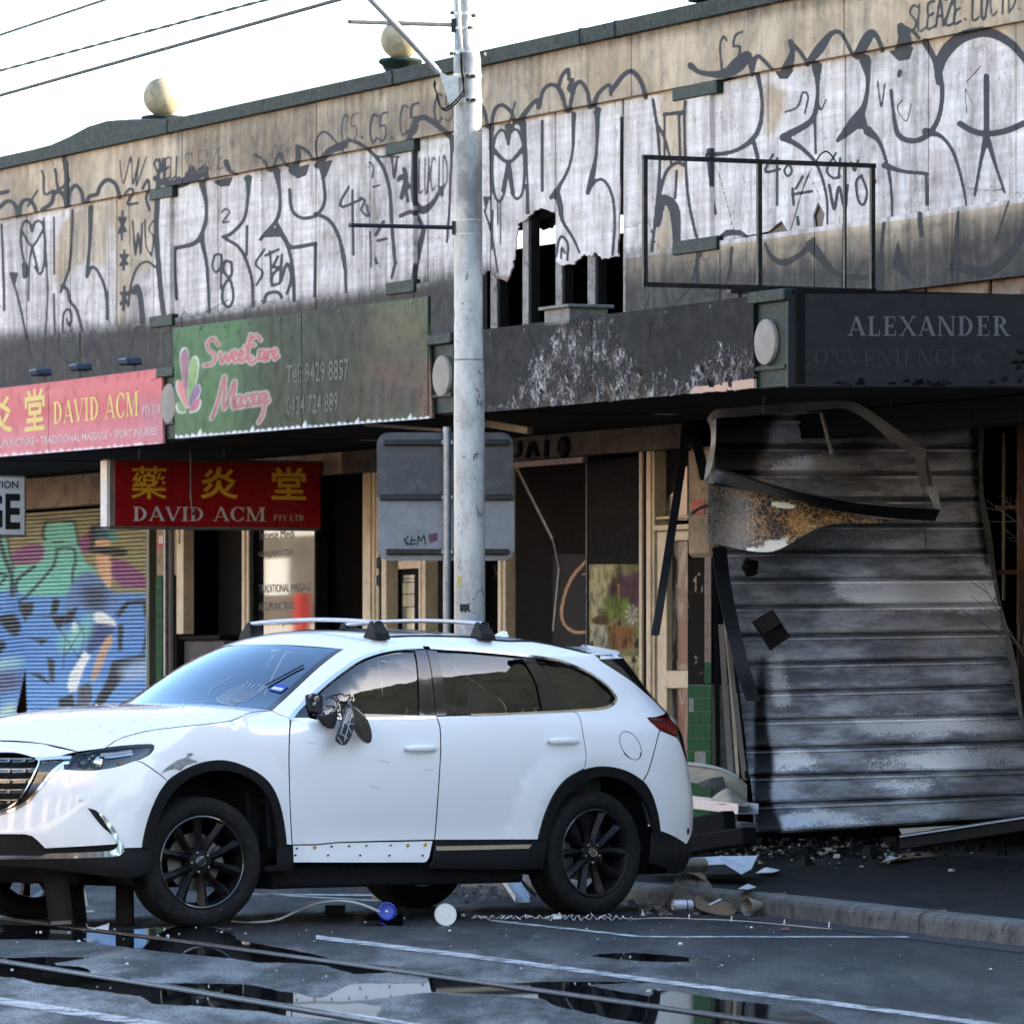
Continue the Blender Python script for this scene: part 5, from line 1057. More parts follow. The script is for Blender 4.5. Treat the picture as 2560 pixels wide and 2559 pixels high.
# ---- white hanging sign cut by the left edge
UW = -9.6
sg = thing('white_hanging_sign', pl_u(UW)(-40,1337,0), 'white hanging sign with black capitals at the left edge of the canopy', 'sign')
vbox('case', UW - .012,.14,-80,66,1187,1340, m_al, sg,.01); vbox('face', UW,.02,-75,61,1192,1335, mat('white acrylic',(.62,.62,.61),.4, var=.15), sg,0); M_INK = mat('black lettering',(.012,.012,.012),.5)
V, T, W_ = font_text('TION',.02); put_text('lettering', V, T,[(-12,1202),(46,1202),(46,1221),(-12,1221)], pl_u(UW), M_INK, sg)
V, T, W_ = font_text('GE',.03); put_text('lettering', V, T,[(-50,1232),(51,1233),(51,1324),(-50,1323)], pl_u(UW), M_INK, sg)
# ---- empty steel sign frame projecting over the canopy
UFm = 2.75
sg = thing('empty_sign_frame', pl_u(UFm)(1870,725,0), 'empty black steel sign frame standing on the canopy in front of the graffiti', 'sign frame')
m_fr = mat('black steel tube',(.012,.012,.013),.4, var=.4, scale=6, dirt=.3, dirtcol=(.12,.07,.04)); f = pl_u(UFm); th = .032
fx = lambda x, y: np.array(f(x, y,0))
for nm, a, b in (('rail',(1606,393),(2188,415)),('rail',(1606,711),(2188,728)),('upright',(1612,393),(1612,713)),('upright',(2181,413),(2181,728)),('upright',(1898,404),(1898,720)),('brace',(2112,410),(2112,726))):
    p, q = fx(*a), fx(*b)
    if nm != 'rail': q[:2] = p[:2]
    MB().bar(p, q, th if nm != 'brace' else .014, th, up=(0,0,1) if nm == 'rail' else (DR[0], DR[1],0)).build(nm, m_fr, sg)
p, q = fx(1822,722), fx(1916,725); MB().bar(p, q,.06,.06).build('foot_plate', m_fr, sg)
for x in (1850,1890): p = fx(x,724); MB().bar(p, p - np.array([0,0,.16]),.03,.03, up=(1,0,0)).build('foot', m_fr, sg)
c = thing('frame_wire', fx(2050,400), 'thin black wire looped over the top of the steel sign frame', 'wire'); MB().tube(spline([fx(1765,392), fx(1766,386), fx(1775,385), fx(1780,400)],.03),.006,5).build('wire', M_BLACK, c); MB().tube(spline([fx(2040,405), fx(2050,388), fx(2063,379),(fx(2075,384)), fx(2092,408)],.04),.006,5).build('wire', M_BLACK, c)
# ---- flood lamps above the pink sign, ridge vent on the canopy
for (x, y), lab in zip(((112,934),(212,921),(337,907)),('leftmost of three dark floodlights peeping over the pink sign', 'middle of three dark floodlights peeping over the pink sign', 'rightmost of three dark floodlights peeping over the pink sign')):
    P = np.array(wpt(x, y, VF - .25)); o = thing('floodlight', P, lab, 'floodlight', 'floodlights over the pink sign'); m_fl = mat('dark blue lamp housing',(.03,.045,.075),.35, var=.3); d = np.array([DR[0], DR[1],0]); n3 = np.array([DN[0], DN[1],0])
    V = []
    for (a, z0) in ((-.10,.0),(.10,.0)): V += [P + d * a + n3 * .10 - (0,0,.02), P + d * a - n3 * .04 - (0,0,.02), P + d * a - n3 * .02 + (0,0,.05), P + d * a + n3 * .12 + (0,0,.035)]
    bevel(mesh('housing', V,[(0,1,2,3),(7,6,5,4),(0,4,5,1),(1,5,6,2),(2,6,7,3),(3,7,4,0)], m_fl, o),.012); MB().bar(P - (0,0,.02), P - (0,0,.16),.03,.03, up=(1,0,0)).build('bracket', m_fl, o)
P = np.array(wpt(1440,782, VF - .1)); o = thing('metal_vent_box', P, 'small sooty metal box on the canopy behind the burnt sign', 'vent'); d = np.array([DR[0], DR[1],0]); n3 = np.array([DN[0], DN[1],0])
hx = lambda cu, cv, cz, a, b, h: MB().hexa([P + d * (cu + i * a) + n3 * (cv + j * b) + (0,0, cz + k * h) for k in (-1,1) for i, j in ((-1,1),(1,1),(1,-1),(-1,-1))])
bevel(hx(0,0,-.03,.21,.15,.06).build('box', M_ASHMET, o),.005); bevel(hx(0,0,.035,.25,.18,.012).build('lid', M_ASHMET, o),.004)
# ---- lettering on the shop window and raised letters on the lintel
wl = thing('window_lettering', wpt(710,1590,-.015), 'grey vinyl lettering listing treatments on the clinic window', 'lettering')
for txt, q in (('Chinese Medi',[(637,1327),(735,1320),(735,1345),(637,1350)]),('Acupunctu',[(637,1372),(730,1366),(730,1392),(637,1398)]),('• TRADITIONAL MASSAGE',[(639,1462),(777,1456),(777,1478),(639,1482)]),('• ACUPUNCTURE',[(639,1506),(737,1502),(737,1524),(639,1527)]),('• SPORT INJURIES',[(639,1548),(745,1545),(745,1566),(639,1568)])):
    V, T, W_ = font_text(txt,0); put_text('text_line', V, T, q, pl_f(-.022), mat('grey vinyl',(.16,.16,.155),.6, var=.5, scale=8), wl,.002)
rl = thing('raised_letters', wpt(1370,1185,.06), 'charred raised letters JAI and round black disc on the lintel', 'letters')
for s_, nm in ((((1297,1105),(1297,1128),(1293,1138),(1284,1140)), 'letter'),(((1316,1142),(1328,1106),(1340,1138)), 'letter'),(((1320,1128),(1336,1126)), 'letter'),(((1364,1103),(1362,1138)), 'letter')):
    V, T = flat_union(ribbon(spline(s_,3) if len(s_) > 2 else s_,7)); u, z = wuz(V[:,0], V[:,1],.085); VV, Fc = slab(FA(u,.085, z),[f[::-1] for f in T], np.array([-DN[0] * .022,-DN[1] * .022,0])); mesh(nm, VV, Fc, M_FLAKE if s_[0][0] in (1316,1320) else M_CHAR, rl)
MB().lathe([(.085,0),(.085,.03),(.07,.045),(.03,.03),(.001,.035)], wpt(1415,1117,.062),(DN[0], DN[1],0), n=26).build('disc', M_CHAR, rl, smooth=True, auto=40)
# ================================================================== WHITE SUV
TH = R(40.5); CH = np.array([-math.cos(TH),-math.sin(TH)]); CL = np.array([math.sin(TH),-math.cos(TH)])
CO = np.array([-1.7396,36.27]) - 1.465 * CH - .90 * CL
def CW(L):
    L = np.asarray(L, float); return np.concatenate([CO + L[...,0:1] * CH + L[...,1:2] * CL, L[...,2:3]],-1)
def CP(x, y, z): return tuple(CW(np.array([x, y, z])))
def table(k):
    k = np.array(k, float); q = spline(k,.02); return lambda t: np.interp(t, q[:,0], q[:,1])
b_z = table([(.10,.80),(.18,.875),(.24,.905),(.34,.928),(.45,.925),(.6,.936),(.78,.952),(.95,.958),(1.06,.948),(1.15,.926),(1.20,.902),(1.3,.862),(1.45,.795),(1.58,.715),(1.66,.655),(1.8,.56)])
x_n = table([(.1,2.25),(.2,2.32),(.3,2.385),(.45,2.43),(.6,2.435),(.8,2.415),(.95,2.37),(1.04,2.27),(1.12,2.12),(1.2,1.95),(1.4,1.9),(1.8,1.9)])
x_r = table([(.1,2.45),(.25,2.58),(.4,2.63),(.62,2.635),(.8,2.59),(.95,2.545),(1.05,2.52),(1.15,2.47),(1.25,2.38),(1.4,2.24),(1.55,2.12),(1.66,2.03),(1.8,1.95)])
EDGE = np.array([(1.15,1.165),(1.0,1.195),(.87,1.225),(.68,1.335),(.5,1.435),(.3,1.535),(.2,1.578),(.0,1.628),(-.3,1.664),(-.7,1.682),(-1.2,1.672),(-1.6,1.632),(-1.85,1.585)])
def s_half(x, z):
    x, z = np.broadcast_arrays(np.asarray(x, float), np.asarray(z, float)); b = b_z(z)
    for xc in (1.465,-1.465):                                   # swollen wheel arches
        r = np.hypot(x - xc, z - .40); b = b + .020 * np.clip(1 - np.abs(r - .54) / .17,0,1) ** .7 * (z < .96)
    b = b - .012 * np.exp(-((z - .50) / .12) ** 2) * np.exp(-(x / .75) ** 4)
    b = b - np.where(z > 1.1, np.clip(z - 1.1,0,.2) / .2,0) * np.clip(-x - .9,0,2) * .045
    d = dist_poly(EDGE, x, z, closed=False); above = z > np.interp(x, EDGE[::-1,0], EDGE[::-1,1]); d = np.where(above,0, d)
    rad = np.interp(x,[-.3,.2,.6,.9],[.11,.13,.16,.17]); amt = np.interp(x,[-1.8,-.3,.2,.75,.95,1.2],[.06,.055,.085,.14,.10,.02]); b = b - amt * np.clip(1 - d / rad,0,1) ** 1.8 * (lambda q: q * q * (3 - 2 * q))(np.clip((z - 1.04) / .18,0,1))
    n = 2.6; t = np.clip((x - 1.5) / (x_n(z) - 1.5),0,1); b = b * (1 - t ** n) ** (1 / n)
    n = 2.9; t = np.clip((-x - 1.55) / (x_r(z) - 1.55),0,1); b = b * (1 - t ** n) ** (1 / n)
    return b
def sh_side(a, z): a, z = np.broadcast_arrays(a, z); return np.stack([a, s_half(a, z), z],-1)
def sh_nose(a, z):                                              # a: 0 at the side .. pi/2 on the centre line
    a, z = np.broadcast_arrays(a, z); n = 2.6; xn = x_n(z); x = 1.5 + (xn - 1.5) * np.sin(a) ** (2 / n); y = s_half(x, z); return np.stack([x, y, z],-1)
def sh_tail(a, z):
    a, z = np.broadcast_arrays(a, z); n = 2.9; xr = x_r(z); x = -(1.55 + (xr - 1.55) * np.sin(a) ** (2 / n)); y = s_half(x, z); return np.stack([x, y, z],-1)
GRID = {sh_side: (np.linspace(-2.45,2.3,160), np.linspace(.15,1.75,90),1.0), sh_nose: (np.linspace(.05,1.5706,130), np.linspace(.15,1.2,70),.85), sh_tail: (np.linspace(.05,1.5706,130), np.linspace(.15,1.7,80),.85)}
GCACHE = {}
def inv(shell, pts):
    """photo points -> shell parameters, by table look-up and Newton steps"""
    pts = np.asarray(pts, float)[:, :2]
    if shell not in GCACHE:
        A, Z, _ = GRID[shell]; a, z = np.meshgrid(A, Z); P = CW(shell(a, z)); e = 1e-3
        du = CW(shell(a + e, z)) - P; dv = CW(shell(a, z + e)) - P; nr = np.cross(du, dv); ray = P - np.array([0,0, HC]); 
        out_ = P - np.array([*CO,.9]); nr = np.where(((nr * out_).sum(-1) < 0)[..., None],-nr, nr); vis = (nr * ray).sum(-1) < 0
        px, py = proj(P); GCACHE[shell] = (a.ravel(), z.ravel(), px.ravel(), py.ravel(), vis.ravel())
    a, z, px, py, vis = GCACHE[shell]; A_, Z_, _ = GRID[shell]
    d = (px[None] - pts[:,0:1]) ** 2 + (py[None] - pts[:,1:2]) ** 2 + np.where(vis,0,900)[None]; i = np.argmin(d,1); q = np.stack([a[i], z[i]],1); e = 1e-4
    pj = lambda qa, qz: np.stack(proj(CW(shell(qa, qz))),1)
    for _ in range(8):
        P0 = pj(q[:,0], q[:,1]); J = np.stack([(pj(q[:,0] + e, q[:,1]) - P0) / e,(pj(q[:,0], q[:,1] + e) - P0) / e],2)
        st = (np.linalg.pinv(J, rcond=.02) @ (pts - P0)[..., None])[...,0]; q = q + np.clip(st,-.05,.05); q[:,0] = np.clip(q[:,0], A_[0], A_[-1]); q[:,1] = np.clip(q[:,1],.12,1.74)
    return q
def inset(P, d):
    P = np.asarray(P, float); n = len(P); ar = np.sum(P[:,0] * np.roll(P[:,1],-1) - np.roll(P[:,0],-1) * P[:,1]); s = 1 if ar > 0 else -1
    e = np.roll(P,-1,0) - P; L = np.linalg.norm(e, axis=1, keepdims=True) + 1e-9; nn = np.stack([-e[:,1], e[:,0]],1) / L * s; m = nn + np.roll(nn,1,0); m /= np.maximum(np.linalg.norm(m, axis=1, keepdims=True),.35); return P + m * d
CAR = thing('white_suv', CP(0,0,0), 'damaged white five door SUV with black wheel arches stopped across the tram track', 'car')
def with_normals(name, V, Fc, N, m, parent, label=None):
    o = mesh(name, V, Fc, m, parent, smooth=True, label=label)
    try: o.data.normals_split_custom_set_from_vertices([tuple(n) for n in N])
    except Exception as e: print('normals', name, e)
    return o
def lift(shell, Q, off=0.0):
    P = shell(Q[:,0], Q[:,1]); e = 2e-3; du = shell(Q[:,0] + e, Q[:,1]) - shell(Q[:,0] - e, Q[:,1]); dv = shell(Q[:,0], Q[:,1] + e) - shell(Q[:,0], Q[:,1] - e)
    N = np.cross(du, dv); N /= np.linalg.norm(N, axis=1, keepdims=True) + 1e-12; outw = np.stack([P[:,0] * .25, P[:,1],0 * P[:,0]],1); s = np.sign((N * outw).sum(1, keepdims=True)); s[s == 0] = 1; N = N * s
    return P + N * off, N
def cpanel(name, shell, px, m, off=0.0, step=.045, gap=.0042, flange=.018, mirror=True, parent=None, holes_px=(), raw=None, label=None):
    Q = inv(shell, px) if raw is None else np.array(raw, float); sc = np.array([GRID[shell][2],1.0]); Q2 = Q * sc
    if gap: Q2 = inset(Q2, gap)
    H = [inv(shell, h) * sc for h in holes_px]
    V, T = tri_poly(Q2, step, H, jit=.05); P, N = lift(shell, V / sc, off)
    Ta = np.array(T); fn = np.cross(P[Ta[:,1]] - P[Ta[:,0]], P[Ta[:,2]] - P[Ta[:,0]])
    if (fn * N[Ta[:,0]]).sum() < 0: T = [f[::-1] for f in T]
    E = outline_edges(T); ob = []
    for sgn in ((1,-1) if mirror else (1,)):
        mv = np.array([1, sgn,1.0]); PV = P * mv; NV = N * mv; TT = [f if sgn == 1 else f[::-1] for f in T]; n = len(PV); VV = [PV]; NN = [NV]; FF = list(TT)
        if flange:
            bi = sorted({i for e in E for i in e}); mp = {b: k for k, b in enumerate(bi)}; c = PV.mean(0)
            B0 = PV[bi]; B1 = B0 - NV[bi] * flange; od = np.zeros_like(B0)
            for a, b in E:
                t_ = PV[b] - PV[a]; o_ = np.cross(t_, NV[a]) * sgn; o_ /= np.linalg.norm(o_) + 1e-9; od[mp[a]] += o_; od[mp[b]] += o_
            od /= np.linalg.norm(od, axis=1, keepdims=True) + 1e-9
            VV += [B0, B1]; NN += [od * .8 + NV[bi] * .6, od]; k = len(bi)
            for a, b in E:
                q = (n + mp[b], n + mp[a], n + k + mp[a], n + k + mp[b]); FF.append(q if sgn == 1 else q[::-1])
        W3 = CW(np.vstack(VV)); Nw = np.vstack(NN); Nw = np.concatenate([Nw[:,0:1] * CH + Nw[:,1:2] * CL, Nw[:,2:3]],1); Nw /= np.linalg.norm(Nw, axis=1, keepdims=True) + 1e-9
        # local frame is left-handed against the world: flip windings
        d = np.linalg.det(np.array([[*CH,0],[*CL,0],[0,0,1]])); FF2 = FF if d > 0 else [f[::-1] for f in FF]
        oo = with_normals(name, W3, FF2, Nw,[m, M_BLACK] if m is M_CARW else m, parent or CAR, label if sgn == 1 else None); ob.append(oo)
        if m is M_CARW and flange: mi = np.zeros(len(FF2), np.int32); mi[len(TT):] = 1; oo.data.polygons.foreach_set('material_index', mi)  # edge flanges of white panels coloured black, as painted shade in the gaps
    return ob
# ---- materials
def m_paint():
    t = NT('white pearl car paint'); n_ = t.noise(1.3,4); d = t.noise(30,5,.7); z = t.n('SeparateXYZ'); t.l(t.pos, z.inputs[0])
    c = t.mix(t.math('MULTIPLY', t.smooth(d,.58,.8),.10),(.80,.80,.80,1),(.45,.43,.40,1)); return t.set(c,.32,0,.5,1.0,.04)
M_CARW = m_paint()
M_PLB = mat('black textured plastic',(.0075,.0075,.0085),.55, var=.25, scale=14, bump=.25, bscale=260, rvar=.08); M_CHROME = mat('car chrome',(.82,.82,.83),.06, metal=1, var=.06, rvar=.03); M_GLBLK = mat('gloss black trim',(.008,.008,.009),.12, var=.1, coat=.6, rvar=.04)
M_TYRE = mat('tyre rubber',(.008,.008,.008),.8, var=.35, scale=12, bump=.25, bscale=90, dirt=.5, dirtcol=(.028,.026,.023)); M_RIM = mat('gloss black alloy',(.005,.005,.0055),.42, var=.2, scale=10, dirt=.25, dirtcol=(.05,.045,.04)); M_DISC = mat('brake steel',(.30,.28,.25),.45, metal=.9, var=.4, scale=20)
M_UNDER = mat('dark underbody',(.004,.004,.004),.85); M_SEAT = mat('dark grey seat cloth',(.022,.021,.020),.85, var=.2, scale=40, bump=.2); M_DASH = mat('dashboard plastic',(.022,.023,.026),.6)
def m_cglass(name, tint, extra=.0):
    t = NT(name); g = t.n('BsdfGlossy'); g.inputs['Roughness'].default_value = .01; g.inputs[0].default_value = (.72,.86,1,1) if extra > .1 else (1,1,1,1); tr = t.n('BsdfTransparent'); tr.inputs[0].default_value = (*tint,1); f = t.n('Fresnel'); f.inputs[0].default_value = 1.5
    ms = t.n('MixShader'); t.l(t.math('ADD', f.outputs[0], extra, True), ms.inputs[0]); t.l(tr.outputs[0], ms.inputs[1]); t.l(g.outputs[0], ms.inputs[2]); t.l(ms.outputs[0], t.o.inputs[0]); return t.m
M_WSG = m_cglass('windscreen glass',(.22,.28,.33),.20); M_SIDEG = m_cglass('tinted side glass',(.34,.34,.31),.05)
def m_lens():
    t = NT('clear lamp lens'); g = t.n('BsdfGlossy'); g.inputs['Roughness'].default_value = .02; tr = t.n('BsdfTransparent'); tr.inputs[0].default_value = (.85,.87,.9,1); f = t.n('Fresnel'); f.inputs[0].default_value = 1.5; ms = t.n('MixShader'); t.l(f.outputs[0], ms.inputs[0]); t.l(tr.outputs[0], ms.inputs[1]); t.l(g.outputs[0], ms.inputs[2]); t.l(ms.outputs[0], t.o.inputs[0]); return t.m
M_LENS = m_lens(); M_REDL = mat('red lamp lens',(.16,.001,.003),.2, var=.5, scale=40, spec=.15)
# ---- traced outlines
def zA(*p): return [(x * .2175,1740 + y * .2175) for x, y in p]
def zB(*p): return [(280 + x * .3209,1520 + y * .3209) for x, y in p]
def zC(*p): return [(700 + x * .28986,1580 + y * .28986) for x, y in p]
def zD(*p): return [(1240 + x * .3314,1520 + y * .3314) for x, y in p]
def zE(*p): return [(340 + x * .2382,1880 + y * .2382) for x, y in p]
def zG(*p): return [(1340 + x * .2175,1900 + y * .2175) for x, y in p]
def q1(*p): return [(x * .46608,1500 + y * .46608) for x, y in p]
def q2(*p): return [(850 + x * .46608,1500 + y * .46608) for x, y in p]
def sp(pts, st=9): return [tuple(p) for p in spline(pts, st)]
wsE = sp(zB((1245,795),(1330,720),(1400,655),(1500,562),(1600,470),(1700,388),(1760,345),(1805,318)))
ditch = sp(zB((1805,318),(1870,285)) + zC((640,100),(770,62),(900,46),(1050,38),(1300,35),(1620,45),(1932,78)) + q2((1030,221),(1180,250),(1330,285),(1357,293)))
dpil = sp(q2((1357,293),(1405,330),(1480,378),(1560,432),(1620,482),(1680,535),(1722,578),(1745,605)))
bgapR = sp(q2((1715,696),(1705,730),(1690,790),(1665,880),(1645,935),(1622,968)),6)
arR = sp(q2((1062,1284)) + zG((40,830),(100,620),(200,400),(320,240),(440,155),(550,105),(650,80),(750,69),(900,81),(1060,130),(1225,240),(1320,380),(1380,560),(1408,700),(1420,815)))
arRi = sp(zG((128,925),(150,790),(200,640),(260,520),(350,400),(480,285),(640,205),(800,180),(950,212),(1080,282),(1200,395),(1285,540),(1325,680),(1345,830)))
arF = sp(zE((62,1000),(80,880),(120,720),(170,580),(240,430),(330,305),(430,230),(560,160),(700,110),(850,88),(980,97),(1120,140),(1280,220),(1400,330),(1480,480),(1530,660),(1560,850),(1572,970)))
arFi = sp(zE((172,1000),(190,860),(230,700),(290,560),(370,430),(480,322),(620,238),(780,192),(930,190),(1060,216),(1200,282),(1310,375),(1390,495),(1440,640),(1470,800),(1487,975)))
gapF = sp([(726,1794)] + q1((1557,665),(1553,720),(1550,850),(1553,1000),(1558,1150),(1567,1310)))
gapM = sp(q2((515,622),(530,655),(538,700),(540,800),(533,940),(520,1130),(508,1285)))
gapR = sp(q2((1245,592),(1275,608),(1290,640),(1302,700),(1315,780),(1321,830),(1318,870),(1311,902)))
dlo = sp(zC((90,748),(140,672),(260,552),(400,425),(560,302),(700,215),(850,163),(1000,134),(1150,123),(1262,121)) + q2((560,254),(700,262),(900,280),(1040,296),(1120,308),(1200,325),(1330,380),(1430,450),(1478,506)),8)
qend = sp(q2((1478,506),(1487,530),(1470,556),(1435,577),(1380,586)),4)
beltF = zC((90,748),(350,747),(600,745),(1000,739),(1345,733)); beltR = q2((515,622),(700,615),(900,608),(1100,599),(1245,592)); beltQ = q2((1245,592),(1380,586))
def near(curve, pt): c = np.array(curve); return int(np.argmin(((c - np.array(pt)) ** 2).sum(1)))
tlt = q2((1645,628),(1680,658),(1715,696))
iR = near(arR, bgapR[-1]); iD = near(arR, gapR[-1]); iF0 = near(arF, zE((330,305))[0])
# body side: pillars, cant rail and rear quarter in one pressing
body = wsE + ditch[1:] + dpil[1:] + q2((1738,612),(1690,626),(1645,628)) + tlt[1:] + bgapR[1:] + arR[iD:iR][::-1] + gapR[::-1][1:] + beltQ[1:] + qend[::-1][1:] + dlo[::-1][1:] + [(726,1794),(700,1786)]
cpanel('body_side', sh_side, body, M_CARW, step=.05, gap=.001)
hoodseam = sp(zB((1245,795),(1150,800)) + zB((1050,815),(985,850),(900,878),(740,897)) + zA((1810,375),(1600,415),(1400,470),(1300,520),(1205,592)),10)
ibg = zA((1925,975),(1850,910),(1740,830),(1640,765),(1560,738))
hlTail = sp(zA((1560,738),(1700,672),(1752,622),(1764,585),(1742,556),(1500,566),(1205,595)),5)
fender = hoodseam[::-1] + [(700,1786),(726,1794)] + gapF[1:] + zE((1640,970),(1572,970)) + arF[iF0:][::-1][1:] + ibg[1:-1] + hlTail[:-1]
cpanel('front_fender', sh_side, fender, M_CARW, step=.045)
sillF = q1((1575,1312),(1700,1310)) + q2((0,1298),(300,1290),(508,1286))
doorF = beltF[:-1] + gapM + sillF[::-1][1:] + gapF[::-1][:-1]
fd = cpanel('front_door', sh_side, doorF, M_CARW, step=.05)
doorR = beltR[:-1] + gapR + arR[:iD][::-1][1:] + q2((900,1285),(700,1286)) + gapM[::-1][:-1]
rd = cpanel('rear_door', sh_side, doorR, M_CARW, step=.05)
# glazing: gloss black surround first, then panes, then the bright strip
cpanel('window_surround', sh_side, dlo + qend[1:] + beltQ[::-1][1:] + beltR[::-1][1:] + beltF[::-1][1:-1], M_GLBLK, off=-.022, flange=0, gap=0, step=.06)
def pane(name, px, m=M_SIDEG, off=-.012): return cpanel(name, sh_side, px, m, off=off, flange=0, gap=0, step=.06)
# openings are cut by building the surround as frames: panes lie over a dark cabin, so replace the surround by bars
for o in [o for o in CAR.children if o.name.startswith('window_surround')]: bpy.data.objects.remove(o)
gF = sp(zC((262,562),(400,442),(560,325),(700,240),(850,190),(1000,163),(1165,153))) + zC((1205,720),(800,726),(255,728))
gR = sp(q2((527,270),(700,277),(850,290),(978,306))) + sp(q2((978,306),(1050,430),(1087,583)))[1:] + q2((800,598),(572,609))
gQ = sp(q2((1062,320),(1200,345),(1310,393),(1400,458),(1462,518),(1445,560),(1380,574),(1243,582)),6)
pane('side_window', gF); pane('side_window', gR); pane('side_window', gQ)
pane('pillar_trim', zC((1165,150),(1262,146),(1342,716),(1205,722)), M_GLBLK,-.004); pane('pillar_trim', zC((1270,147),(1356,152),(1440,708),(1350,716)), M_GLBLK,-.004)
pane('pillar_trim', sp(q2((978,304),(1005,300),(1040,306))) + q2((1243,583),(1087,588)) + sp(q2((1087,583),(1050,430),(978,306)))[:-1], M_GLBLK,-.004)
pane('mirror_sail', zC((128,728),(262,556),(258,730)), M_GLBLK,-.003)
def strip(name, pts, wd, m, off=.003, shell=sh_side, mirror=True, close=False):
    """narrow moulding following a photo curve on the body"""
    Q = inv(shell, pts); sc = np.array([GRID[shell][2],1.0]); S = Q * sc; d = np.gradient(S, axis=0); d /= np.linalg.norm(d, axis=1, keepdims=True) + 1e-9; nn = np.stack([-d[:,1], d[:,0]],1)
    if not np.isscalar(wd): wd = np.asarray(wd)[:, None]
    for sg_ in ((1,-1) if mirror else (1,)):
        V = []
        for k, o_ in ((-.5,-.006),(-.4, off),(.4, off),(.5,-.006)):
            P, N = lift(shell,(S + nn * wd * k) / sc, o_); V.append(P * (1, sg_,1))
        n = len(S); V = np.vstack(V); Fc = [(r * n + i, r * n + i + 1,(r + 1) * n + i + 1,(r + 1) * n + i) for r in range(3) for i in range(n - 1)]
        mesh(name, CW(V), Fc, m, CAR, smooth=True, auto=50)
idM = near(dlo, zC((1262,121))[0])
strip('chrome_strip',[(a, b + 3.2) for a, b in dlo[:idM]],.019, M_CHROME); strip('chrome_strip',[(a, b + 3.2) for a, b in dlo[idM + 1:]] + [(a - 2, b - 1) for a, b in qend[1:]],.019, M_CHROME)
strip('chrome_strip',[(a, b + 0.5) for a, b in beltF],.016, M_CHROME); strip('chrome_strip',[(a, b + .5) for a, b in beltR[1:]] + [(a, b - .5) for a, b in beltQ[1:]],.016, M_CHROME)
# cladding
cpanel('wheel_arch_trim', sh_side, arF + arFi[::-1], M_PLB, off=.010, step=.05, gap=0, flange=.03); cpanel('wheel_arch_trim', sh_side, arR + arRi[::-1], M_PLB, off=.010, step=.05, gap=0, flange=.03)
cpanel('side_skirt', sh_side, q2((510,1289),(1062,1287),(1108,1287),(1100,1330),(1080,1440),(760,1441),(470,1437),(500,1396)), M_PLB, off=.006, gap=0); cpanel('skirt_bright_strip', sh_side, q2((512,1319),(760,1314),(1023,1308),(1008,1331),(760,1338),(513,1343)), M_CHROME, off=.012, gap=0, flange=.008)
es = cpanel('exposed_sill', sh_side, q1((1576,1315),(1700,1313)) + q2((0,1301),(250,1296),(500,1291),(482,1375),(470,1397),(455,1405),(0,1405)) + q1((1576,1405)), M_CARW, off=-.006, gap=0, flange=.02, mirror=False)[0]
cpanel('wheel_arch_trim', sh_side, zE((1487,978),(1645,988),(1650,1150),(1645,1240),(1350,1245),(1360,1200),(1480,1190)), M_PLB, off=.004, gap=0)
M_CLIP = mat('orange plastic clip',(.60,.28,.02),.5)
def dot(pt, r, m, nm, off=.004, par=None, shell=sh_side):
    P, N = lift(shell, inv(shell,[pt]), off - .006 + (0)); P0 = CW(P)[0]; n3 = np.array([*(N[0,0] * CH + N[0,1] * CL), N[0,2]]); MB().lathe([(r,-.004),(r,.004),(r * .7,.006),(.0005,.006)], P0, n3, n=12).build(nm, m, par or CAR)
for p in q2((365,1313),(458,1311)) + q1((1689,1325)): dot(p,.0105, M_CLIP, 'fixing_clip', par=es)
for p in q2((50,1318),(143,1316),(273,1314),(110,1367),(267,1368),(445,1368)) + q1((1593,1330),(1780,1320),(1874,1318),(1586,1366),(1761,1367)): dot(p,.0055, M_BLACK, 'bolt_hole', par=es)
# fuel flap, handles
fl = [(zD((1015,1035))[0][0] + 25.5 * math.cos(a) * 1.05 + 5 * math.sin(a), zD((1015,1035))[0][1] + 34 * math.sin(a) + 10 * math.cos(a)) for a in np.linspace(0,2 * math.pi,40)[:-1]]
strip('fuel_flap_gap', fl + fl[:1],.004, M_BLACK, off=.0012, mirror=False)
def handle(c, w_, parent):
    (x, z), = inv(sh_side,[c]); 
    for sg_ in (1,-1):
        V = []; n = 14; k = 10
        for i in range(n + 1):
            t = i / n; xx = x + w_ / 2 - w_ * t; y0 = float(s_half(xx, z)) ; lf = .030 * min(1, math.sin(math.pi * min(max(t,.02),.98)) ** .5 * 1.15); hh = .019 * (min(1,8 * t + .25) * min(1,8 * (1 - t) + .25)) ** .5
            for j in range(k):
                a = 2 * math.pi * j / k; V.append((xx,(y0 + lf + .009 * math.cos(a)) * sg_, z + hh * math.sin(a)))
        Fc = [(i * k + j, i * k + (j + 1) % k,(i + 1) * k + (j + 1) % k,(i + 1) * k + j) for i in range(n) for j in range(k)] + [tuple(range(k)), tuple(n * k + j for j in range(k))[::-1]]
        pr = parent[0] if sg_ == 1 else parent[1]; mesh('door_handle', CW(np.array(V)), Fc, M_CARW, pr, smooth=True)
        cup = [(x - w_ * .12 + .055 * math.cos(a), z + .012 + .034 * math.sin(a)) for a in np.linspace(0,2 * math.pi,25)[:-1]]
        P, N = lift(sh_side, np.array(cup),.0008); C0, N0 = lift(sh_side, np.array([[x - w_ * .12, z + .006]]),-.02); VV = np.vstack([P, C0]) * (1, sg_,1); mesh('handle_cup', CW(VV),[(i,(i + 1) % 24,24) for i in range(24)], M_CARW, pr, smooth=True)
handle(zC((1205,1000))[0],.25, fd); handle(zD((500,1000))[0],.25, rd)
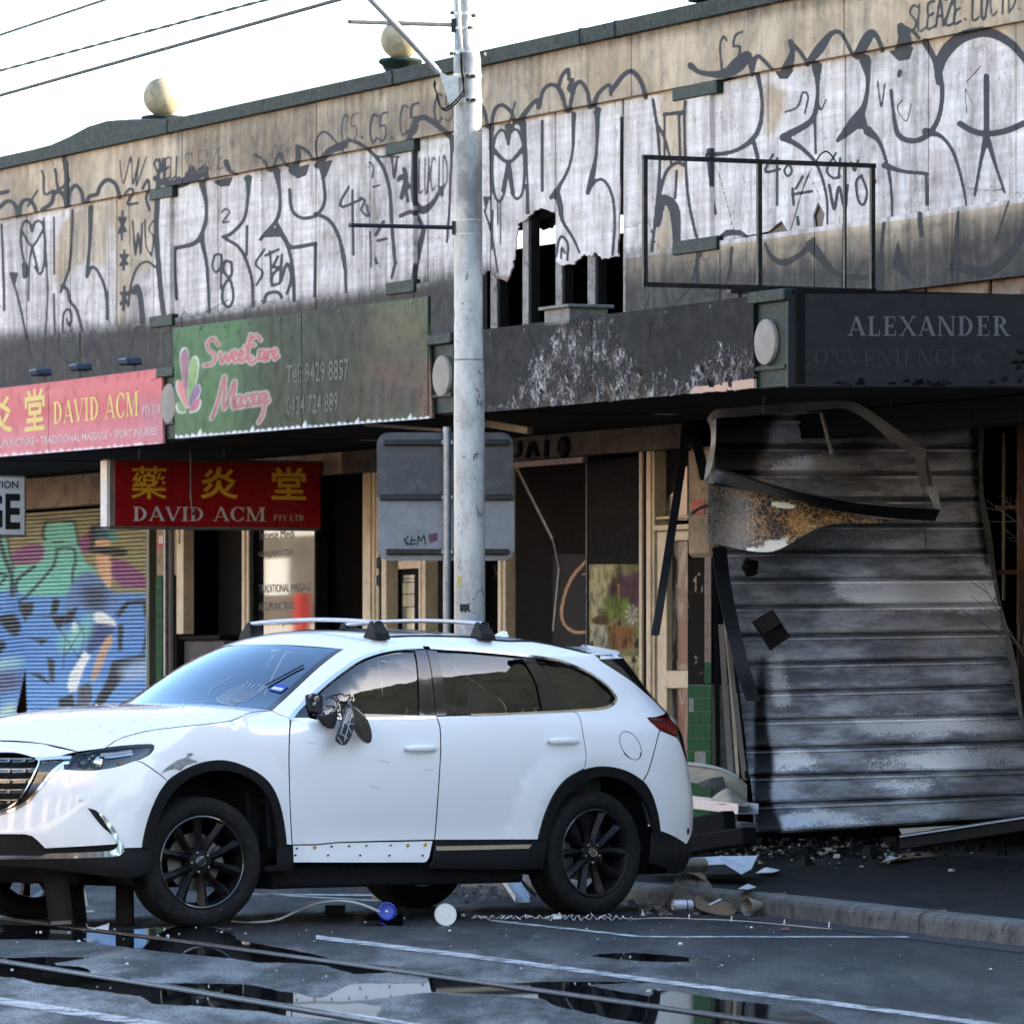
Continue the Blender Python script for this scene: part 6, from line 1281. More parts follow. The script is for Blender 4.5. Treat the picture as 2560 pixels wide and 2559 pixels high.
# ---- rear end
cpanel('tail_lamp', sh_tail, zD((1135,823),(1250,821),(1338,826),(1358,850),(1364,900),(1366,972),(1300,945),(1225,915),(1165,862)), M_REDL, off=.004, step=.03); strip('lamp_band', zD((1160,838),(1250,850),(1340,858)),.016, M_GLBLK,.007, sh_tail)
cpanel('lamp_corner', sh_tail, zD((1310,830),(1338,828),(1352,848),(1358,880),(1345,872),(1325,850)), mat('lamp clear corner',(.5,.5,.52),.15), off=.006, step=.03, gap=0)
rb = [tuple(q) for q in inv(sh_tail, bgapR)]
iz = lambda p: tuple(inv(sh_tail,[p])[0])
arRtail = [iz(p) for p in arR[iR:]]
low = [iz(zD((1235,1680))[0])]
cpanel('rear_bumper', sh_tail, None, M_CARW, raw=[iz(q2((1715,696))[0])] + rb[1:] + arRtail[1:] + [low[0],(.62,.40),(.78,.46),(1.0,.50),(1.5706,.50),(1.5706,.78),(1.05,.80),(.80,.86), iz(zD((1366,974))[0]), iz(zD((1300,945))[0])], step=.05)
cpanel('rear_valance', sh_tail, None, M_PLB, raw=[iz(zG((1345,832))[0]), iz(zG((1418,817))[0]),(.62,.395),(.78,.455),(1.0,.495),(1.5706,.495),(1.5706,.24),(.9,.24),(.55,.22), iz(zG((1300,1180))[0]), iz(zG((1330,1000))[0])], step=.05, gap=.001)
cpanel('tailgate', sh_tail, None, M_CARW, raw=[(.80,.87),(1.05,.81),(1.5706,.79),(1.5706,1.14),(1.0,1.165),(iz(dpil[-1])[0] + .02,1.185),(.80,1.06),(.88,.97)], step=.06); cpanel('rear_window', sh_tail, None, M_GLBLK, raw=[(a_ + .015, z_) for a_, z_ in [iz(p) for p in dpil] if 1.19 < z_ < 1.56] + [(1.0,1.17),(1.5706,1.145),(1.5706,1.55),(1.0,1.55)], step=.06, flange=.01, gap=0)
P1 = [iz(zD((1452,1660))[0])]; dot(zD((1448,1680))[0],.022, M_REDL, 'reflector', shell=sh_tail)
# ---- nose
iN = lambda *p: [tuple(q) for q in inv(sh_nose, p)]
ctr = lambda z: (1.5706, z)
def zc_(pt): return float(inv(sh_nose,[pt])[0][1])
zl = lambda y: HC - (y - HZ) / FPX * 36.33
wng = zA((825,700),(790,757),(735,835)); hlB = sp(zA((735,836),(900,851),(1060,851),(1200,833),(1350,806),(1560,738)),5)
cpanel('headlight_housing', sh_nose, hlB + hlTail[1:-1] + zA((1205,595),(905,655),(825,700),(790,757)), M_GLBLK, off=-.035, step=.03, gap=0, flange=0)
hl = cpanel('headlight', sh_nose, hlB + hlTail[1:-1] + zA((1205,595),(905,655),(825,700),(790,757)), M_LENS, off=.002, step=.03, gap=.002)
for i, h in enumerate(hl):
    pass
strip('running_light', zA((1145,668),(1300,655),(1520,625)),.020, mat('running light guide',(.75,.76,.78),.2), off=-.012, shell=sh_nose); strip('running_light', zA((1150,735),(1146,700),(1150,665)),.010, mat('light guide edge',(.6,.62,.66),.2), off=-.012, shell=sh_nose); strip('running_light', zA((1200,695),(1300,690),(1530,655)),.010, M_CHROME, off=-.014, shell=sh_nose)
for c, r in ((zA((1090,740))[0],.050),(zA((930,745))[0],.040)):
    P, N = lift(sh_nose, inv(sh_nose,[c]),-.03)
    for sg_ in (1,-1):
        P0 = CW(P * (1, sg_,1))[0]; N1 = N[0] * (1, sg_,1); n3 = np.array([*(N1[0] * CH + N1[1] * CL), N1[2]]); fw = np.array([*CH,0]); ax = n3 * .6 + fw * .6; MB().lathe([(r,.012),(r,0),(r * .85,-.004),(r * .8,.012),(r * .5,.02),(.001,.024)], P0, ax, n=20).build('lamp_projector', M_CHROME if r > .045 else M_GLBLK, hl[0 if sg_ == 1 else 1], smooth=True, auto=40)
dot(zA((1385,755))[0],.014, mat('amber bulb',(.6,.12,.01),.3), 'indicator_bulb', off=-.012, shell=sh_nose)
hoodF = zA((0,511),(120,514),(250,521),(400,530),(520,543),(600,568),(700,591),(800,612),(897,632))
hoodFp = [ctr(zl(1850))] + iN(*sp(hoodF))
gTop = sp(zA((0,650),(90,651),(180,656),(290,680),(350,700),(412,713)),4); gSide = sp(zA((412,713),(440,728),(450,762),(400,880),(340,1000),(270,1120),(190,1215),(90,1285),(0,1318)),5)
gT = [ctr(zl(1880.5))] + iN(*gTop); gS = iN(*gSide) + [ctr(zl(2035))]
cpanel('nose_panel', sh_nose, None, M_CARW, raw=hoodFp + iN(*zA((884,640),(690,690),(560,703))) + gT[::-1], step=.04)
wo = sp(zA((735,768),(640,836),(560,925),(450,1062),(350,1182),(260,1252),(130,1312),(0,1350)),5)
wing_out = iN(*wo) + [ctr(zl(2044))]
cpanel('grille_wing', sh_nose, None, M_GLBLK, raw=gS[:1] + iN(*zA((440,716),(690,705),(828,702),(790,757))) + wing_out + gS[::-1][:-1], off=-.008, step=.04, gap=.001)
strip('grille_chrome', sp(zA((440,722),(640,708),(822,706)),8),.022, M_CHROME,.004, sh_nose); strip('grille_chrome', gSide,.010, M_CHROME,.004, sh_nose); strip('grille_chrome', zA((800,762),(760,768)) + wo[:-1] + [(0,2033.6),(-30,2041),(-66,2044)],.020, M_CHROME,.005, sh_nose)
strip('grille_chrome', gSide[-4:] + [(-30,2032),(-66,2035)],.010, M_CHROME,.004, sh_nose)
# grille: dark recess and five bars
cpanel('grille_recess', sh_nose, None, M_BLACK, raw=gT + gS[1:], off=-.07, step=.05, gap=0, flange=0)
for y0, xr in ((722,390),(845,385),(968,330),(1085,270),(1203,205)):
    strip('grille_bar',[(-66,1740 + (y0 + 1) * .2175),(-30,1740 + y0 * .2175)] + zA((0, y0),(xr * .5, y0 + 2),(xr, y0 - 4)),.030, M_GLBLK,-.012, sh_nose); strip('grille_bar',[(-66,1740 + (y0 - 12) * .2175),(-30,1740 + (y0 - 13) * .2175)] + zA((0, y0 - 13),(xr * .5, y0 - 12),(xr * .92, y0 - 16)),.005, mat('satin grille edge',(.45,.40,.32),.3, metal=.8),-.006, sh_nose)
    for xx in (90,270):
        if xx < xr - 30: strip('grille_tab', zA((xx - 16, y0 - 4),(xx + 20, y0 + 6)),.022, mat('grille tab',(.22,.21,.19),.35, metal=.6),-.006, sh_nose)
# bumper skin
slotT = zA((0,1584),(150,1584),(290,1586),(370,1607),(440,1665),(520,1745)); slot_top = [ctr(zl(2084.5))] + iN(*slotT)
vent = sp(zA((1005,1280),(1080,1300),(1130,1332),(1200,1440),(1285,1585),(1240,1552),(1170,1490),(1095,1400),(1005,1280)),5)
arFn = [p for p in arF[:iF0 + 1]]
bumper = iN(*hlB) + iN(*zA((1640,765),(1740,830),(1850,910),(1925,975))) + iN(*arFn[::-1][1:]) + iN(*zA((1425,1742),(1375,1655),(1330,1700),(1000,1722),(700,1738),(520,1747))) + slot_top[::-1][1:] + [ctr(zl(2046))] + wing_out[::-1][1:] + iN(*zA((740,800)))
cpanel('front_bumper', sh_nose, None, M_CARW, raw=bumper, step=.042, gap=.0015)
cpanel('fog_vent', sh_nose, vent[:-1], M_PLB, off=.003, step=.03, gap=0, flange=0)
cpanel('lower_grille', sh_nose, None, M_BLACK, raw=[ctr(.44), ctr(.54)] + iN(*zA((0,1570),(330,1575),(460,1650),(530,1735),(1340,1690),(1360,1730),(1300,1800),(500,1850),(0,1850))), off=-.03, step=.06, gap=0, flange=0)
chT = sp(zA((1128,1332),(1190,1367),(1250,1432),(1320,1532),(1380,1660),(1428,1746),(1405,1800),(1320,1838),(1000,1853),(640,1862),(470,1865),(0,1868)),6); chB = sp(zA((0,1828),(470,1828),(530,1808),(1000,1790),(1250,1774),(1330,1745),(1352,1705),(1318,1640),(1268,1540),(1200,1442)),6)
cpanel('bumper_chrome', sh_nose, None, M_CHROME, raw=iN(*chT) + [ctr(zl(2146)), ctr(zl(2138))] + iN(*chB), off=.008, step=.03, gap=0, flange=.02)
def zH(*p): return [(x * .21739,2060 + y * .21739) for x, y in p]
cpanel('front_valance', sh_nose, None, M_PLB, raw=iN(*zH((1750,272),(1430,278),(1400,330),(1320,366),(1000,380),(600,392),(0,398))) + [ctr(zl(2147)), ctr(zl(2163))] + iN(*zH((0,480),(400,492),(700,522),(1100,578),(1330,608),(1480,622),(1600,600),(1690,550),(1725,500),(1745,400))), off=.002, step=.05, gap=0, flange=.05)
dot(zA((930,1172))[0],.018, M_CARW, 'parking_sensor', off=.006, shell=sh_nose)
# crumpled paint above the front arch, scratches
M_DENT = mat('crushed bare metal',(.40,.39,.40),.35, metal=.5, var=.6, scale=30, bump=1.0, bscale=60)
dn_ = sp(zE((258,222),(330,150),(430,85),(520,52),(545,10),(600,18),(560,60),(640,95),(600,110),(520,140),(460,190),(420,170),(350,185),(300,205)),4); cpanel('crumple', sh_side, dn_, M_DENT, off=.004, step=.02, gap=0, flange=.006, mirror=False)
cr = mat('scratch grey',(.30,.30,.32),.5)
for a, b in (((305,1885 + 16),(455,1900)), ):
    pass
for p in (q2((205,860),(262,870)), q2((450,908),(500,910)), q2((165,998),(215,1008)), q1((1640,760),(1690,770))): strip('scratch', p,.003, cr,.0008, mirror=False)
strip('panel_gap', sp(bgapR[:-1],6),.009, M_BLACK,.0006)
# ---- bonnet, windscreen and roof as lofts between the two body sides
def edge3(pts, shell=sh_side): P, N = lift(shell, inv(shell, pts)); return P
def resamp(P, n):
    s = np.concatenate([[0], np.cumsum(np.linalg.norm(np.diff(P, axis=0), axis=1))]); t = np.linspace(0, s[-1], n); return np.stack([np.interp(t, s, P[:, k]) for k in range(3)],1)
def loft(name, E, C, m, ny=14, p=2.0, lo=-1.0, hi=1.0, off=0.0, parent=None, sel=None):
    """E: near-edge points, C: centre-line points (same count); cross-sections arch over from side to side"""
    V = []; n = len(E); ts = np.linspace(lo, hi,2 * ny + 1)
    for t in ts:
        f = (1 - np.abs(t) ** p)[None] if np.ndim(t) else 1 - abs(t) ** p
        P = E * (1 - f) + C * f; P = P.copy(); P[:,1] = E[:,1] * t; V.append(P + np.array([0,0, off]))
    V = np.vstack(V); k = len(ts); Fc = [(i * n + j, i * n + j + 1,(i + 1) * n + j + 1,(i + 1) * n + j) for i in range(k - 1) for j in range(n - 1)]
    W3 = CW(V); f0 = Fc[len(Fc) // 2]; nn = np.cross(W3[f0[1]] - W3[f0[0]], W3[f0[3]] - W3[f0[0]])
    if nn[2] < 0: Fc = [f[::-1] for f in Fc]
    return mesh(name, W3, Fc, m, parent or CAR, smooth=True)
HS = resamp(edge3(hoodseam),20)
ftip = sh_nose(*np.array(hoodFp[-1])); HS = np.vstack([HS, resamp(np.vstack([HS[-1], ftip]),4)[1:]])
fr = np.array([sh_nose(a, z) for a, z in hoodFp]); fc = fr[0]
k = len(HS); t = np.linspace(0,1, k); zc = table([(0,1.262),(.3,1.252),(.6,1.222),(.85,1.165),(1, fc[2])]); xc = table([(0,1.09),(.3,1.40),(.6,1.78),(.85,2.08),(1, fc[0])])
HCt = np.stack([xc(t),0 * t, zc(t)],1); loft('bonnet', HS, HCt, M_CARW,14,2.6)
bd = MB()
for k in range(170):
    i = random.randint(1, len(HS) - 3); q = random.uniform(-.95,.95); f = 1 - abs(q) ** 2.6; p = HS[i] * (1 - f) + HCt[i] * f; p[1] = HS[i][1] * q; p[0] += random.uniform(-.03,.03); r_ = random.uniform(.0025,.006); bd.lathe([(.0005, r_),(r_ * .8, r_ * .6),(r_,-.004)], CW(p + np.array([0,0,.002])), n=6)
bd.build('water_beads', M_LENS, CAR, kind='stuff')
# windscreen
WS = resamp(edge3(wsE),16); WS[:,1] -= .004; t = np.linspace(0,1,16); WC_ = WS.copy(); WC_[:,1] = 0; WC_[:,0] += np.interp(t,[0,1],[.20,.13]); WC_[:,2] += np.interp(t,[0,1],[.015,.03])
loft('windscreen', WS, WC_, M_WSG,16,2.0)
fr1 = WS.copy(); fr1[:,1] *= .955
for sg_ in (1,-1):
    V = np.vstack([WS * (1, sg_,1) + (0,0,.001), np.stack([WS[:,0] + .02, WS[:,1] * sg_ * .95, WS[:,2] + .002],1)]); mesh('windscreen_edge', CW(V),[(i, i + 1, i + 17, i + 16) for i in range(15)], M_GLBLK, CAR)
Wb = WS[:1] + np.array([[.0,0,.002]]); 
def across(P0, C0, tt, p=2.0): return np.array([[P0[0] * (1 - (1 - abs(q) ** p)) + C0[0] * (1 - abs(q) ** p), P0[1] * q, P0[2] * abs(q) ** p + C0[2] * (1 - abs(q) ** p)] for q in tt])
tt = np.linspace(-1,1,25); A_ = across(WS[0], WC_[0], tt); B_ = across(WS[1] * .35 + WS[0] * .65, WC_[1] * .35 + WC_[0] * .65, tt); V = np.vstack([A_ + (.004,0,.004), B_ + (.004,0,.004)]); mesh('windscreen_edge', CW(V),[(i, i + 1, i + 26, i + 25) for i in range(24)], M_GLBLK, CAR)
V = np.vstack([A_ + (.0,0,-.02), across(HS[0], HCt[0], tt,2.6) + (.05,0,-.015)]); mesh('cowl', CW(V),[(i, i + 1, i + 26, i + 25) for i in range(24)], M_PLB, CAR)
# roof
RS = resamp(edge3(ditch),30); t = np.linspace(0,1,30); RC_ = RS.copy(); RC_[:,1] = 0; RC_[:,0] += np.interp(t,[0,.12,.25,1],[.13,.08,.0,-.02]); RC_[:,2] += np.interp(t,[0,.1,.3,.8,1],[.03,.045,.045,.045,.05])
roof = loft('roof', RS, RC_, M_CARW,14,2.2)
sub = slice(4,14); loft('sunroof_glass', RS[sub] * (1,.80,1) + (0,0,.018), RC_[sub] + (0,0,.004), M_GLBLK,10,2.2)
for sg_ in (1,-1): MB().tube(CW(RS[3:-4] * (1, sg_,1) + (0,0,.002)),.006,6).build('roof_ditch', M_BLACK, CAR)
# rear spoiler
SPt = resamp(np.vstack([RS[-3:], edge3(dpil[:3])]),6); e0 = RS[-2]; tip = np.array([e0[0] - .17, e0[1] - .02, e0[2] - .055]); c0 = RC_[-2] + (0,0,.012); ct = np.array([c0[0] - .26,0, c0[2] - .05])
V = []; 
for q in tt: V.append(across(e0 + (0.02,0,.006), c0 + (.02,0,0),[q],2.4)[0])
for q in tt: V.append(across(tip + (.01,0,.012), ct + (.01,0,.014),[q],2.4)[0])
for q in tt: V.append(across(tip, ct,[q],2.4)[0])
for q in tt: V.append(across(e0 + (-.10,0,-.055), c0 + (-.1,0,-.06),[q],2.4)[0])
n = 25; Fc = [(r_ * n + i, r_ * n + i + 1,(r_ + 1) * n + i + 1,(r_ + 1) * n + i) for r_ in range(3) for i in range(n - 1)] + [(0, n,2 * n,3 * n),(n - 1,4 * n - 1,3 * n - 1,2 * n - 1)]
mesh('rear_spoiler', CW(np.array(V)), Fc, M_CARW, CAR, smooth=True, auto=50)
# shark fin
fx0 = -1.46; zf = float(np.interp(fx0, RC_[::-1,0], RC_[::-1,2])) - .004; prof = [(.10,0),(.04,.022),(-.03,.058),(-.055,.068),(-.085,.066),(-.098,0)]
V = [(fx0 + x,-s_ * (.032 if z < .01 else .011), zf + z) for s_ in (1,-1) for x, z in prof]; bevel(mesh('antenna_fin', CW(np.array(V)),[(0,1,2,3,4,5),(11,10,9,8,7,6)] + [(i, i + 6,(i + 1) % 6 + 6,(i + 1) % 6) for i in range(6)], M_CARW, CAR),.006,2)
# roof rack: two bars with feet
M_BAR = mat('satin alloy bar',(.55,.55,.56),.35, metal=.2, var=.05)
def crossbar(pf):
    d0 = RS[np.argmin(np.abs(np.array([proj(CW(p))[0] for p in RS]) - pf[0]))]; x = d0[0]; yb = d0[1] + .005; zb = d0[2]; zt = zb + .095
    V = [CP(x, y, zt + .022 * (1 - (y / yb) ** 2)) for y in np.linspace(-yb - .01, yb + .01,16)]; mb = MB(); Vv = []
    for y in np.linspace(-yb - .005, yb + .005,16):
        zz = zt - .005 + .022 * (1 - (y / yb) ** 2)
        for j in range(10): a = 2 * math.pi * j / 10; Vv.append(CP(x + .034 * math.cos(a), y, zz + .013 * math.sin(a)))
    mb.add(Vv,[(i * 10 + j, i * 10 + (j + 1) % 10,(i + 1) * 10 + (j + 1) % 10,(i + 1) * 10 + j) for i in range(15) for j in range(10)]); o = mb.build('roof_bar', M_BAR, CAR, smooth=True)
    for sg_ in (1,-1):
        V = []
        for z, y0, y1, w_ in ((zb - .008,.05,-.085,.058),(zb + .03,.04,-.065,.052),(zb + .075,.010,-.05,.042),(zt + .006,-.006,-.036,.038)):
            V += [(x + w_, sg_ * (yb + y1), z),(x + w_, sg_ * (yb + y0), z),(x - w_, sg_ * (yb + y0), z),(x - w_, sg_ * (yb + y1), z)]
        Fc = [(r_ * 4 + j, r_ * 4 + (j + 1) % 4, r_ * 4 + 4 + (j + 1) % 4, r_ * 4 + 4 + j) for r_ in range(3) for j in range(4)] + [(3,2,1,0),(12,13,14,15)]
        if sg_ == 1: Fc = [f[::-1] for f in Fc]
        bevel(mesh('rack_foot', CW(np.array(V)), Fc, M_PLB, o),.008,2)
crossbar((950,1590)); crossbar((1200,1590))
# ---- wheels
def wheel(x, y, steer, lab, side=1):
    base = np.array([x, y]); c, s = math.cos(steer), math.sin(steer); hub = CP(x, y,.366)
    ex = np.array([c, s]); ey = np.array([-s, c]) * side                    # rolling direction, outward axis (car frame)
    def W(r, a, h):                                                        # polar in wheel plane, h outwards from wheel centre plane
        px_ = base + ex * (r * math.cos(a)) + ey * h; return CP(px_[0], px_[1],.366 + r * math.sin(a))
    o = bpy.data.objects.new('wheel', None); o.empty_display_size = .2; reg(o, CAR, Vector(hub)); 
    if lab: o['label'] = lab
    def lath(name, prof, m, n=72, close=False, smooth=True, auto=35):
        V = [W(r,2 * math.pi * j / n, h) for r, h in prof for j in range(n)]; k = len(prof); Fc = [(i * n + j, i * n + (j + 1) % n,((i + 1) % k) * n + (j + 1) % n,((i + 1) % k) * n + j) for i in range(k if close else k - 1) for j in range(n)]
        V = np.array(V)
        if name == 'tyre': V[:,2] = np.maximum(V[:,2],.002)
        return mesh(name, V, Fc, m, o, smooth=smooth, auto=auto)
    lath('tyre',[(.262,.100),(.275,.118),(.300,.128),(.330,.127),(.352,.118),(.366,.105),(.370,.095),(.371,.060),(.364,.058),(.364,.050),(.372,.048),(.372,.006),(.365,.004),(.365,-.004),(.372,-.006),(.372,-.048),(.364,-.05),(.364,-.058),(.371,-.06),(.370,-.095),(.352,-.118),(.300,-.128),(.262,-.10)], M_TYRE)
    lath('rim',[(.268,.106),(.262,.112),(.252,.108),(.246,.096),(.240,.06),(.232,-.02),(.240,-.10),(.262,-.104)], M_RIM)
    lath('rim_flange',[(.252,.111),(.258,.1135),(.264,.111)], M_GLBLK,72)
    lath('brake_disc',[(.08,-.005),(.165,-.005),(.165,-.03),(.08,-.03)], M_DISC,48, True, False)
    V = []; 
    for r_, a_ in ((.115,.35),(.19,.35),(.19,-.35),(.115,-.35)):
        V.append((r_, math.pi * (.93 if x > 0 else .05) + a_))
    Vv = [W(r, a, h) for h in (.018,-.05) for r, a in V]; bevel(mesh('caliper', np.array(Vv),[(0,1,2,3),(7,6,5,4),(0,4,5,1),(1,5,6,2),(2,6,7,3),(3,7,4,0)], M_DISC, o),.012)
    off = .55 if x > 0 else .32
    for k in range(10):                                                    # ten blades in five pairs
        a0 = off + (k // 2) * 2 * math.pi / 5; sg_ = 1 if k % 2 else -1; ah = a0 + sg_ * .24; at_ = a0 + sg_ * .33; V = []
        for r, a, wd, h, dp in ((.050, ah,.019,.078,.05),(.12, ah + sg_ * .02,.021,.082,.05),(.19,(ah + at_) / 2 + sg_ * .02,.0255,.094,.05),(.252, at_,.033,.104,.05)):
            for dw, dh in ((-wd,-dp * .35),(0,.007),(wd,-dp * .35),(wd * .8,-dp),(-wd * .8,-dp)): V.append(W(math.hypot(r, dw), a + math.atan2(dw, r), h + dh))
        Fc = [(i * 5 + j, i * 5 + (j + 1) % 5, i * 5 + 5 + (j + 1) % 5, i * 5 + 5 + j) for i in range(3) for j in range(5)] + [(4,3,2,1,0),(15,16,17,18,19)]
        mesh('spoke', np.array(V), Fc, M_RIM, o)
    lath('hub',[(.075,.03),(.075,.07),(.066,.082),(.036,.086)], M_RIM,40); lath('hub_cap',[(.036,.084),(.035,.092),(.030,.095),(.001,.096)], M_GLBLK,32)
    V = [W(math.hypot(.027 * math.cos(a) * rr,.021 * math.sin(a) * rr), math.atan2(.021 * math.sin(a),.027 * math.cos(a)), hh) for rr, hh in ((1,.0955),(1,.0985),(.84,.0985),(.84,.0955)) for a in np.linspace(0,2 * math.pi,33)[:-1]]
    e_ = mesh('emblem', np.array(V),[(i * 32 + j, i * 32 + (j + 1) % 32, i * 32 + 32 + (j + 1) % 32, i * 32 + 32 + j) for i in range(3) for j in range(32)], M_CHROME, o)
    def flatw(pts, rot): 
        c2, s2 = math.cos(rot), math.sin(rot); return [W(math.hypot(*q), math.atan2(q[1], q[0]),.0978) for q in [(a * c2 - b * s2, a * s2 + b * c2) for a, b in pts]]
    rot = .45 if x > 0 else 1.8
    for q in ([(-.022,.006),(-.012,.008),(-.003,-.001),(0,-.006),(-.003,-.009),(-.010,.001),(-.022,.001)],[(.022,.006),(.012,.008),(.003,-.001),(0,-.006),(.003,-.009),(.010,.001),(.022,.001)]): mesh('emblem_wing', np.array(flatw(q, rot)),[(0,1,2,3,4,5,6)], M_CHROME, o)
    for k in range(5):
        a = off + (k + .5) * 2 * math.pi / 5; P = W(.057, a,.074); n3 = np.array(W(.057, a,.09)) - np.array(P); MB().lathe([(.0105,0),(.0105,.012),(.007,.019),(.001,.020)], P, n3, n=10).build('wheel_nut', M_CHROME, o, smooth=True, auto=40)
    return o
STR = R(-12.5)
wheel(1.465,.80, STR, 'front wheel turned outwards, scuffed tyre'); wheel(-1.465,.80,0, None); wheel(1.465,-.80, STR, None,-1); wheel(-1.465,-.80,0, None,-1)
# ---- wheel wells and underbody
for xc in (1.465,-1.465):
    for sg_ in (1,-1):
        V = []; n = 22; A = np.linspace(-.35, math.pi + .35, n)
        for yy, rr in ((.845,.49),(.55,.48)): V += [(xc + rr * math.cos(a), yy * sg_,.42 + (rr + .02) * math.sin(a)) for a in A]
        V += [(xc,.55 * sg_,.42)]
        mesh('wheel_liner', CW(np.array(V)),[(i, i + 1, n + i + 1, n + i) for i in range(n - 1)] + [(n + i, n + i + 1,2 * n) for i in range(n - 1)], M_UNDER, CAR)
def cbox(name, x0, x1, y0, y1, z0, z1, m, par=None, bev=.02, seg=2):
    V = [(x0, y0, z0),(x1, y0, z0),(x1, y1, z0),(x0, y1, z0),(x0, y0, z1),(x1, y0, z1),(x1, y1, z1),(x0, y1, z1)]; o = mesh(name, CW(np.array(V)),[(3,2,1,0),(4,5,6,7),(0,1,5,4),(1,2,6,5),(2,3,7,6),(3,0,4,7)], m, par or CAR)
    return bevel(o, bev, seg) if bev else o
cbox('underbody',-.95,.95,-.86,.86,.20,.34, M_UNDER); cbox('underbody',-2.3,2.1,-.52,.52,.24,.36, M_UNDER); cbox('exhaust_box',-2.45,-1.95,.25,.62,.22,.38, M_UNDER)
MB().tube([CP(-2.3,.60,.27), CP(-2.62,.60,.265)],.045,16).build('exhaust_tip', M_DISC, CAR, smooth=True, auto=40)
cbox('cross_member',1.2,1.7,-.7,.7,.22,.34, M_UNDER); cbox('rear_axle',-1.55,-1.38,-.7,.7,.30,.40, M_UNDER)
# ---- cabin
cbox('cabin_floor',-2.1,1.2,-.80,.80,.36,.42, M_UNDER); cbox('dashboard',.62,.98,-.78,.78,.80,1.135, M_DASH, bev=.07, seg=3)
cbox('firewall',1.0,1.1,-.82,.82,.40,1.13, M_UNDER)
for sg_ in (1,-1): cbox('door_card',-1.6,.95, sg_ * .80 - .02, sg_ * .80 + .02,.42,1.12, M_DASH)
for sx in (.05,-.95):
    for sy in (.38,-.38):
        st = cbox('seat', sx - .28, sx + .24, sy - .25, sy + .25,.50,.68, M_SEAT, bev=.06, seg=3)
        V = []
        for z, dx, hw, tk in ((.62,-.22,.25,.10),(.9,-.32,.26,.10),(1.13,-.40,.23,.08),(1.18,-.42,.19,.06)): V += [(sx + dx + tk, sy - hw, z),(sx + dx + tk, sy + hw, z),(sx + dx - tk, sy + hw, z),(sx + dx - tk, sy - hw, z)]
        bevel(mesh('backrest', CW(np.array(V)),[(r_ * 4 + j, r_ * 4 + (j + 1) % 4, r_ * 4 + 4 + (j + 1) % 4, r_ * 4 + 4 + j) for r_ in range(3) for j in range(4)] + [(3,2,1,0),(12,13,14,15)], M_SEAT, st),.04,3)
        cbox('headrest', sx - .52, sx - .40, sy - .14, sy + .14,1.23,1.44, M_SEAT, st,.05,3)
        for dy in (-.06,.06): MB().tube([CP(sx - .45, sy + dy,1.15), CP(sx - .46, sy + dy,1.26)],.007,6).build('headrest_post', M_CHROME, st)
V = [CP(.55 - .05 * math.sin(a),-.38 + .185 * math.cos(a),1.08 + .18 * math.sin(a)) for a in np.linspace(0,2 * math.pi,29)]; MB().tube(V,.016,8, False).build('steering_wheel', M_DASH, CAR, smooth=True)
cbox('rear_view_mirror',.40,.44,-.13,.13,1.36,1.43, M_DASH, bev=.015); cbox('sensor_housing',.40,.56,-.12,.12,1.44,1.52, M_DASH, bev=.02)
cbox('cardboard',-.22,.12,.60,.64,1.0,1.27, mat('brown card',(.16,.12,.10),.9, var=.3), bev=.004)
# windscreen: registration sticker, cracks, wiper
WSG = []
for t_ in np.linspace(0,1,81):
    k_ = t_ * 15; i = min(14, int(k_)); f = k_ - i; e = WS[i] * (1 - f) + WS[i + 1] * f; c = WC_[i] * (1 - f) + WC_[i + 1] * f; q = np.linspace(-1,1,161); g = 1 - q * q
    WSG.append(np.stack([e[0] * (1 - g) + c[0] * g, e[1] * q, e[2] * (1 - g) + c[2] * g],1))
WSG = np.vstack(WSG); WSX, WSY = proj(CW(WSG))
def wsp(pt, off=.004):
    i = np.argsort((WSX - pt[0]) ** 2 + (WSY - pt[1]) ** 2)[:4]; d = np.hypot(WSX[i] - pt[0], WSY[i] - pt[1]) + .02; w_ = (1 / d) / (1 / d).sum(); p = (WSG[i] * w_[:, None]).sum(0); return CW(p + np.array([off * .5,0, off * .85]))
mesh('registration_sticker',[wsp(p,.006) for p in zB((1278,596),(1380,610),(1318,664),(1222,642))],[(0,1,2,3)], mat('blue sticker',(.02,.07,.42),.4), CAR); mesh('sticker_print',[wsp(p,.008) for p in zB((1265,617),(1345,632),(1325,650),(1242,636))],[(0,1,2,3)], mat('white print',(.75,.77,.8),.5), CAR)
M_CRK = mat('glass crack',(.62,.68,.74),.4)
for k in range(12):
    f = k / 11; x0, y0 = 845 + 95 * f,742 + 26 * f; x1, y1 = 790 + 250 * f ** .8 + 40,690 - 40 * math.sin(f * 3) ; x2, y2 = 905 + 300 * min(1, f * 1.15),640 - 140 * f + (200 * max(0, f - .45))
    pts = zB((x0, y0),(x0 - 30 + 70 * f, y0 - 36),(x0 + 40 + 80 * f, y0 - 80 + 30 * f),(x2, y2)); MB().tube([wsp(p,.004) for p in sp(pts,8)],.0011,4).build('windscreen_crack', M_CRK, CAR)
for pts in (zB((755,680),(770,640),(830,600),(930,540)), zB((690,762),(715,730),(760,720))): MB().tube([wsp(p,.004) for p in sp(pts,8)],.0011,4).build('windscreen_crack', M_CRK, CAR)
MB().tube([wsp(p,.012) for p in zB((1205,610),(1300,560),(1498,455))],.006,5).build('wiper', M_GLBLK, CAR)
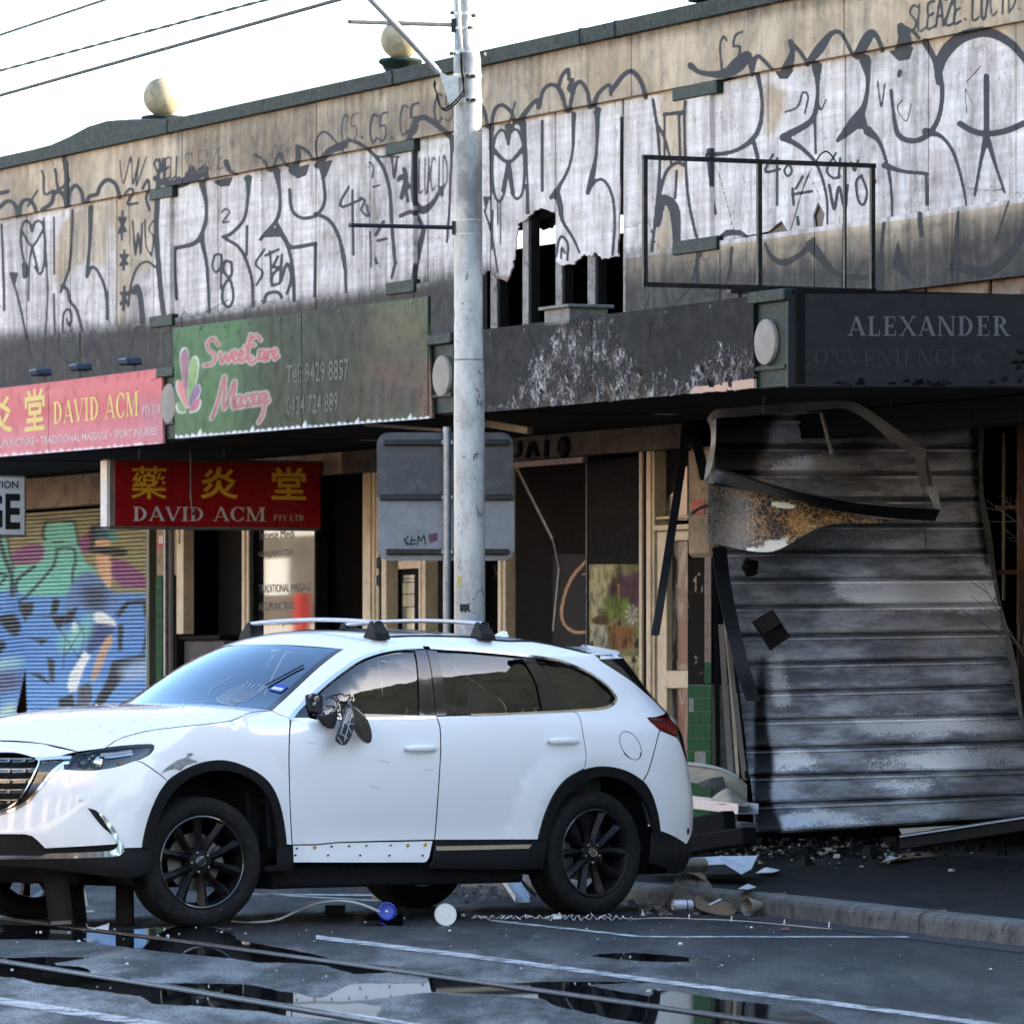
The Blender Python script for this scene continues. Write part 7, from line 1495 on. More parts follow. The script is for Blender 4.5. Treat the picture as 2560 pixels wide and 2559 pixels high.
# smashed door mirror hanging from its wiring
mr = bpy.data.objects.new('door_mirror', None); reg(mr, fd[0], Vector(CW(edge3(zC((330,650)))[0]))); mr['label'] = 'smashed door mirror dangling by its wiring'
m_mg = mat('cracked mirror glass',(.10,.11,.13),.12, metal=.3, var=.9, scale=55)
def dpt(pt, out_=.05): P, N = lift(sh_side, inv(sh_side,[pt])); return CW(P + N * out_)[0]
def blade(name, poly, o1, o2, m, th=.02):
    A = np.array([dpt(p, o1) for p in poly]); nrm = np.array([*CL,0]); V = np.vstack([A, A - nrm * th]); n = len(A); bevel(mesh(name, V,[tuple(range(n)), tuple(range(n,2 * n))[::-1]] + [(i, n + i, n + (i + 1) % n,(i + 1) % n) for i in range(n)], m, mr),.004)
blade('mirror_shell', sp(zC((515,640),(545,690),(620,750),(665,790),(700,880),(700,950),(672,975),(620,940),(570,870),(540,790),(515,710)),4),.10,0, M_GLBLK,.03)
blade('mirror_glass', sp(zC((455,740),(500,730),(535,770),(535,850),(500,940),(460,985),(420,990),(375,960),(372,930),(410,850)),4),.12,0, m_mg,.012)
blade('mirror_cap', sp(zC((285,770),(360,755),(440,745),(425,810),(400,852),(340,830)),4),.07,0, M_PLB,.04)
blade('mirror_base', zC((245,575),(300,560),(360,575),(360,650),(345,730),(270,715),(250,650)),.03,0, M_PLB,.04)
for p, r in ((zC((256,592))[0],.014),(zC((286,655))[0],.014),(zC((305,612))[0],.02),(zC((365,585))[0],.008)): P = dpt(p,.034); MB().lathe([(r,0),(r,.006),(r * .5,.01),(.001,.01)], P,(CL[0], CL[1],0), n=14).build('mirror_pivot', M_DISC, mr)
for pts in (zC((360,640),(400,620),(440,660),(430,740),(460,800)), zC((400,610),(470,590),(540,585),(510,650),(470,640),(440,630)), zC((440,600),(450,650),(500,640),(560,600),(540,660)), zC((350,700),(400,680),(450,700),(480,760))): MB().tube([dpt(p,.06 + .02 * random.random()) for p in sp(pts,3)],.004,5).build('wiring', M_BLACK, mr)
for pts in (zC((480,760),(410,900)), zC((510,780),(440,960)), zC((400,900),(470,940)), zC((520,840),(430,830)), zC((460,820),(500,900)), zC((385,930),(420,980))): MB().tube([dpt(p,.124) for p in pts],.0022,4).build('glass_crack', M_CRK, mr)
# ================================================================== POLE, ROAD SIGN, WIRES
def m_pole():
    t = NT('weathered galvanised pole'); n_ = t.noise(4,6,.7, t.mapv((1,1,.4))); z = t.n('SeparateXYZ'); t.l(t.pos, z.inputs[0])
    low = t.smooth(z.outputs[2],4.6,4.0); base = t.mix(t.smooth(t.noise(5,6,.7, t.mapv((1,1,.5))),.35,.65),(.11,.115,.12,1),(.28,.28,.285,1)); wht = t.mix(t.smooth(t.noise(4,6,.7, t.mapv((1,1,.4))),.38,.62),(.27,.26,.245,1),(.48,.47,.44,1)); c = t.mix(low, base, wht)
    chip = t.math('MULTIPLY', t.smooth(t.noise(9,8,.75, t.mapv((1,1,.6)),.6),.585,.615), low); c = t.mix(chip, c,(.10,.085,.075,1)); sp_ = t.smooth(t.noise(26,6,.75),.60,.66); c = t.mix(sp_, c,(.12,.12,.12,1))
    t.bump(t.math('SUBTRACT', n_, chip),.2,.006); return t.set(c,.42, t.math('MULTIPLY', t.math('SUBTRACT',1.0, low),.55),.5)
M_POLE = m_pole(); M_RUST = mat('rusty painted tube',(.38,.33,.28),.6, var=.4, scale=12, dirt=.8, dirtcol=(.22,.07,.03)); M_CLAMP = mat('galvanised clamp',(.42,.43,.44),.4, metal=.7, var=.3, scale=30); M_BTUBE = mat('black coated tube',(.012,.013,.018),.35)
YP = 44.0; SPX = FPX / YP
po = thing('tram_pole',(at(1173,1900, YP)[0], YP,.13), 'tall pale steel tram pole with peeling paint behind the white car', 'pole')
prof = [(2150,1175,39),(1600,1174.5,39),(1080,1173,38.5),(980,1173,38.5),(930,1172.5,37.5),(905,1172,36.5),(830,1171,36),(600,1170.5,35.5),(262,1170,35),(190,1169,34.5),(150,1168,34),(135,1167,33),(128,1163,27.5),(60,1160,25),(-60,1159,24.5),(-700,1155,23)]
n = 40; V = []
for y, xc, r in prof:
    c = at(xc, y, YP); rr = r / SPX; z = max(c[2],.12)
    V += [(c[0] + rr * math.cos(2 * math.pi * j / n), YP + rr * math.sin(2 * math.pi * j / n), z) for j in range(n)]
mesh('shaft', V,[(i * n + j,(i + 1) * n + j,(i + 1) * n + (j + 1) % n, i * n + (j + 1) % n) for i in range(len(prof) - 1) for j in range(n)][::1], M_POLE, po, smooth=True, auto=60)
def pband(y, h, m=M_CLAMP, grow=1.5, parent=po):
    x = np.interp(y,[p[0] for p in prof][::-1],[p[1] for p in prof][::-1]); r = np.interp(y,[p[0] for p in prof][::-1],[p[2] for p in prof][::-1]) + grow; c = at(x, y, YP); R_ = r / SPX; hh = h / SPX / 2
    return MB().lathe([(R_ - .006,-hh),(R_,-hh),(R_, hh),(R_ - .006, hh)], c, n=36).build('band', m, parent)
def pbolt(x, y, l=8, parent=None): a = at(x, y, YP - .12); MB().bar(a,(a[0] + l / SPX, a[1] - .02, a[2]),.026,.022).build('clamp_bolt', M_DARKMET, parent or po)
for y, h in ((36,8),(72,7),(133,8),(192,12),(253,12)): pband(y, h)
for x, y in ((1128,33),(1180,40),(1172,70),(1126,135),(1203,136),(1166,190),(1180,191),(1167,250),(1181,251)): pbolt(x, y,10)
pband(551,3, M_CLAMP,.9); pband(586,3, M_CLAMP,.9); pband(900,3, M_ASHMET,.4)
for (x0, y0, x1, y1, m) in ((877,55,1136,63, M_RUST),(878,563,1138,569, M_BTUBE)):
    MB().tube([at(x0, y0, YP - .05), at(x1, y1, YP - .02)],5.2 / SPX,14).build('side_arm', m, po, smooth=True, auto=40); MB().bar(at(x1 + 1, y1 - 16, YP - .03), at(x1 + 1, y1 + 18, YP - .03),.03,.05, up=(1,0,0)).build('arm_bracket', M_BTUBE, po)
    MB().lathe([(5.2 / SPX * .7,0),(5.2 / SPX,.002),(5.2 / SPX,.02)], at(x0, y0, YP - .05),(-1,0,0), n=14).build('arm_cap', M_ASHMET, po)
# bracket arm rising to the left with a gusset
MB().tube([at(770,-165, YP - .3), at(928,-2, YP - .25), at(1020,95, YP - .2), at(1098,183, YP - .13)],[9 / SPX,9 / SPX,9 / SPX,9 / SPX],16).build('bracket_arm', M_CLAMP, po, smooth=True, auto=40)
V = [at(1096,176, YP - .12), at(1136,200, YP - .12), at(1136,250, YP - .12), at(1124,262, YP - .12)]; mesh('gusset', np.vstack([V, np.array(V) + (0,.02,0)]),[(0,1,2,3),(7,6,5,4),(0,4,5,1),(1,5,6,2),(2,6,7,3),(3,7,4,0)], M_CLAMP, po)
MB().bar(at(1131,190, YP - .1), at(1131,255, YP - .1),.02,.07, up=(1,0,0)).build('bracket_plate', M_CLAMP, po)
MB().tube([at(1146,-60, YP - .1), at(1149,60, YP - .105), at(1154,122, YP - .11)],3.6 / SPX,10).build('conduit', mat('white conduit',(.72,.72,.70),.5), po, smooth=True); MB().bar(at(1148,126, YP - .12), at(1161,127, YP - .12),.04,.03).build('conduit_clip', M_CLAMP, po)
for dx in (0,5): MB().tube([at(x + dx * .6, y + dx, YP - d) for x, y, d in spline([(1153,130,.13),(1152,150,.13),(1155,190,.13),(1159,225,.13),(1150,240,.13),(1130,260,.14),(1112,272,.14),(1098,262,.16),(1092,235,.2),(1085,215,.2),(1087,200,.2)],8)],.006,6).build('wire_loop', M_BLACK, po)
# sticker and torn posters near the foot of the pole
for x, y, w_, h, c in ((1162,1535,40,40,(.45,.46,.5)),(1150,1510,24,16,(.03,.03,.03)),(1143,1440,9,22,(.55,.45,.06))):
    V = []; m_ = mat('torn sticker %d' % x, c,.6, var=.4, scale=40)
    for k in range(9):
        a = math.asin(max(-1, min(1,((x + w_ * k / 8) - 1174) / 39))); r_ = 39.6 / SPX; c0 = at(1174, y, YP); V += [(c0[0] + r_ * math.sin(a), YP - r_ * math.cos(a), c0[2]),(c0[0] + r_ * math.sin(a), YP - r_ * math.cos(a), c0[2] - (h + 3 * (k % 3)) / SPX)]
    mesh('sticker', V,[(2 * k,2 * k + 1,2 * k + 3,2 * k + 2) for k in range(8)], m_, po)
# ---- back of a road sign on its own post
YS = 46.2; sS = FPX / YS
rs = thing('road_sign',(at(1118,1900, YS)[0], YS,.13), 'grey back of a rounded road sign board standing behind the pole', 'road sign')
M_ALU = mat('dull sign aluminium',(.085,.087,.092),.6, metal=.15, var=.45, scale=3.5, dirt=.5, dirtcol=(.12,.12,.125)); M_ALU2 = mat('cleaner sign aluminium',(.27,.28,.30),.55, metal=.15, var=.35, scale=5, dirt=.35, dirtcol=(.16,.16,.18))
def rrect(x0, y0, x1, y1, rr, tl=1, tr=1, br=1, bl=1, n=8):
    o = []
    for cx, cy, a0, f in ((x0 + rr, y0 + rr, math.pi, tl),(x1 - rr, y0 + rr,1.5 * math.pi, tr),(x1 - rr, y1 - rr,0, br),(x0 + rr, y1 - rr,.5 * math.pi, bl)):
        if f: o += [(cx + rr * math.cos(a0 + k * math.pi / 2 / n), cy + rr * math.sin(a0 + k * math.pi / 2 / n)) for k in range(n + 1)]
        else: o.append((cx + (rr if math.cos(a0 + .78) > 0 else -rr), cy + (rr if math.sin(a0 + .78) > 0 else -rr)))
    return o
def yplate(name, poly, Y, th, m, parent):
    V = [at(x, y, Y) for x, y in poly]; n = len(V); return mesh(name, np.vstack([V, np.array(V) + (0, th,0)]),[tuple(range(n))[::-1], tuple(range(n,2 * n))] + [(i,(i + 1) % n, n + (i + 1) % n, n + i) for i in range(n)], m, parent)
yplate('sign_plate', rrect(942,1081,1283,1243,30,1,1,0,0), YS,.012, M_ALU, rs); yplate('sign_plate', rrect(945,1245,1286,1401,30,0,0,1,1), YS,.012, M_ALU2, rs)
for x0, x1, y in ((958,1270,1106),(949,1284,1243),(965,1272,1379)): bevel(MB().bar(at(x0, y, YS - .022), at(x1, y, YS - .022),.04,14 / sS).build('rail', M_DARKMET, rs),.006)
MB().tube([(at(1118,0, YS)[0], YS - .09,.05),(at(1118,0, YS)[0], YS - .09, at(1118,1068, YS)[2])],10 / sS,16).build('post', M_GREY, rs, smooth=True, auto=40)
for y in (1106,1243,1379): MB().bar(at(1104, y, YS - .06), at(1132, y, YS - .06),.08,10 / sS).build('clip', M_GREY, rs)
tg = [[(1010,1345),(1018,1362)],[(1020,1340),(1012,1353),(1026,1362)],[(1030,1343),(1026,1361),(1040,1358)],[(1028,1352),(1040,1349)],[(1044,1362),(1046,1340),(1053,1352),(1060,1337),(1064,1360)]]
for s_ in tg:
    V, T = flat_union(ribbon(s_,3.0)); mesh('graffiti_tag',[at(x, y, YS - .0015) for x, y in V],[f[::-1] for f in T], M_BLACK, rs)
yplate('sticker',[(1070,1336),(1094,1331),(1094,1350),(1074,1358)], YS - .002,.0015, mat('purple stain',(.16,.07,.11),.7, var=.6, scale=40), rs)
# ---- overhead wires along the street
M_WIRE = mat('overhead wire',(.03,.03,.035),.5)
for (p, q, z, r, lab) in (((0,88),(262,0),7.2,.012, 'uppermost of the three overhead wires crossing the white sky'),((0,177),(665,0),6.7,.013, 'twisted middle wire of the three crossing the white sky'),((0,239),(845,0),6.2,.014, 'lowest of the three overhead wires crossing the white sky')):
    def pz(x, y): Y = (z - HC) * FPX / (HZ - y); return np.array([(x - CXP) / FPX * Y, Y, z])
    a, b = pz(*p), pz(*q); d = b - a; pts = [a - d * 3 + (b - a) * t_ * 7 for t_ in np.linspace(0,1,57)]
    o = thing('overhead_wire',(a + b) / 2, lab, 'wire', 'overhead wires')
    if 'twisted' in lab:
        pts = [a - d * 3 + d * 7 * t_ for t_ in np.linspace(0,1,420)]
        for ph in (0, math.pi): MB().tube([p_ + np.array([0,0,.006 * math.sin(i * .9 + ph)]) + np.array([.006 * math.cos(i * .9 + ph),0,0]) for i, p_ in enumerate(pts)],.008,5).build('strand', M_WIRE, o)
    else: MB().tube(pts, r,6).build('strand', M_WIRE, o)
# ================================================================== LEFT SHUTTER WITH MURAL
def fm(*p): return [(x * .3523,1120 + y * .3523) for x, y in p]
MC = Canvas(-140,1120,390,2080,2.0,3); MC.a[:] = (.235,.225,.115)
BLK = (.018,.018,.02); BLU = (.10,.25,.56); TUR = (.16,.48,.42); PUR = (.20,.06,.17); SKN = (.60,.40,.27); WHT_ = (.74,.76,.78)
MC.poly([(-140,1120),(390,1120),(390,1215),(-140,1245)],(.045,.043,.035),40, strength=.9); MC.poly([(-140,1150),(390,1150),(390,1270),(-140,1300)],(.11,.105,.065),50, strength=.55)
P_ = lambda p, c, s=5, sm=True: MC.poly(fm(*p), c, s, sm)
MC.poly(fm((-400,980),(0,990),(130,1000),(520,1030),(1070,1030),(1070,2740),(-400,2740)), BLU,12); MC.poly(fm((-400,1500),(300,1600),(1070,1700),(1070,2740),(-400,2740)),(.17,.36,.64),60, strength=.5)
P_([(-400,650),(20,630),(70,700),(110,900),(100,1000),(-400,1000)], TUR); P_([(330,530),(530,520),(565,680),(605,800),(700,885),(600,905),(520,1000),(480,1045),(200,1050),(110,1000),(110,835),(250,825),(310,650)], TUR,5, False)
P_([(105,745),(180,690),(310,690),(290,805),(110,815)], PUR); P_([(780,775),(900,800),(1058,930),(1058,992),(870,985),(770,880)], PUR,5, False); P_([(565,650),(640,600),(665,700),(590,745)], PUR)
for s_, wd in (([(330,517),(530,513)],14),([(530,515),(548,600),(562,690)],16),([(330,525),(308,600),(322,650)],22),([(400,712),(520,712),(540,800),(520,880),(520,1000)],18),([(410,730),(385,830),(330,900),(270,970),(190,1060)],20),([(250,840),(170,900),(130,950),(130,1020)],24),([(370,665),(450,665)],10),([(190,1060),(150,1100),(200,1220)],18),([(60,640),(80,760),(110,860)],16),([(10,640),(40,760),(90,900),(100,1040)],26),([(0,880),(60,900),(20,960)],20)): MC.stroke(fm(*s_), wd * .3523, BLK,3)
P_([(0,1180),(120,1170),(160,1260),(140,1340),(80,1290)], BLK,4, False); P_([(-100,1380),(60,1350),(80,1400),(20,1460)], BLK,4)
# figure with cap and dark glasses
P_([(480,1045),(540,925),(600,880),(690,900),(790,1000),(850,1060),(850,1105),(780,1160),(660,1160),(560,1110),(470,1165)],(.11,.20,.42),10); P_([(600,990),(750,985),(730,1150),(620,1130)],(.045,.06,.12),30)
P_([(700,850),(785,850),(785,1000),(730,930)], SKN); P_([(690,640),(770,635),(792,720),(782,770),(795,840),(760,865),(700,862),(680,740)], SKN); P_([(650,570),(700,530),(765,540),(805,600),(790,645),(680,645),(650,625)],(.025,.09,.15)); P_([(760,570),(830,605),(832,665),(790,645)],(.05,.25,.26)); P_([(640,560),(690,545),(685,640),(670,700),(645,690)], BLK)
P_([(640,700),(800,698),(905,722),(892,760),(800,762),(640,740)], BLK,4)
P_([(665,1172),(740,1166),(822,1232),(812,1262),(690,1246)], WHT_,4); P_([(480,1690),(500,1600),(600,1440),(650,1470),(600,1560),(545,1720),(500,1732)], WHT_,4, False); P_([(520,1240),(548,1240),(562,1300),(540,1330),(512,1290)], WHT_,4)
P_([(660,1250),(805,1262),(790,1330),(640,1460),(620,1385)],(.04,.07,.20),8); P_([(770,1330),(805,1350),(745,1500),(682,1640),(652,1640),(690,1480)],(.52,.34,.22),6)
for p in ([(190,1185),(485,1185),(440,1272),(420,1290),(365,1200)],[(190,1345),(352,1350),(302,1402),(280,1370)],[(380,1060),(432,1080),(410,1172),(358,1182)],[(840,1250),(882,1250),(872,1432),(840,1442)],[(800,1510),(1052,1450),(1045,1560),(860,1650),(700,1870),(640,1860),(760,1650)],[(1012,1100),(1062,1100),(1062,1400),(1008,1465),(1040,1250)],[(820,1182),(900,1082),(1040,1068),(1052,1100),(920,1112),(850,1205)],[(340,1480),(392,1500),(392,1662),(358,1652)],[(220,1590),(300,1600),(372,1682),(330,1662)],[(480,1160),(560,1120),(520,1230),(460,1260)],[(560,1700),(640,1650),(660,1760),(600,1900),(540,1880)],[(160,1100),(250,1090),(240,1170),(190,1210)],[(420,1780),(520,1740),(540,1860),(430,1900)]): P_(p, BLK if p[0][0] != 560 else (.10,.10,.12),4, False)
P_([(430,1330),(520,1290),(640,1180),(640,1300),(560,1420),(440,1440)],(.20,.50,.50),30)
for s_ in ([(430,1290),(560,1480)],[(600,1260),(470,1470)],[(540,1200),(600,1340),(560,1500)],[(470,1330),(450,1560)],[(590,1700),(600,1800)],[(640,1680),(650,1790)]): MC.stroke(fm(*s_),2.6, BLK,2)
P_([(870,1560),(1050,1500),(1050,1600),(900,1660)],(.30,.42,.62),30); P_([(-100,1580),(120,1560),(150,1700),(-100,1760)],(.10,.12,.22),30); P_([(-100,1500),(140,1480),(150,1540),(-100,1560)],(.28,.50,.55),25); P_([(20,1860),(110,1800),(120,1931),(0,1931)],(.45,.62,.60),20)
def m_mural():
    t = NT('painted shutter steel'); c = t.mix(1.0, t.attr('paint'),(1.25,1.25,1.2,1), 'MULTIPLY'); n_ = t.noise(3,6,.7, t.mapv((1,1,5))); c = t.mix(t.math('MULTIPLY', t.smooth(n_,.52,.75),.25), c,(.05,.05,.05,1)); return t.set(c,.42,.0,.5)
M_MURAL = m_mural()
sh = thing('mural_shutter', wpt(200,1960,-.05), 'corrugated roller shutter painted with a blue and turquoise mural of a man in a cap', 'roller shutter')
PT = .0385; z0, z1 = .15,3.05; us = U(-120,-.05), U(372,-.05)
prf = [(0.0,-.006),(.10,-.002),(.28,.008),(.52,.011),(.78,.008),(.94,.000),(1.0,-.006)]
def slat(zb, ua, ub, vf, zf, n):
    u = np.linspace(ua, ub, n); V = []; PX = []
    for f, v in prf:
        z = zb + f * PT * .93; P = FA(u,-.05 + v + vf(u), z + zf(u)); V.append(P); PX.append(np.stack(upx(u,-.05, np.full(n, z)),1))
    V = np.vstack(V); PX = np.vstack(PX); c = MC.sample(PX[:,0], PX[:,1]); m = len(prf); i_ = np.arange(m * n).reshape(m, n); Q = np.stack([i_[:-1, :-1], i_[:-1,1:], i_[1:,1:], i_[1:, :-1]],-1).reshape(-1,4)
    mesh('slat', V, Q, M_MURAL, sh, smooth=True, attrs={'paint': c})
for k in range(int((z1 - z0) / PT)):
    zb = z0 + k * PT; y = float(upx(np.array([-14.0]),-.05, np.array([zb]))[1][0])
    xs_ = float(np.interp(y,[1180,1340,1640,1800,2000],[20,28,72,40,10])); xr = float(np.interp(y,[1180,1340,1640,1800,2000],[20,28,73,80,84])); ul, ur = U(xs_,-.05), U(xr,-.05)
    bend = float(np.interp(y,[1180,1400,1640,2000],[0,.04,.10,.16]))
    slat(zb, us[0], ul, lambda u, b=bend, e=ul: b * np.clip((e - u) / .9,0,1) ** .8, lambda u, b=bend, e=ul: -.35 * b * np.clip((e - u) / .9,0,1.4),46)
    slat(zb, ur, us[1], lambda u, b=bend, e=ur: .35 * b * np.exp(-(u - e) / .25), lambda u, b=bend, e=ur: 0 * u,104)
fbox('shutter_guide', U(372.5), U(380),-.08,.03,.14,3.06, mat('olive guide rail',(.10,.105,.075),.5, var=.3), sh); fbox('guide_paint', U(373), U(376.5),.03,.034,.5,2.0, mat('turquoise overspray',(.16,.36,.42),.5, var=.6, scale=6), sh)
fbox('fallen_board', U(40,-.5), U(120,-.5),-.55,-.5,.165,1.75, mat('orange stained board',(.45,.14,.05),.7, var=.5, scale=4), BLD)
# ================================================================== RIGHT SHUTTER, torn out of its opening
GL = [978,1046,1117,1184,1249,1313,1380,1449,1517,1590,1660,1731,1801,1872,1940,2011,2086]; GR = [978,1046,1117,1184,1249,1313,1379,1445,1510,1581,1646,1714,1785,1853,1924,1985,2040]
XL = table([(960,1788),(1100,1790),(1400,1800),(1560,1822),(1700,1845),(1850,1862),(2000,1880),(2100,1887)]); XR = table([(960,2450),(1250,2454),(1400,2478),(1560,2510),(1800,2556),(2000,2596),(2100,2612)])
def tbl2(k): k = np.array(k, float); return lambda t: np.interp(t, k[:,0], k[:,1])
XL = tbl2([(960,1788),(1100,1790),(1400,1800),(1560,1822),(1700,1845),(1850,1862),(2000,1880),(2100,1887)]); XR = tbl2([(960,2450),(1250,2454),(1400,2478),(1560,2510),(1800,2556),(2000,2596),(2100,2612)])
def YSH(s_, y): return np.interp(y,[960,1300,1700,2090],[48.0,47.7,47.1,46.4]) + .10 * np.sin(s_ * 5 + y * .004) + .05 * np.sin(s_ * 13 + 1 + y * .01)
SCV = Canvas(1770,950,2640,2110,4.0,3); SCV.a[...,1] = .5
so_ = lambda p, v, s_=40: SCV.poly(p,(v, None, None), s_, True)
so_([(1770,960),(1960,960),(1930,1100),(1900,1190),(1880,1330),(1800,1420),(1770,1400)],.75,60); so_([(1770,950),(2640,950),(2640,985),(1770,995)],.8,20); so_([(2420,960),(2470,960),(2480,1400),(2440,1330)],.8,30)
so_([(1893,1660),(1915,1650),(1918,1800),(1935,1900),(1928,1990),(1955,2060),(1945,2090),(1890,2090),(1884,1800)],.9,30); so_([(1800,1400),(1880,1400),(1900,1600),(1890,1700),(1830,1650)],.35,50); so_([(1840,1250),(2300,1290),(2300,1350),(2000,1420),(1850,1400)],.5,50); so_([(2150,1500),(2440,1560),(2440,1680),(2200,1660)],.32,70); so_([(2000,1080),(2200,1180),(2100,1300)],.3,60)
for p in ([(1935,1150),(2050,1130),(2180,1170),(2100,1200),(1930,1190)],[(1920,1650),(1960,1640),(1980,1760),(1930,1770)],[(1930,1880),(2000,1870),(2060,1920),(1940,1930)],[(1950,2030),(2060,2020),(2200,2050),(1960,2075)],[(2180,1890),(2560,1860),(2560,1920),(2200,1930)],[(2100,1440),(2500,1460),(2500,1530),(2150,1520)],[(2150,1780),(2500,1790),(2500,1830),(2200,1840)],[(2160,1960),(2350,1945),(2300,1985)]): SCV.poly(p,(None,1.0, None),40, True)
def m_shut():
    t = NT('heat stained galvanised steel'); r, g, b = t.sep(t.attr('paint')); n_ = t.noise(4,7,.72, t.mapv((.6,.6,2.2))); n2 = t.noise(60,5,.75); n3 = t.noise(1.6,5,.6)
    base = t.mix(t.smooth(n_,.38,.64),(.14,.148,.17,1),(.42,.44,.485,1)); base = t.mix(t.math('MULTIPLY', t.smooth(n3,.5,.7),.45), base,(.30,.25,.21,1))
    wh = t.math('MULTIPLY', t.smooth(t.math('ADD', g, t.math('MULTIPLY', t.math('SUBTRACT', t.math('ADD', t.math('MULTIPLY', n2,.6), t.math('MULTIPLY', n_,.4)),.5),1.5)),.74,.95),.8); c = t.mix(wh, base,(.78,.80,.84,1))
    so__ = t.smooth(t.math('ADD', r, t.math('MULTIPLY', t.math('SUBTRACT', t.math('ADD', t.math('MULTIPLY', n2,.55), t.math('MULTIPLY', n_,.45)),.5),1.2)),.25,.72); c = t.mix(so__, c,(.006,.006,.007,1))
    t.bump(n_,.12,.02); return t.set(c, t.ramp(n_,[(.3,.32),(.7,.55)]), t.math('MULTIPLY', t.math('SUBTRACT',1.0, so__),.25),.5)
M_SHUT = m_shut()
sh2 = thing('burnt_shutter', at(2200,2085,46.5), 'large scorched steel shutter torn loose and hanging out over the footpath', 'roller shutter')
cs = [(0,-.012),(.035,-.016),(.05,.0),(.075,.006),(.10,.0),(.12,-.004),(.16,.0),(.5,.006),(.80,.002),(.84,.012),(.90,.014),(.94,.004),(1.0,-.012)]
for k in range(16):
    n = 60; s_ = np.linspace(0,1, n); V = []; PX = []
    for f, d in cs:
        yl = GL[k + 1] + (GL[k] - GL[k + 1]) * f; yr = GR[k + 1] + (GR[k] - GR[k + 1]) * f; y = yl + (yr - yl) * s_; x = XL(yl) + (XR(yr) - XL(yl)) * s_ + 3 * math.sin(k * 2.3) * (s_ < .02); Y = YSH(s_, y) - d * 2.6
        V.append(np.stack([(x - CXP) / FPX * Y, Y, HC + (HZ - y) / FPX * Y],1)); PX.append(np.stack([x, y],1))
    V = np.vstack(V); PX = np.vstack(PX); c = SCV.sample(PX[:,0], PX[:,1]); m = len(cs); i_ = np.arange(m * n).reshape(m, n); Q = np.stack([i_[:-1, :-1], i_[:-1,1:], i_[1:,1:], i_[1:, :-1]],-1).reshape(-1,4)
    mesh('slat', V, Q, M_SHUT, sh2, smooth=True, auto=40, attrs={'paint': c})
yy = np.linspace(985,2040,30)
def shp(s_, y, d=0): xl, xr = float(XL(y)), float(XR(y)); x = xl + (xr - xl) * s_; Y = float(YSH(np.array(s_), y)) - d; return at(x, y, Y)
mb = MB(); V = []
for y in yy:
    a = np.array(shp(1.0, y,.0)); w_ = .02 + .012 * math.sin(y * .02); V += [a + (-.02,-.025,0), a + (w_,-.03,0), a + (w_ + .005,.03,0)]
mb.add(V,[(3 * i + j,3 * i + j + 1,3 * i + j + 4,3 * i + j + 3) for i in range(29) for j in range(2)]).build('guide_edge', M_ASHMET, sh2)
for k in range(16):
    for y_ in (GR[k + 1] - 14,): P = np.array(shp(.985, y_,.02)); MB().lathe([(.008,0),(.008,.004),(.001,.006)], P,(0,-1,0), n=7).build('rivet', M_BLACK, sh2)
# dark backing behind the torn opening, brown post and beam at the right edge
M_BROWN = mat('brown painted timber',(.22,.085,.035),.6, var=.5, scale=5, dirt=.4)
ybox('doorway_post',2545,985,2566,2070,47.6,.12, M_BROWN, BLD); ybox('doorway_beam',2474,1018,2660,1062,47.5,.14, mat('dark brown beam',(.09,.045,.03),.6, var=.5, scale=6, dirt=.4), BLD); ybox('doorway_rail',2490,1262,2545,1272,47.75,.06, M_BROWN, BLD); ybox('doorway_rail',2496,1424,2545,1436,47.75,.06, M_BROWN, BLD); ybox('doorway_tube',2506,1080,2514,1500,47.9,.03, mat('brassy tube',(.16,.13,.06),.4, metal=.5), BLD)
ybox('shutter_box',1880,972,2560,1000,48.2,.4, M_CHAR, BLD)
# ================================================================== BENT METAL HANGING OVER THE SHUTTER
def strip3(name, A, B, m, parent, thick=.006, attrs=None, smooth=True):
    """sheet between two rails of (px, py, depth); given a real thickness"""
    A = np.array(A, float); B = np.array(B, float); n = max(len(A), len(B)) * 4
    def rs_(C): C = spline(C,12) if len(C) > 2 else C; s_ = np.concatenate([[0], np.cumsum(np.linalg.norm(np.diff(C[:, :2], axis=0), axis=1))]); t_ = np.linspace(0, s_[-1], n); return np.stack([np.interp(t_, s_, C[:, k]) for k in range(3)],1)
    A, B = rs_(A), rs_(B); k = 7; V = []; PX = []
    for j in range(k): q = A + (B - A) * j / (k - 1); V += [at(*p) for p in q]; PX += [p[:2] for p in q]
    V = np.array(V); i_ = np.arange(n * k).reshape(k, n); Q = np.stack([i_[:-1, :-1], i_[:-1,1:], i_[1:,1:], i_[1:, :-1]],-1).reshape(-1,4).tolist()
    VV, Fc = slab(V, Q, np.array([0, thick,0])); at_ = None
    if attrs is not None: c = attrs.sample(np.array(PX)[:,0], np.array(PX)[:,1]); at_ = {'paint': np.vstack([c, c])}
    return mesh(name, VV, Fc, m, parent, smooth=smooth, auto=40, attrs=at_)
def w6(*p): return [(1700 + q[0] * S1,850 + q[1] * S1, q[2]) for q in p]
fa = thing('collapsed_fascia', at(2000,1330,45.2), 'collapsed fascia sheet with crackled yellow and black burnt paint over the shutter', 'fascia')
CC = Canvas(1740,1180,2380,1400,3.0,3)
CC.poly(w6((150,800,0),(420,840,0),(420,1180,0),(150,1150,0)),(.15, None, None),30); CC.poly([p[:2] for p in w6((400,860,0),(900,950,0),(1300,1010,0),(800,1050,0),(560,1190,0),(420,1130,0))],(1.0, None, None),60); CC.poly([p[:2] for p in w6((360,1150,0),(560,1120,0),(680,1080,0),(560,1200,0),(380,1200,0))],(None,1.0, None),14); CC.poly([p[:2] for p in w6((450,870,0),(560,900,0),(660,930,0),(640,950,0),(520,930,0))],(None,.9, None),10)
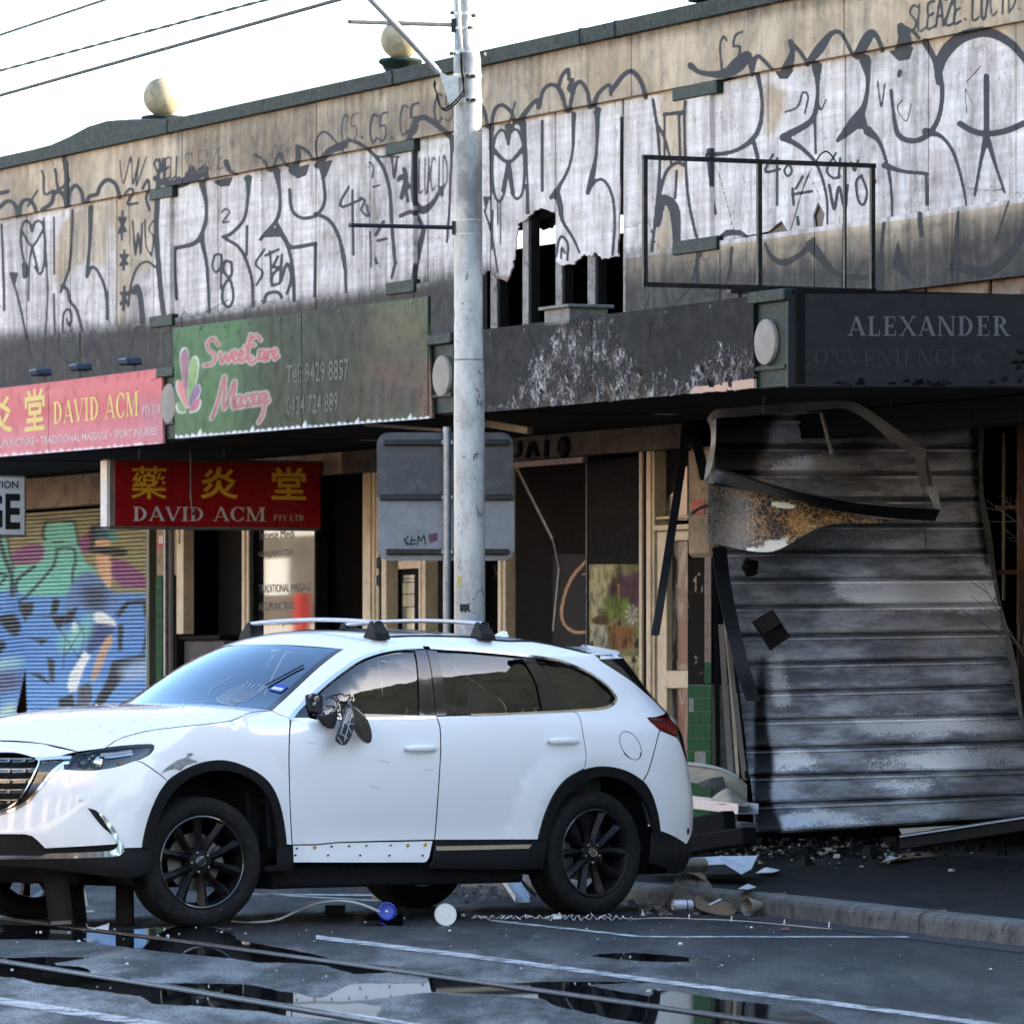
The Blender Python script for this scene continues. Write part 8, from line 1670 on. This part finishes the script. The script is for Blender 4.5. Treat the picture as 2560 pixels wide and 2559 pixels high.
def m_crackle():
    t = NT('crackled burnt paint'); r, g, b = t.sep(t.attr('paint')); w_ = t.n('Mapping'); ed = t.voro(24, 'DISTANCE_TO_EDGE', t.warp(.09,14)); n_ = t.noise(30,6,.75); nb = t.noise(5,5); sp_ = t.noise(120,3)
    ck = t.smooth(t.math('ADD', ed, t.math('MULTIPLY', t.math('SUBTRACT', n_,.5),.10)),.052,.018); colr = t.mix(t.smooth(nb,.35,.65),(.48,.21,.05,1),(.62,.42,.10,1)); crk = t.mix(r,(.50,.50,.42,1), colr)
    fill = t.mix(t.math('MULTIPLY', t.smooth(t.math('ADD', nb, t.math('MULTIPLY', n_,.4)),.62,.85), r),(.012,.011,.011,1),(.33,.15,.05,1)); c = t.mix(t.math('MULTIPLY', ck, t.ramp(t.math('ADD', r, t.math('MULTIPLY', t.math('SUBTRACT', nb,.5),.9)),[(.2,.15),(.5,1.0)])), fill, crk)
    c = t.mix(t.math('MULTIPLY', t.smooth(sp_,.56,.66), t.math('SUBTRACT',1.0, r, True)), c,(.34,.35,.28,1)); c = t.mix(t.smooth(t.math('ADD', g, t.math('MULTIPLY', t.math('SUBTRACT', n_,.5),.6)),.5,.65), c,(.72,.70,.60,1)); t.bump(t.math('SUBTRACT', n_, ck),.5,.01); return t.set(c,.35,0,.5)
strip3('burnt_sheet', w6((160,805,45.3),(420,850,45.2),(700,905,45.1),(900,958,45.05),(1080,998,45.0),(1300,1010,45.0)), w6((150,1136,45.6),(260,1155,45.4),(380,1182,45.1),(520,1186,45.0),(640,1130,44.95),(740,1070,44.95),(850,1035,44.98),(1050,1026,45.0),(1300,1012,45.0)), m_crackle(), fa, attrs=CC)
strip3('black_channel', w6((140,785,45.3),(190,722,45.1),(300,742,45.0),(600,832,44.9),(900,900,44.85),(1200,935,44.85),(1462,950,44.9)), w6((150,810,45.25),(200,800,45.05),(420,852,44.95),(700,908,44.85),(900,960,44.8),(1200,1000,44.8),(1432,1016,44.85)), M_GLBLK if False else mat('sooty black channel',(.005,.005,.0055),.45, var=.4, scale=6), fa,.03)
strip3('torn_rim', w6((190,718,45.05),(330,752,44.95),(620,838,44.86),(900,888,44.8),(1150,912,44.8),(1440,945,44.86)), w6((190,726,45.0),(330,762,44.9),(620,846,44.82),(900,898,44.78),(1150,924,44.78),(1440,952,44.84)), M_ASHMET, fa,.02)
strip3('bent_flashing', w6((150,442,45.4),(190,392,45.3),(300,380,45.2),(600,355,45.1),(850,342,45.0),(985,350,45.0),(1100,418,44.95),(1230,510,44.9),(1382,612,44.9)), w6((160,470,45.4),(200,440,45.3),(330,430,45.25),(600,410,45.2),(820,388,45.1),(930,388,45.05),(1050,450,45.0),(1180,560,44.95),(1320,662,44.95)), M_ASHMET, fa,.012)
strip3('bent_flashing', w6((160,436,45.35),(175,560,45.4),(150,680,45.4),(135,785,45.35)), w6((204,396,45.3),(200,560,45.35),(190,650,45.3),(165,760,45.3)), M_GREY, fa,.01)
strip3('bent_flashing', w6((1372,605,44.92),(1395,700,44.9),(1440,830,44.88),(1466,945,44.88)), w6((1345,650,44.95),(1362,760,44.92),(1390,850,44.9),(1428,945,44.88)), M_ASHMET, fa,.01)
strip3('bracket_box', w6((1325,655,44.9),(1335,740,44.9),(1352,825,44.9)), w6((1372,650,44.85),(1385,740,44.85),(1400,815,44.85)), M_DARKMET, fa,.05)
MB().tube([at(*p) for p in w6((795,402,45.0),(822,510,45.0),(855,636,45.0))],.018,10).build('stub_pipe', M_ASHMET, fa, smooth=True, auto=40)
MB().tube([at(*p) for p in w6((478,255,44.6),(472,340,44.6),(466,408,44.6))],.008,6).build('hanging_rod', M_ASHMET, fa); MB().tube([at(*p) for p in w6((1180,260,44.6),(1183,330,44.6),(1185,375,44.6))],.006,6).build('hanging_rod', M_DARKMET, fa); MB().tube([at(*p) for p in w6((1366,800,44.9),(1370,960,44.9),(1380,1170,44.9))],.003,5).build('loose_wire', M_BLACK, fa)
strip3('curled_strip', w6((155,920,45.3),(110,935,45.2),(70,960,45.1),(42,975,45.1)), w6((158,940,45.3),(115,950,45.2),(75,980,45.1),(52,995,45.1)), M_ASHMET, fa,.01)
# leaning bars and splintered strips beside the shutter
def lean(name, pts, wd, d, m, lab, cat): 
    o = thing(name, at(pts[-1][0], pts[-1][1], pts[-1][2]), lab, cat); A = [(x - wd / 2, y, Y) for x, y, Y in pts]; B = [(x + wd / 2, y, Y) for x, y, Y in pts]; strip3('bar', A, B, m, o, d, smooth=False); return o
lean('leaning_black_bar',[(1716,1064,47.0),(1700,1190,46.6),(1668,1400,46.2),(1638,1588,46.0)],21,.05, M_GLBLK if False else M_DARKMET, 'long black metal bar leaning across the shop door', 'metal bar')
lean('hanging_black_plate',[(1726,1058,47.0),(1745,1120,46.8),(1764,1200,46.6)],26,.03, M_DARKMET, 'short black plate hanging from the canopy edge beside the column', 'metal plate')
lean('bent_guide_rail',[(1798,1368,46.6),(1808,1450,46.4),(1832,1570,46.2),(1860,1680,46.1),(1884,1752,46.0)],36,.04, M_DARKMET, 'bent dark guide rail leaning against the scorched shutter', 'metal rail')
for i,(pts, wd, m, lab) in enumerate((([(1788,1380,47.9),(1792,1650,47.8),(1796,1935,47.7)],12, M_CHAR, 'black upright strip right beside the green tiles'),([(1803,1560,47.3),(1815,1760,47.1),(1828,1940,46.9)],14, mat('bleached strip',(.24,.21,.18),.8, var=.4), 'pale splintered strip leaning between tiles and shutter'),([(1812,1540,47.2),(1830,1740,47.0),(1845,1945,46.8)],8, mat('cream strip',(.45,.38,.28),.7), 'thin cream strip leaning behind the bent guide rail'),([(1822,1590,47.1),(1842,1780,46.9),(1862,1950,46.8)],13, mat('grey brown strip',(.17,.15,.13),.8, var=.4), 'grey brown strip leaning next to the shutter edge'),([(1837,1650,47.0),(1852,1800,46.9),(1868,1945,46.8)],9, M_CHAR, 'charred thin strip touching the shutter edge'))): lean('splintered_strip', pts, wd,.02, m, lab, 'strip')
o = thing('charred_box', at(1930,1600,46.2), 'charred black box stuck diagonally on the shutter', 'box'); strip3('shell', w6((405,1580,46.3),(470,1540,46.25),(520,1512,46.2)), w6((510,1742,46.3),(560,1705,46.25),(622,1665,46.2)), M_CHAR, o,.14, smooth=False); strip3('lid', w6((418,1575,46.27),(515,1522,46.17)), w6((470,1650,46.27),(565,1590,46.17)), M_DARKMET, o,.01, smooth=False)
o = thing('charred_lump', at(1875,1430,46.8), 'small charred lump stuck to the shutter near its left edge', 'debris'); lm = MB().lathe([(.001,-.05)] + [(.05 + .012 * math.sin(5 * a),.05 * math.sin(a)) for a in np.linspace(-1.2,1.2,7)] + [(.001,.05)], at(1875,1420,46.9),(0,-1,.2), n=9); lm.v = [tuple(np.array(p) + RNG.normal(0,.011,3)) for p in lm.v]; lm.build('lump', M_CHAR, o)
# ribbed metal tape dangling in the doorway, plank under the canopy
o = thing('dangling_metal_tape', wpt(1383,1570,.02), 'bent ribbed metal strip dangling in the burnt doorway', 'metal strip'); q = [wpt(x, y,.05) for x, y in ((1291,1166),(1335,1255),(1382,1347))]; MB().bar(q[0], q[2],.035,.008, up=(DN[0], DN[1],0)).build('strip', M_ASHMET, o); q = [wpt(x, y,.05) for x, y in ((1382,1345),(1398,1418),(1383,1577))]; MB().bar(q[0], q[1],.03,.008, up=(DN[0], DN[1],0)).build('strip', M_DARKMET, o); MB().bar(q[1], q[2],.032,.008, up=(DN[0], DN[1],0)).build('strip', M_ASHMET, o)
o = thing('hanging_plank', wpt(1270,1075,1.3), 'pale plank hanging loose under the canopy beside the pole', 'plank'); bevel(MB().bar(at(1160,1048,48), at(1325,1076,47.4),.06,.055).build('plank', mat('scorched cream plank',(.48,.40,.28),.7, var=.4, dirt=.4), o),.004)
o = thing('hanging_batten', wpt(1000,1065,1.5), 'ash coated batten hanging under the green sign', 'batten'); bevel(MB().bar(at(915,1061,49.2), at(1116,1075,48.2),.05,.028).build('batten', M_ASHMET, o),.004)
# ================================================================== DEBRIS ON THE ROAD AND FOOTPATH
def G(x, y, z=0.0): return np.array(ground(x, y, z))
def pxm(y, z=0.0): return (y - HZ) / (HC - z)                  # photo pixels per metre for something standing at that ground line
M_WPL = mat('white plastic',(.74,.73,.70),.4, var=.12); M_PALE = mat('pale laminate sheet',(.66,.70,.74),.35, var=.15, scale=3, dirt=.2); M_CARD = mat('scorched cardboard',(.26,.15,.07),.9, var=.6, scale=12, bump=.3, dirt=.4); M_FOAM = mat('burnt carpet',(.22,.18,.13),.95, var=.7, scale=14, bump=1.0, bscale=120, dirt=.6, dirtcol=(.10,.055,.025)); M_SHEET = mat('cream sheet metal',(.52,.45,.34),.5, var=.3, scale=4, dirt=.45, dirtcol=(.08,.07,.06)); M_ALUM = mat('bare aluminium',(.46,.50,.56),.35, metal=.5, var=.12, scale=8)
def sheet3(name, pts, m, label, cat, th=.006, grid=None):
    """polygon of 3-D points made into a thin real sheet"""
    P = np.array(pts, float); n = len(P); nr = np.cross(P[1] - P[0], P[2] - P[0]); nr /= np.linalg.norm(nr) + 1e-9
    if nr[1] > 0: nr = -nr
    return mesh(name, np.vstack([P, P - nr * th]),[tuple(range(n)), tuple(range(n,2 * n))[::-1]] + [(i, n + i, n + (i + 1) % n,(i + 1) % n) for i in range(n)], m, None, label=label, cat=cat)
# white ribbed lid standing on edge
c = G(1114,2313); s = pxm(2313); r = 28 / s; c = c + (0,0, r * .98); o = thing('round_lid', c - (0,0, r), 'white ribbed plastic lid standing on edge in the road', 'lid'); ax = np.array((.22,-1,.08)); ax /= np.linalg.norm(ax)
MB().lathe([(r * .93,-.012),(r,-.01),(r,.004),(r * .96,.008),(r * .9,.003),(.001,.003)], c, ax, n=44).build('disc', M_WPL, o, smooth=True, auto=35)
x_ = np.cross(ax,(0,0,1)); x_ /= np.linalg.norm(x_); y_ = np.cross(x_, ax)
for k in range(14): a = k * 2 * math.pi / 14; d = x_ * math.cos(a) + y_ * math.sin(a); MB().bar(c + ax * .004 + d * r * .22, c + ax * .004 + d * r * .86,.006,.004, up=tuple(ax)).build('rib', M_WPL, o)
# black shell with blue cap
o = thing('mirror_casing', G(965,2316), 'black curved mirror casing lying in the road beside the blue cap', 'casing'); V = []
A = [(913,2297,.035),(935,2299,.012),(975,2318,.003),(1005,2312,.006),(1016,2290,.05)]; B = [(924,2285,.10),(945,2284,.10),(975,2291,.09),(1000,2290,.085),(1012,2288,.075)]
A3 = [G(x,2312) * (1,1,0) + (0,0,0) for x, y, z in A]; V = [at(x, y,36.4) for x, y, _ in A] + [at(x, y,36.7) for x, y, _ in B]; V = np.array(V); n = 5; VV, Fc = slab(V,[(i, i + 1, n + i + 1, n + i) for i in range(n - 1)], np.array([0,.012,-.006])); mesh('shell', VV, Fc, M_GLBLK, o, smooth=True, auto=60)
o = thing('blue_cap', G(965,2300), 'bright blue ribbed plastic cap resting on the black casing', 'cap'); m_bl = mat('blue plastic',(.015,.05,.42),.35, var=.15); P = at(966,2277,36.55); ax = (.25,-1,.1)
MB().lathe([(.018,.06),(.03,.045),(.034,.02),(.05,.012),(.052,-.02),(.046,-.022),(.044,.0),(.012,.004),(.001,.004)], P,(-ax[0],1,-ax[2]), n=28).build('cup', m_bl, o, smooth=True, auto=30); MB().lathe([(.001,.004),(.008,.004),(.008,-.008),(.001,-.01)], P,(-ax[0],1,-ax[2]), n=12).build('boss', M_WPL, o)
o = thing('grey_cable', G(700,2300), 'grey cable arching from the front tyre to the blue cap', 'cable'); MB().tube([at(x, y, Y) for x, y, Y in spline([(580,2302,37.0),(620,2305,36.8),(690,2299,36.8),(740,2278,36.8),(790,2259,36.7),(840,2251,36.6),(890,2256,36.6),(930,2270,36.55),(948,2278,36.5)],8)],.0075,7).build('cable', mat('pale grey cable',(.42,.42,.40),.5), o, smooth=True)
o = thing('cable_anchor', G(840,2278), 'small black block lying under the grey cable', 'block'); P = G(838,2284); MB().hexa([P + (i * .06, j * .05, k * .05 + .003) for k in (0,1) for i, j in ((-1,-1),(1,-1),(1,1),(-1,1))]).build('block', M_PLB, o)
o = thing('paper_cup', G(945,2254), 'crushed cream paper cup lying behind the front wheel', 'cup'); MB().lathe([(.02,0),(.034,.075),(.031,.075),(.018,.004)], G(932,2252) + (0,0,.032),(1,-.1,.04), n=18).build('cup', mat('cream card',(.55,.50,.34),.7, dirt=.3), o)
# aluminium channel under the car
def chan(name, a, b, w_, h, m, label, cat):
    o = thing(name, a, label, cat)
    MB().bar(a, b, w_,.006).build('web', m, o); a, b = np.array(a), np.array(b); d = (b - a) / np.linalg.norm(b - a); x = np.cross(d,(0,0,1)); x /= np.linalg.norm(x)
    for s_ in (-1,1): MB().bar(a + x * s_ * w_ / 2 + (0,0, h / 2), b + x * s_ * w_ / 2 + (0,0, h / 2),.005, h).build('flange', m, o)
chan('aluminium_channel', at(1262,2188,40.6), G(1308,2256,.01),.09,.04, M_ALUM, 'bent aluminium channel poking out from under the car', 'metal channel')
chan('thin_channel', at(1290,2195,41), G(1338,2240,.01),.03,.02, M_DARKMET, 'thin dark metal strip beside the aluminium channel under the car', 'metal channel')
chan('aluminium_track', at(1700,2012,46.6), at(1871,2033,45.6),.16,.07, M_ALUM, 'long bright aluminium track lying behind the rear bumper', 'metal track')
o = thing('timber_deck', at(1800,2060,45.5), 'grey weathered timber boards lying under the aluminium track', 'boards')
for k in range(2): MB().bar(at(1700,2044 + 10 * k,46.0 - .4 * k), at(1872,2062 + 10 * k,45.2 - .4 * k),.14,.03).build('board', M_GREYPLY, o)
for a, b, w_, h, lab in ((at(1690,2082,44.8), at(1826,2054,44.4),.12,.16, 'thick black charred beam end beside the rear bumper'),(at(1660,2122,43.6), at(1876,2088,43.0),.14,.12, 'long charred beam lying on the footpath behind the car')): o = thing('charred_beam', b, lab, 'beam'); bevel(MB().bar(a, b, w_, h).build('beam', M_CHAR, o),.012)
# pale panels, crumpled cream sheets
Z = .2
sheet3('pale_panel',[at(1640,2164,41.0), at(1812,2158,40.2), at(1852,2183,39.6), at(1878,2170,39.9), at(1893,2138,41.2), at(1800,2139,41.4), at(1700,2145,41.5)], M_PALE, 'pale blue white panel with pointed end lying behind the rear wheel', 'panel')
sheet3('panel_support',[at(1640,2166,41.05), at(1810,2160,40.25), at(1850,2184,39.7), at(1780,2184,39.9), at(1640,2188,40.6)], M_CHAR, 'black board lying under the pale panel', 'board',.02)
o = thing('crumpled_cream_sheet', at(1790,1960,46.9), 'crumpled cream metal sheet lying against the tiled pier', 'metal sheet')
strip3('sheet',[(1700,1906,47.4),(1760,1914,47.1),(1800,1922,46.9),(1843,1938,46.7),(1868,1962,46.6)],[(1700,1952,46.9),(1750,1958,46.7),(1790,1966,46.5),(1820,1972,46.4),(1868,1996,46.4)], M_SHEET, o,.008); strip3('folded_edge',[(1700,1901,47.4),(1760,1909,47.1),(1806,1919,46.9),(1846,1938,46.7)],[(1700,1908,47.3),(1760,1916,47.0),(1806,1926,46.8),(1846,1945,46.6)], M_WPL, o,.01); strip3('curled_tear',[(1745,1956,46.6),(1775,1945,46.5),(1808,1940,46.5)],[(1748,1966,46.4),(1780,1970,46.3),(1818,1976,46.3)], M_ASHMET, o,.006)
o = thing('torn_cream_sheet', at(1830,2010,46.0), 'torn cream sheet with jagged edge beside the shutter foot', 'metal sheet'); strip3('sheet',[(1768,2004,46.3),(1790,1985,46.1),(1815,1970,46.0),(1835,1974,46.0),(1855,1985,46.0),(1868,1998,46.0)],[(1774,2010,46.0),(1800,2010,45.8),(1825,2010,45.7),(1845,2013,45.7),(1862,2016,45.7),(1870,2014,45.7)], M_SHEET, o,.006); strip3('strip',[(1733,2008,46.3),(1745,2000,46.2),(1765,2000,46.2),(1780,2006,46.1)],[(1734,2012,46.25),(1748,2004,46.15),(1765,2005,46.15),(1780,2010,46.05)], M_SHEET, o,.004)
# burnt carpet heap and curled cardboard
o = thing('burnt_carpet', G(1740,2262), 'burnt brown carpet curled up in the gutter behind the rear wheel', 'carpet')
strip3('fold',[(1686,2176,39.6),(1700,2171,39.7),(1725,2170,39.7),(1750,2182,39.6),(1766,2192,39.5)],[(1684,2245,39.0),(1705,2250,38.95),(1735,2254,38.9),(1758,2262,38.8),(1772,2256,38.8)], M_FOAM, o,.03); strip3('fold',[(1748,2192,39.45),(1766,2196,39.4),(1780,2214,39.3),(1784,2236,39.1)],[(1736,2250,38.85),(1750,2254,38.8),(1770,2258,38.75),(1786,2240,38.9)], M_FOAM, o,.03); strip3('lip',[(1684,2175,39.5),(1705,2166,39.6),(1735,2170,39.6),(1766,2190,39.4)],[(1690,2186,39.35),(1710,2180,39.4),(1738,2186,39.4),(1760,2200,39.3)], M_CARD, o,.02)
o = thing('curled_cardboard', G(1800,2285), 'curled scorched cardboard sheet lying at the end of the kerb', 'cardboard'); strip3('sheet',[(1736,2244,38.6),(1775,2258,38.6),(1810,2242,38.7),(1832,2238,38.8),(1844,2254,38.7)],[(1740,2268,38.2),(1770,2280,38.1),(1805,2287,38.0),(1830,2286,38.0),(1842,2276,38.2)], M_CARD, o,.012); strip3('edge',[(1772,2258,38.55),(1790,2250,38.6),(1806,2241,38.65)],[(1774,2262,38.5),(1792,2254,38.55),(1808,2246,38.6)], M_PALE, o,.006)
# spray can and open tin
o = thing('spray_can', G(1700,2274), 'white spray can lying on its side in the gutter', 'spray can'); s = pxm(2276); P = G(1680,2276) + (0,0,.036); ax = (1,.28,-.02); L_ = .135
MB().lathe([(.001,0),(.012,0),(.013,.003),(.020,.002),(.022,.006),(.031,.004),(.034,.008),(.034, L_ - .02),(.030, L_ - .008),(.018, L_),(.001, L_)], P, ax, n=28).build('can', mat('scuffed white can',(.62,.63,.66),.35, metal=.2, var=.3, scale=30, dirt=.3), o, smooth=True, auto=35); MB().lathe([(.0345,.085),(.0347,.086),(.0347,.092),(.0345,.093)], P, ax, n=24).build('label_band', mat('dark blue print',(.03,.04,.14),.4), o)
o = thing('open_tin', G(1868,2292), 'open rusty tin wedged against the end of the kerb', 'tin'); MB().lathe([(.028,.10),(.055,.02),(.058,0),(.055,0),(.026,.10)], G(1867,2290) + (0,0,.055),(.9,.6,.05), n=24).build('tin', mat('dull tin',(.36,.32,.26),.5, metal=.5, var=.5, scale=20), o, smooth=True, auto=40)
# string of fairy lights
o = thing('fairy_lights', G(1400,2296), 'tangled white string of fairy lights lying along the gutter', 'fairy lights'); pts = []
for k in range(70): t_ = k / 69; x = 1180 + 400 * t_; pts.append(G(x,2291 + 4 * math.sin(k * 1.9) + 3 * t_ + random.uniform(-3,3),.004 + .008 * random.random()))
m_fl = mat('white wire',(.58,.56,.50),.5); MB().tube(spline(pts,.03),.0035,4).build('wire', m_fl, o); MB().tube(spline([G(1580,2296,.004), G(1660,2293,.004), G(1740,2296,.004), G(1840,2300,.004), G(1960,2310,.004), G(2080,2322,.004)],.06),.0035,4).build('wire', m_fl, o); MB().tube(spline([G(1400,2292,.006), G(1390,2286,.03), G(1385,2284,.07), G(1396,2286,.10), G(1412,2290,.05), G(1420,2293,.03)],.02),.003,4).build('wire', m_fl, o)
for k in range(24):
    P = G(1185 + 390 * k / 24 + random.uniform(-4,4),2292 + random.uniform(-4,6),.008); d = np.array([random.uniform(-.03,.03), random.uniform(-.02,.02), random.uniform(.006,.022)]); MB().tube([P, P + d],.0032,5).build('bulb', M_WPL, o)
for x in (1722,1828,1960,2072): P = G(x,2296 + (x - 1722) * .06,.005); MB().tube([P, P + (.004,0,.03)],.004,5).build('bulb', M_WPL, o)
P = G(1393,2299); bevel(MB().hexa([P + (i * .026, j * .02, k * .03 + .004) for k in (0,1) for i, j in ((-1,-1),(1,-1),(1,1),(-1,1))]).build('plug', M_WPL, o),.004)
# things jammed under the nose of the car
o = thing('speaker_box', G(145,2318), 'black framed box jammed under the front bumper of the car', 'box'); A = [(108,2192),(170,2190),(184,2312),(124,2314)]
Yb = 36.2; V = [at(x, y, Yb) for x, y in A]; mesh('case', np.vstack([V, np.array(V) + (.06,.28,0)]),[(0,3,2,1),(4,5,6,7),(0,1,5,4),(1,2,6,5),(2,3,7,6),(3,0,4,7)], M_BLACK, o); V = [at(x, y, Yb - .006) for x, y in ((120,2206),(157,2204),(172,2299),(134,2301))]; mesh('grille', V,[(0,3,2,1)], mat('grey speaker cloth',(.02,.019,.016),.9, var=.3, scale=60), o); MB().bar(at(126,2307, Yb - .01), at(178,2304, Yb - .01),.012,.02).build('rim', M_ASHMET, o)
o = thing('black_post', G(312,2320), 'black square post standing under the front bumper beside the tyre', 'post'); bevel(MB().bar(at(312,2316,36.6), at(312,2190,36.6),.10,.10, up=(0,1,0)).build('post', M_BLACK, o),.004); MB().bar(at(296,2318,36.4), at(330,2318,36.4),.16,.03).build('foot', M_CHAR, o)
o = thing('silver_clamp', at(205,2263,36.5), 'small silver clamp hanging under the front of the car', 'clamp')
for a, b, w_ in (((190,2228),(214,2225),.012),((210,2226),(216,2264),.022),((196,2263),(217,2263),.010),((194,2278),(235,2276),.012)): MB().bar(at(*a,36.5), at(*b,36.5), w_, w_).build('piece', M_ALUM, o)
sheet3('broken_shard',[at(212,2303,36.2), at(218,2315,36.1), at(245,2319,36.0), at(262,2310,36.1), at(273,2305,36.2), at(270,2326,35.7), at(225,2322,35.8)], M_WPL, 'broken white plastic shard lying under the front bumper', 'shard',.004)
# footpath litter under the shutter
o = thing('long_dark_board', at(2400,2080,43.2), 'long dark board with pale edge lying under the right end of the shutter', 'board'); bevel(MB().bar(at(2262,2104,42.9), at(2600,2052,41.8),.10,.10).build('board', M_CHAR, o),.004); MB().bar(at(2258,2090,42.85), at(2600,2038,41.75),.06,.012).build('pale_edge', mat('blue grey laminate',(.20,.25,.32),.4), o)
sheet3('white_tray',[at(2248,2070,43.8), at(2400,2062,43.6), at(2400,2080,43.2), at(2262,2096,43.2)], M_SHEET, 'pale sheet propped behind the long dark board', 'sheet')
o = thing('flat_cardboard', G(2280,2150,.13), 'flattened piece of brown cardboard on the footpath', 'cardboard'); V = [G(x, y,.14) for x, y in ((2200,2156),(2228,2140),(2266,2136),(2300,2134),(2330,2130),(2366,2129),(2350,2138),(2290,2148),(2250,2154))]; VV = np.array(V) + [(0,0,.01 * (i % 3)) for i in range(9)]; mesh('sheet', np.vstack([VV, VV - (0,0,.006)]),[tuple(range(9)), tuple(range(9,18))[::-1]] + [(i,9 + i,9 + (i + 1) % 9,(i + 1) % 9) for i in range(9)], M_CARD, o)
for i,(q, lab) in enumerate((([(2207,2152),(2222,2142),(2252,2137),(2248,2147)], 'white paper lying on the flattened brown cardboard'),([(1890,2180),(1915,2171),(1950,2174),(1930,2184)], 'crumpled white paper on the footpath beyond the pale panel'),([(1845,2220),(1870,2213),(1890,2216),(1872,2226)], 'wet pale blue scrap of paper above the kerb'))): V = np.array([G(x, y,.15 if i else .165) for x, y in q]) + [(0,0,.012 * (k % 2)) for k in range(4)]; mesh('paper_scrap', np.vstack([V, V - (0,0,.003)]),[(0,1,2,3),(7,6,5,4),(0,4,5,1),(1,5,6,2),(2,6,7,3),(3,7,4,0)], M_PALE if i == 2 else M_WPL, None, label=lab, cat='paper', group='paper scraps')
mesh('paper_scrap', np.vstack([np.array([at(1600,2296,38.0), at(1606,2272,38.0), at(1618,2296,37.9)]), np.array([at(1600,2296,38.01), at(1606,2272,38.01), at(1618,2296,37.91)])]),[(0,1,2),(5,4,3),(0,3,4,1),(1,4,5,2),(2,5,3,0)], M_PALE, None, label='pointed pale paper scrap standing behind the rear tyre', cat='paper', group='paper scraps')
mesh('dark_red_leaf',[G(1950,2322,.006), G(1965,2315,.012), G(1976,2318,.02), G(1962,2325,.006)],[(0,1,2,3)], mat('dark red leaf',(.16,.02,.012),.6), None, label='dark red leaf lying on the road near the kerb', cat='leaf')
# countless chips of rubble and safety glass
def chips(name, n, sampler, mats, lab, cat, smin, smax):
    mb = MB()
    for k in range(n):
        P = sampler(); s_ = random.uniform(smin, smax) * (1 if random.random() < .9 else 2.2); a = random.uniform(0,6.28); V = []
        for z, f in ((0,1),(random.uniform(.3,.9), random.uniform(.4,.9))):
            for j in range(4): b = a + j * 1.57 + random.uniform(-.4,.4); V.append(P + (s_ * f * math.cos(b), s_ * f * math.sin(b), z * s_))
        mb.hexa(V)
    mb.build(name, mats, None, label=lab, cat=cat, kind='stuff')
chips('glass_fragments',230, lambda: G(random.uniform(0,2560), random.choice([random.uniform(2250,2345), random.uniform(2290,2480)]),.001), mat('safety glass crumbs',(.62,.66,.68),.2), 'tiny crumbs of safety glass scattered over the road', 'glass',.003,.007)
chips('pale_rubble',420, lambda: G(min(2500, max(1640, random.gauss(1990,150))), random.gauss(2118,18) + .0,.165), mat('pale rubble',(.40,.35,.28),.9, var=.5), 'pale plaster chips scattered below the scorched shutter', 'rubble',.006,.018)
chips('dark_rubble',900, lambda: G(min(2560, max(1250, random.gauss(1900,260))), random.gauss(2108,20),.165), M_CHAR, 'black burnt rubble heaped below the scorched shutter', 'rubble',.012,.045)
chips('under_car_debris',300, lambda: G(random.gauss(1210,90), random.gauss(2212,16),.003), mat('grey splinters',(.12,.11,.10),.8, var=.6), 'dark splintered debris on the road behind the car', 'rubble',.01,.04)
chips('gutter_litter',240, lambda: G(random.gauss(1660,50), random.gauss(2246,18),.004), mat('wet litter',(.16,.13,.10),.6, var=.7), 'wet scraps of litter in the gutter behind the rear wheel', 'litter',.008,.03)
# bare twigs at the right edge
o = thing('bare_shrub', at(2600,2080,44.5), 'bare leafless twigs reaching in from the right edge', 'shrub'); m_tw = mat('bare twig',(.09,.06,.05),.8)
def twig(a, b, r, depth, Y):
    a, b = np.array(a, float), np.array(b, float); m_ = (a + b) / 2 + RNG.normal(0,5,2); P = spline([a, m_, b],10); MB().tube([at(p[0], p[1], Y) for p in P],[r * (1 - .6 * i / len(P)) for i in range(len(P))],5).build('twig', m_tw, o)
    if depth: 
        for t_ in (.4,.6,.8): s_ = a + (b - a) * t_; d = (b - a) * random.uniform(.25,.45); q = random.choice([-1,1]) * random.uniform(.4,.8); d = np.array([d[0] * math.cos(q) - d[1] * math.sin(q), d[0] * math.sin(q) + d[1] * math.cos(q)]); twig(s_, s_ + d, r * .6, depth - 1, Y)
for a, b, dp in (((2640,1380),(2466,1250),1),((2620,1740),(2435,1420),1),((2600,1470),(2540,1250),2),((2620,1660),(2500,1560),1),((2600,1320),(2545,1180),1),((2600,860),(2535,800),1),((2640,2070),(2600,1380),0)): twig(a, b,.0055, dp,44.2)
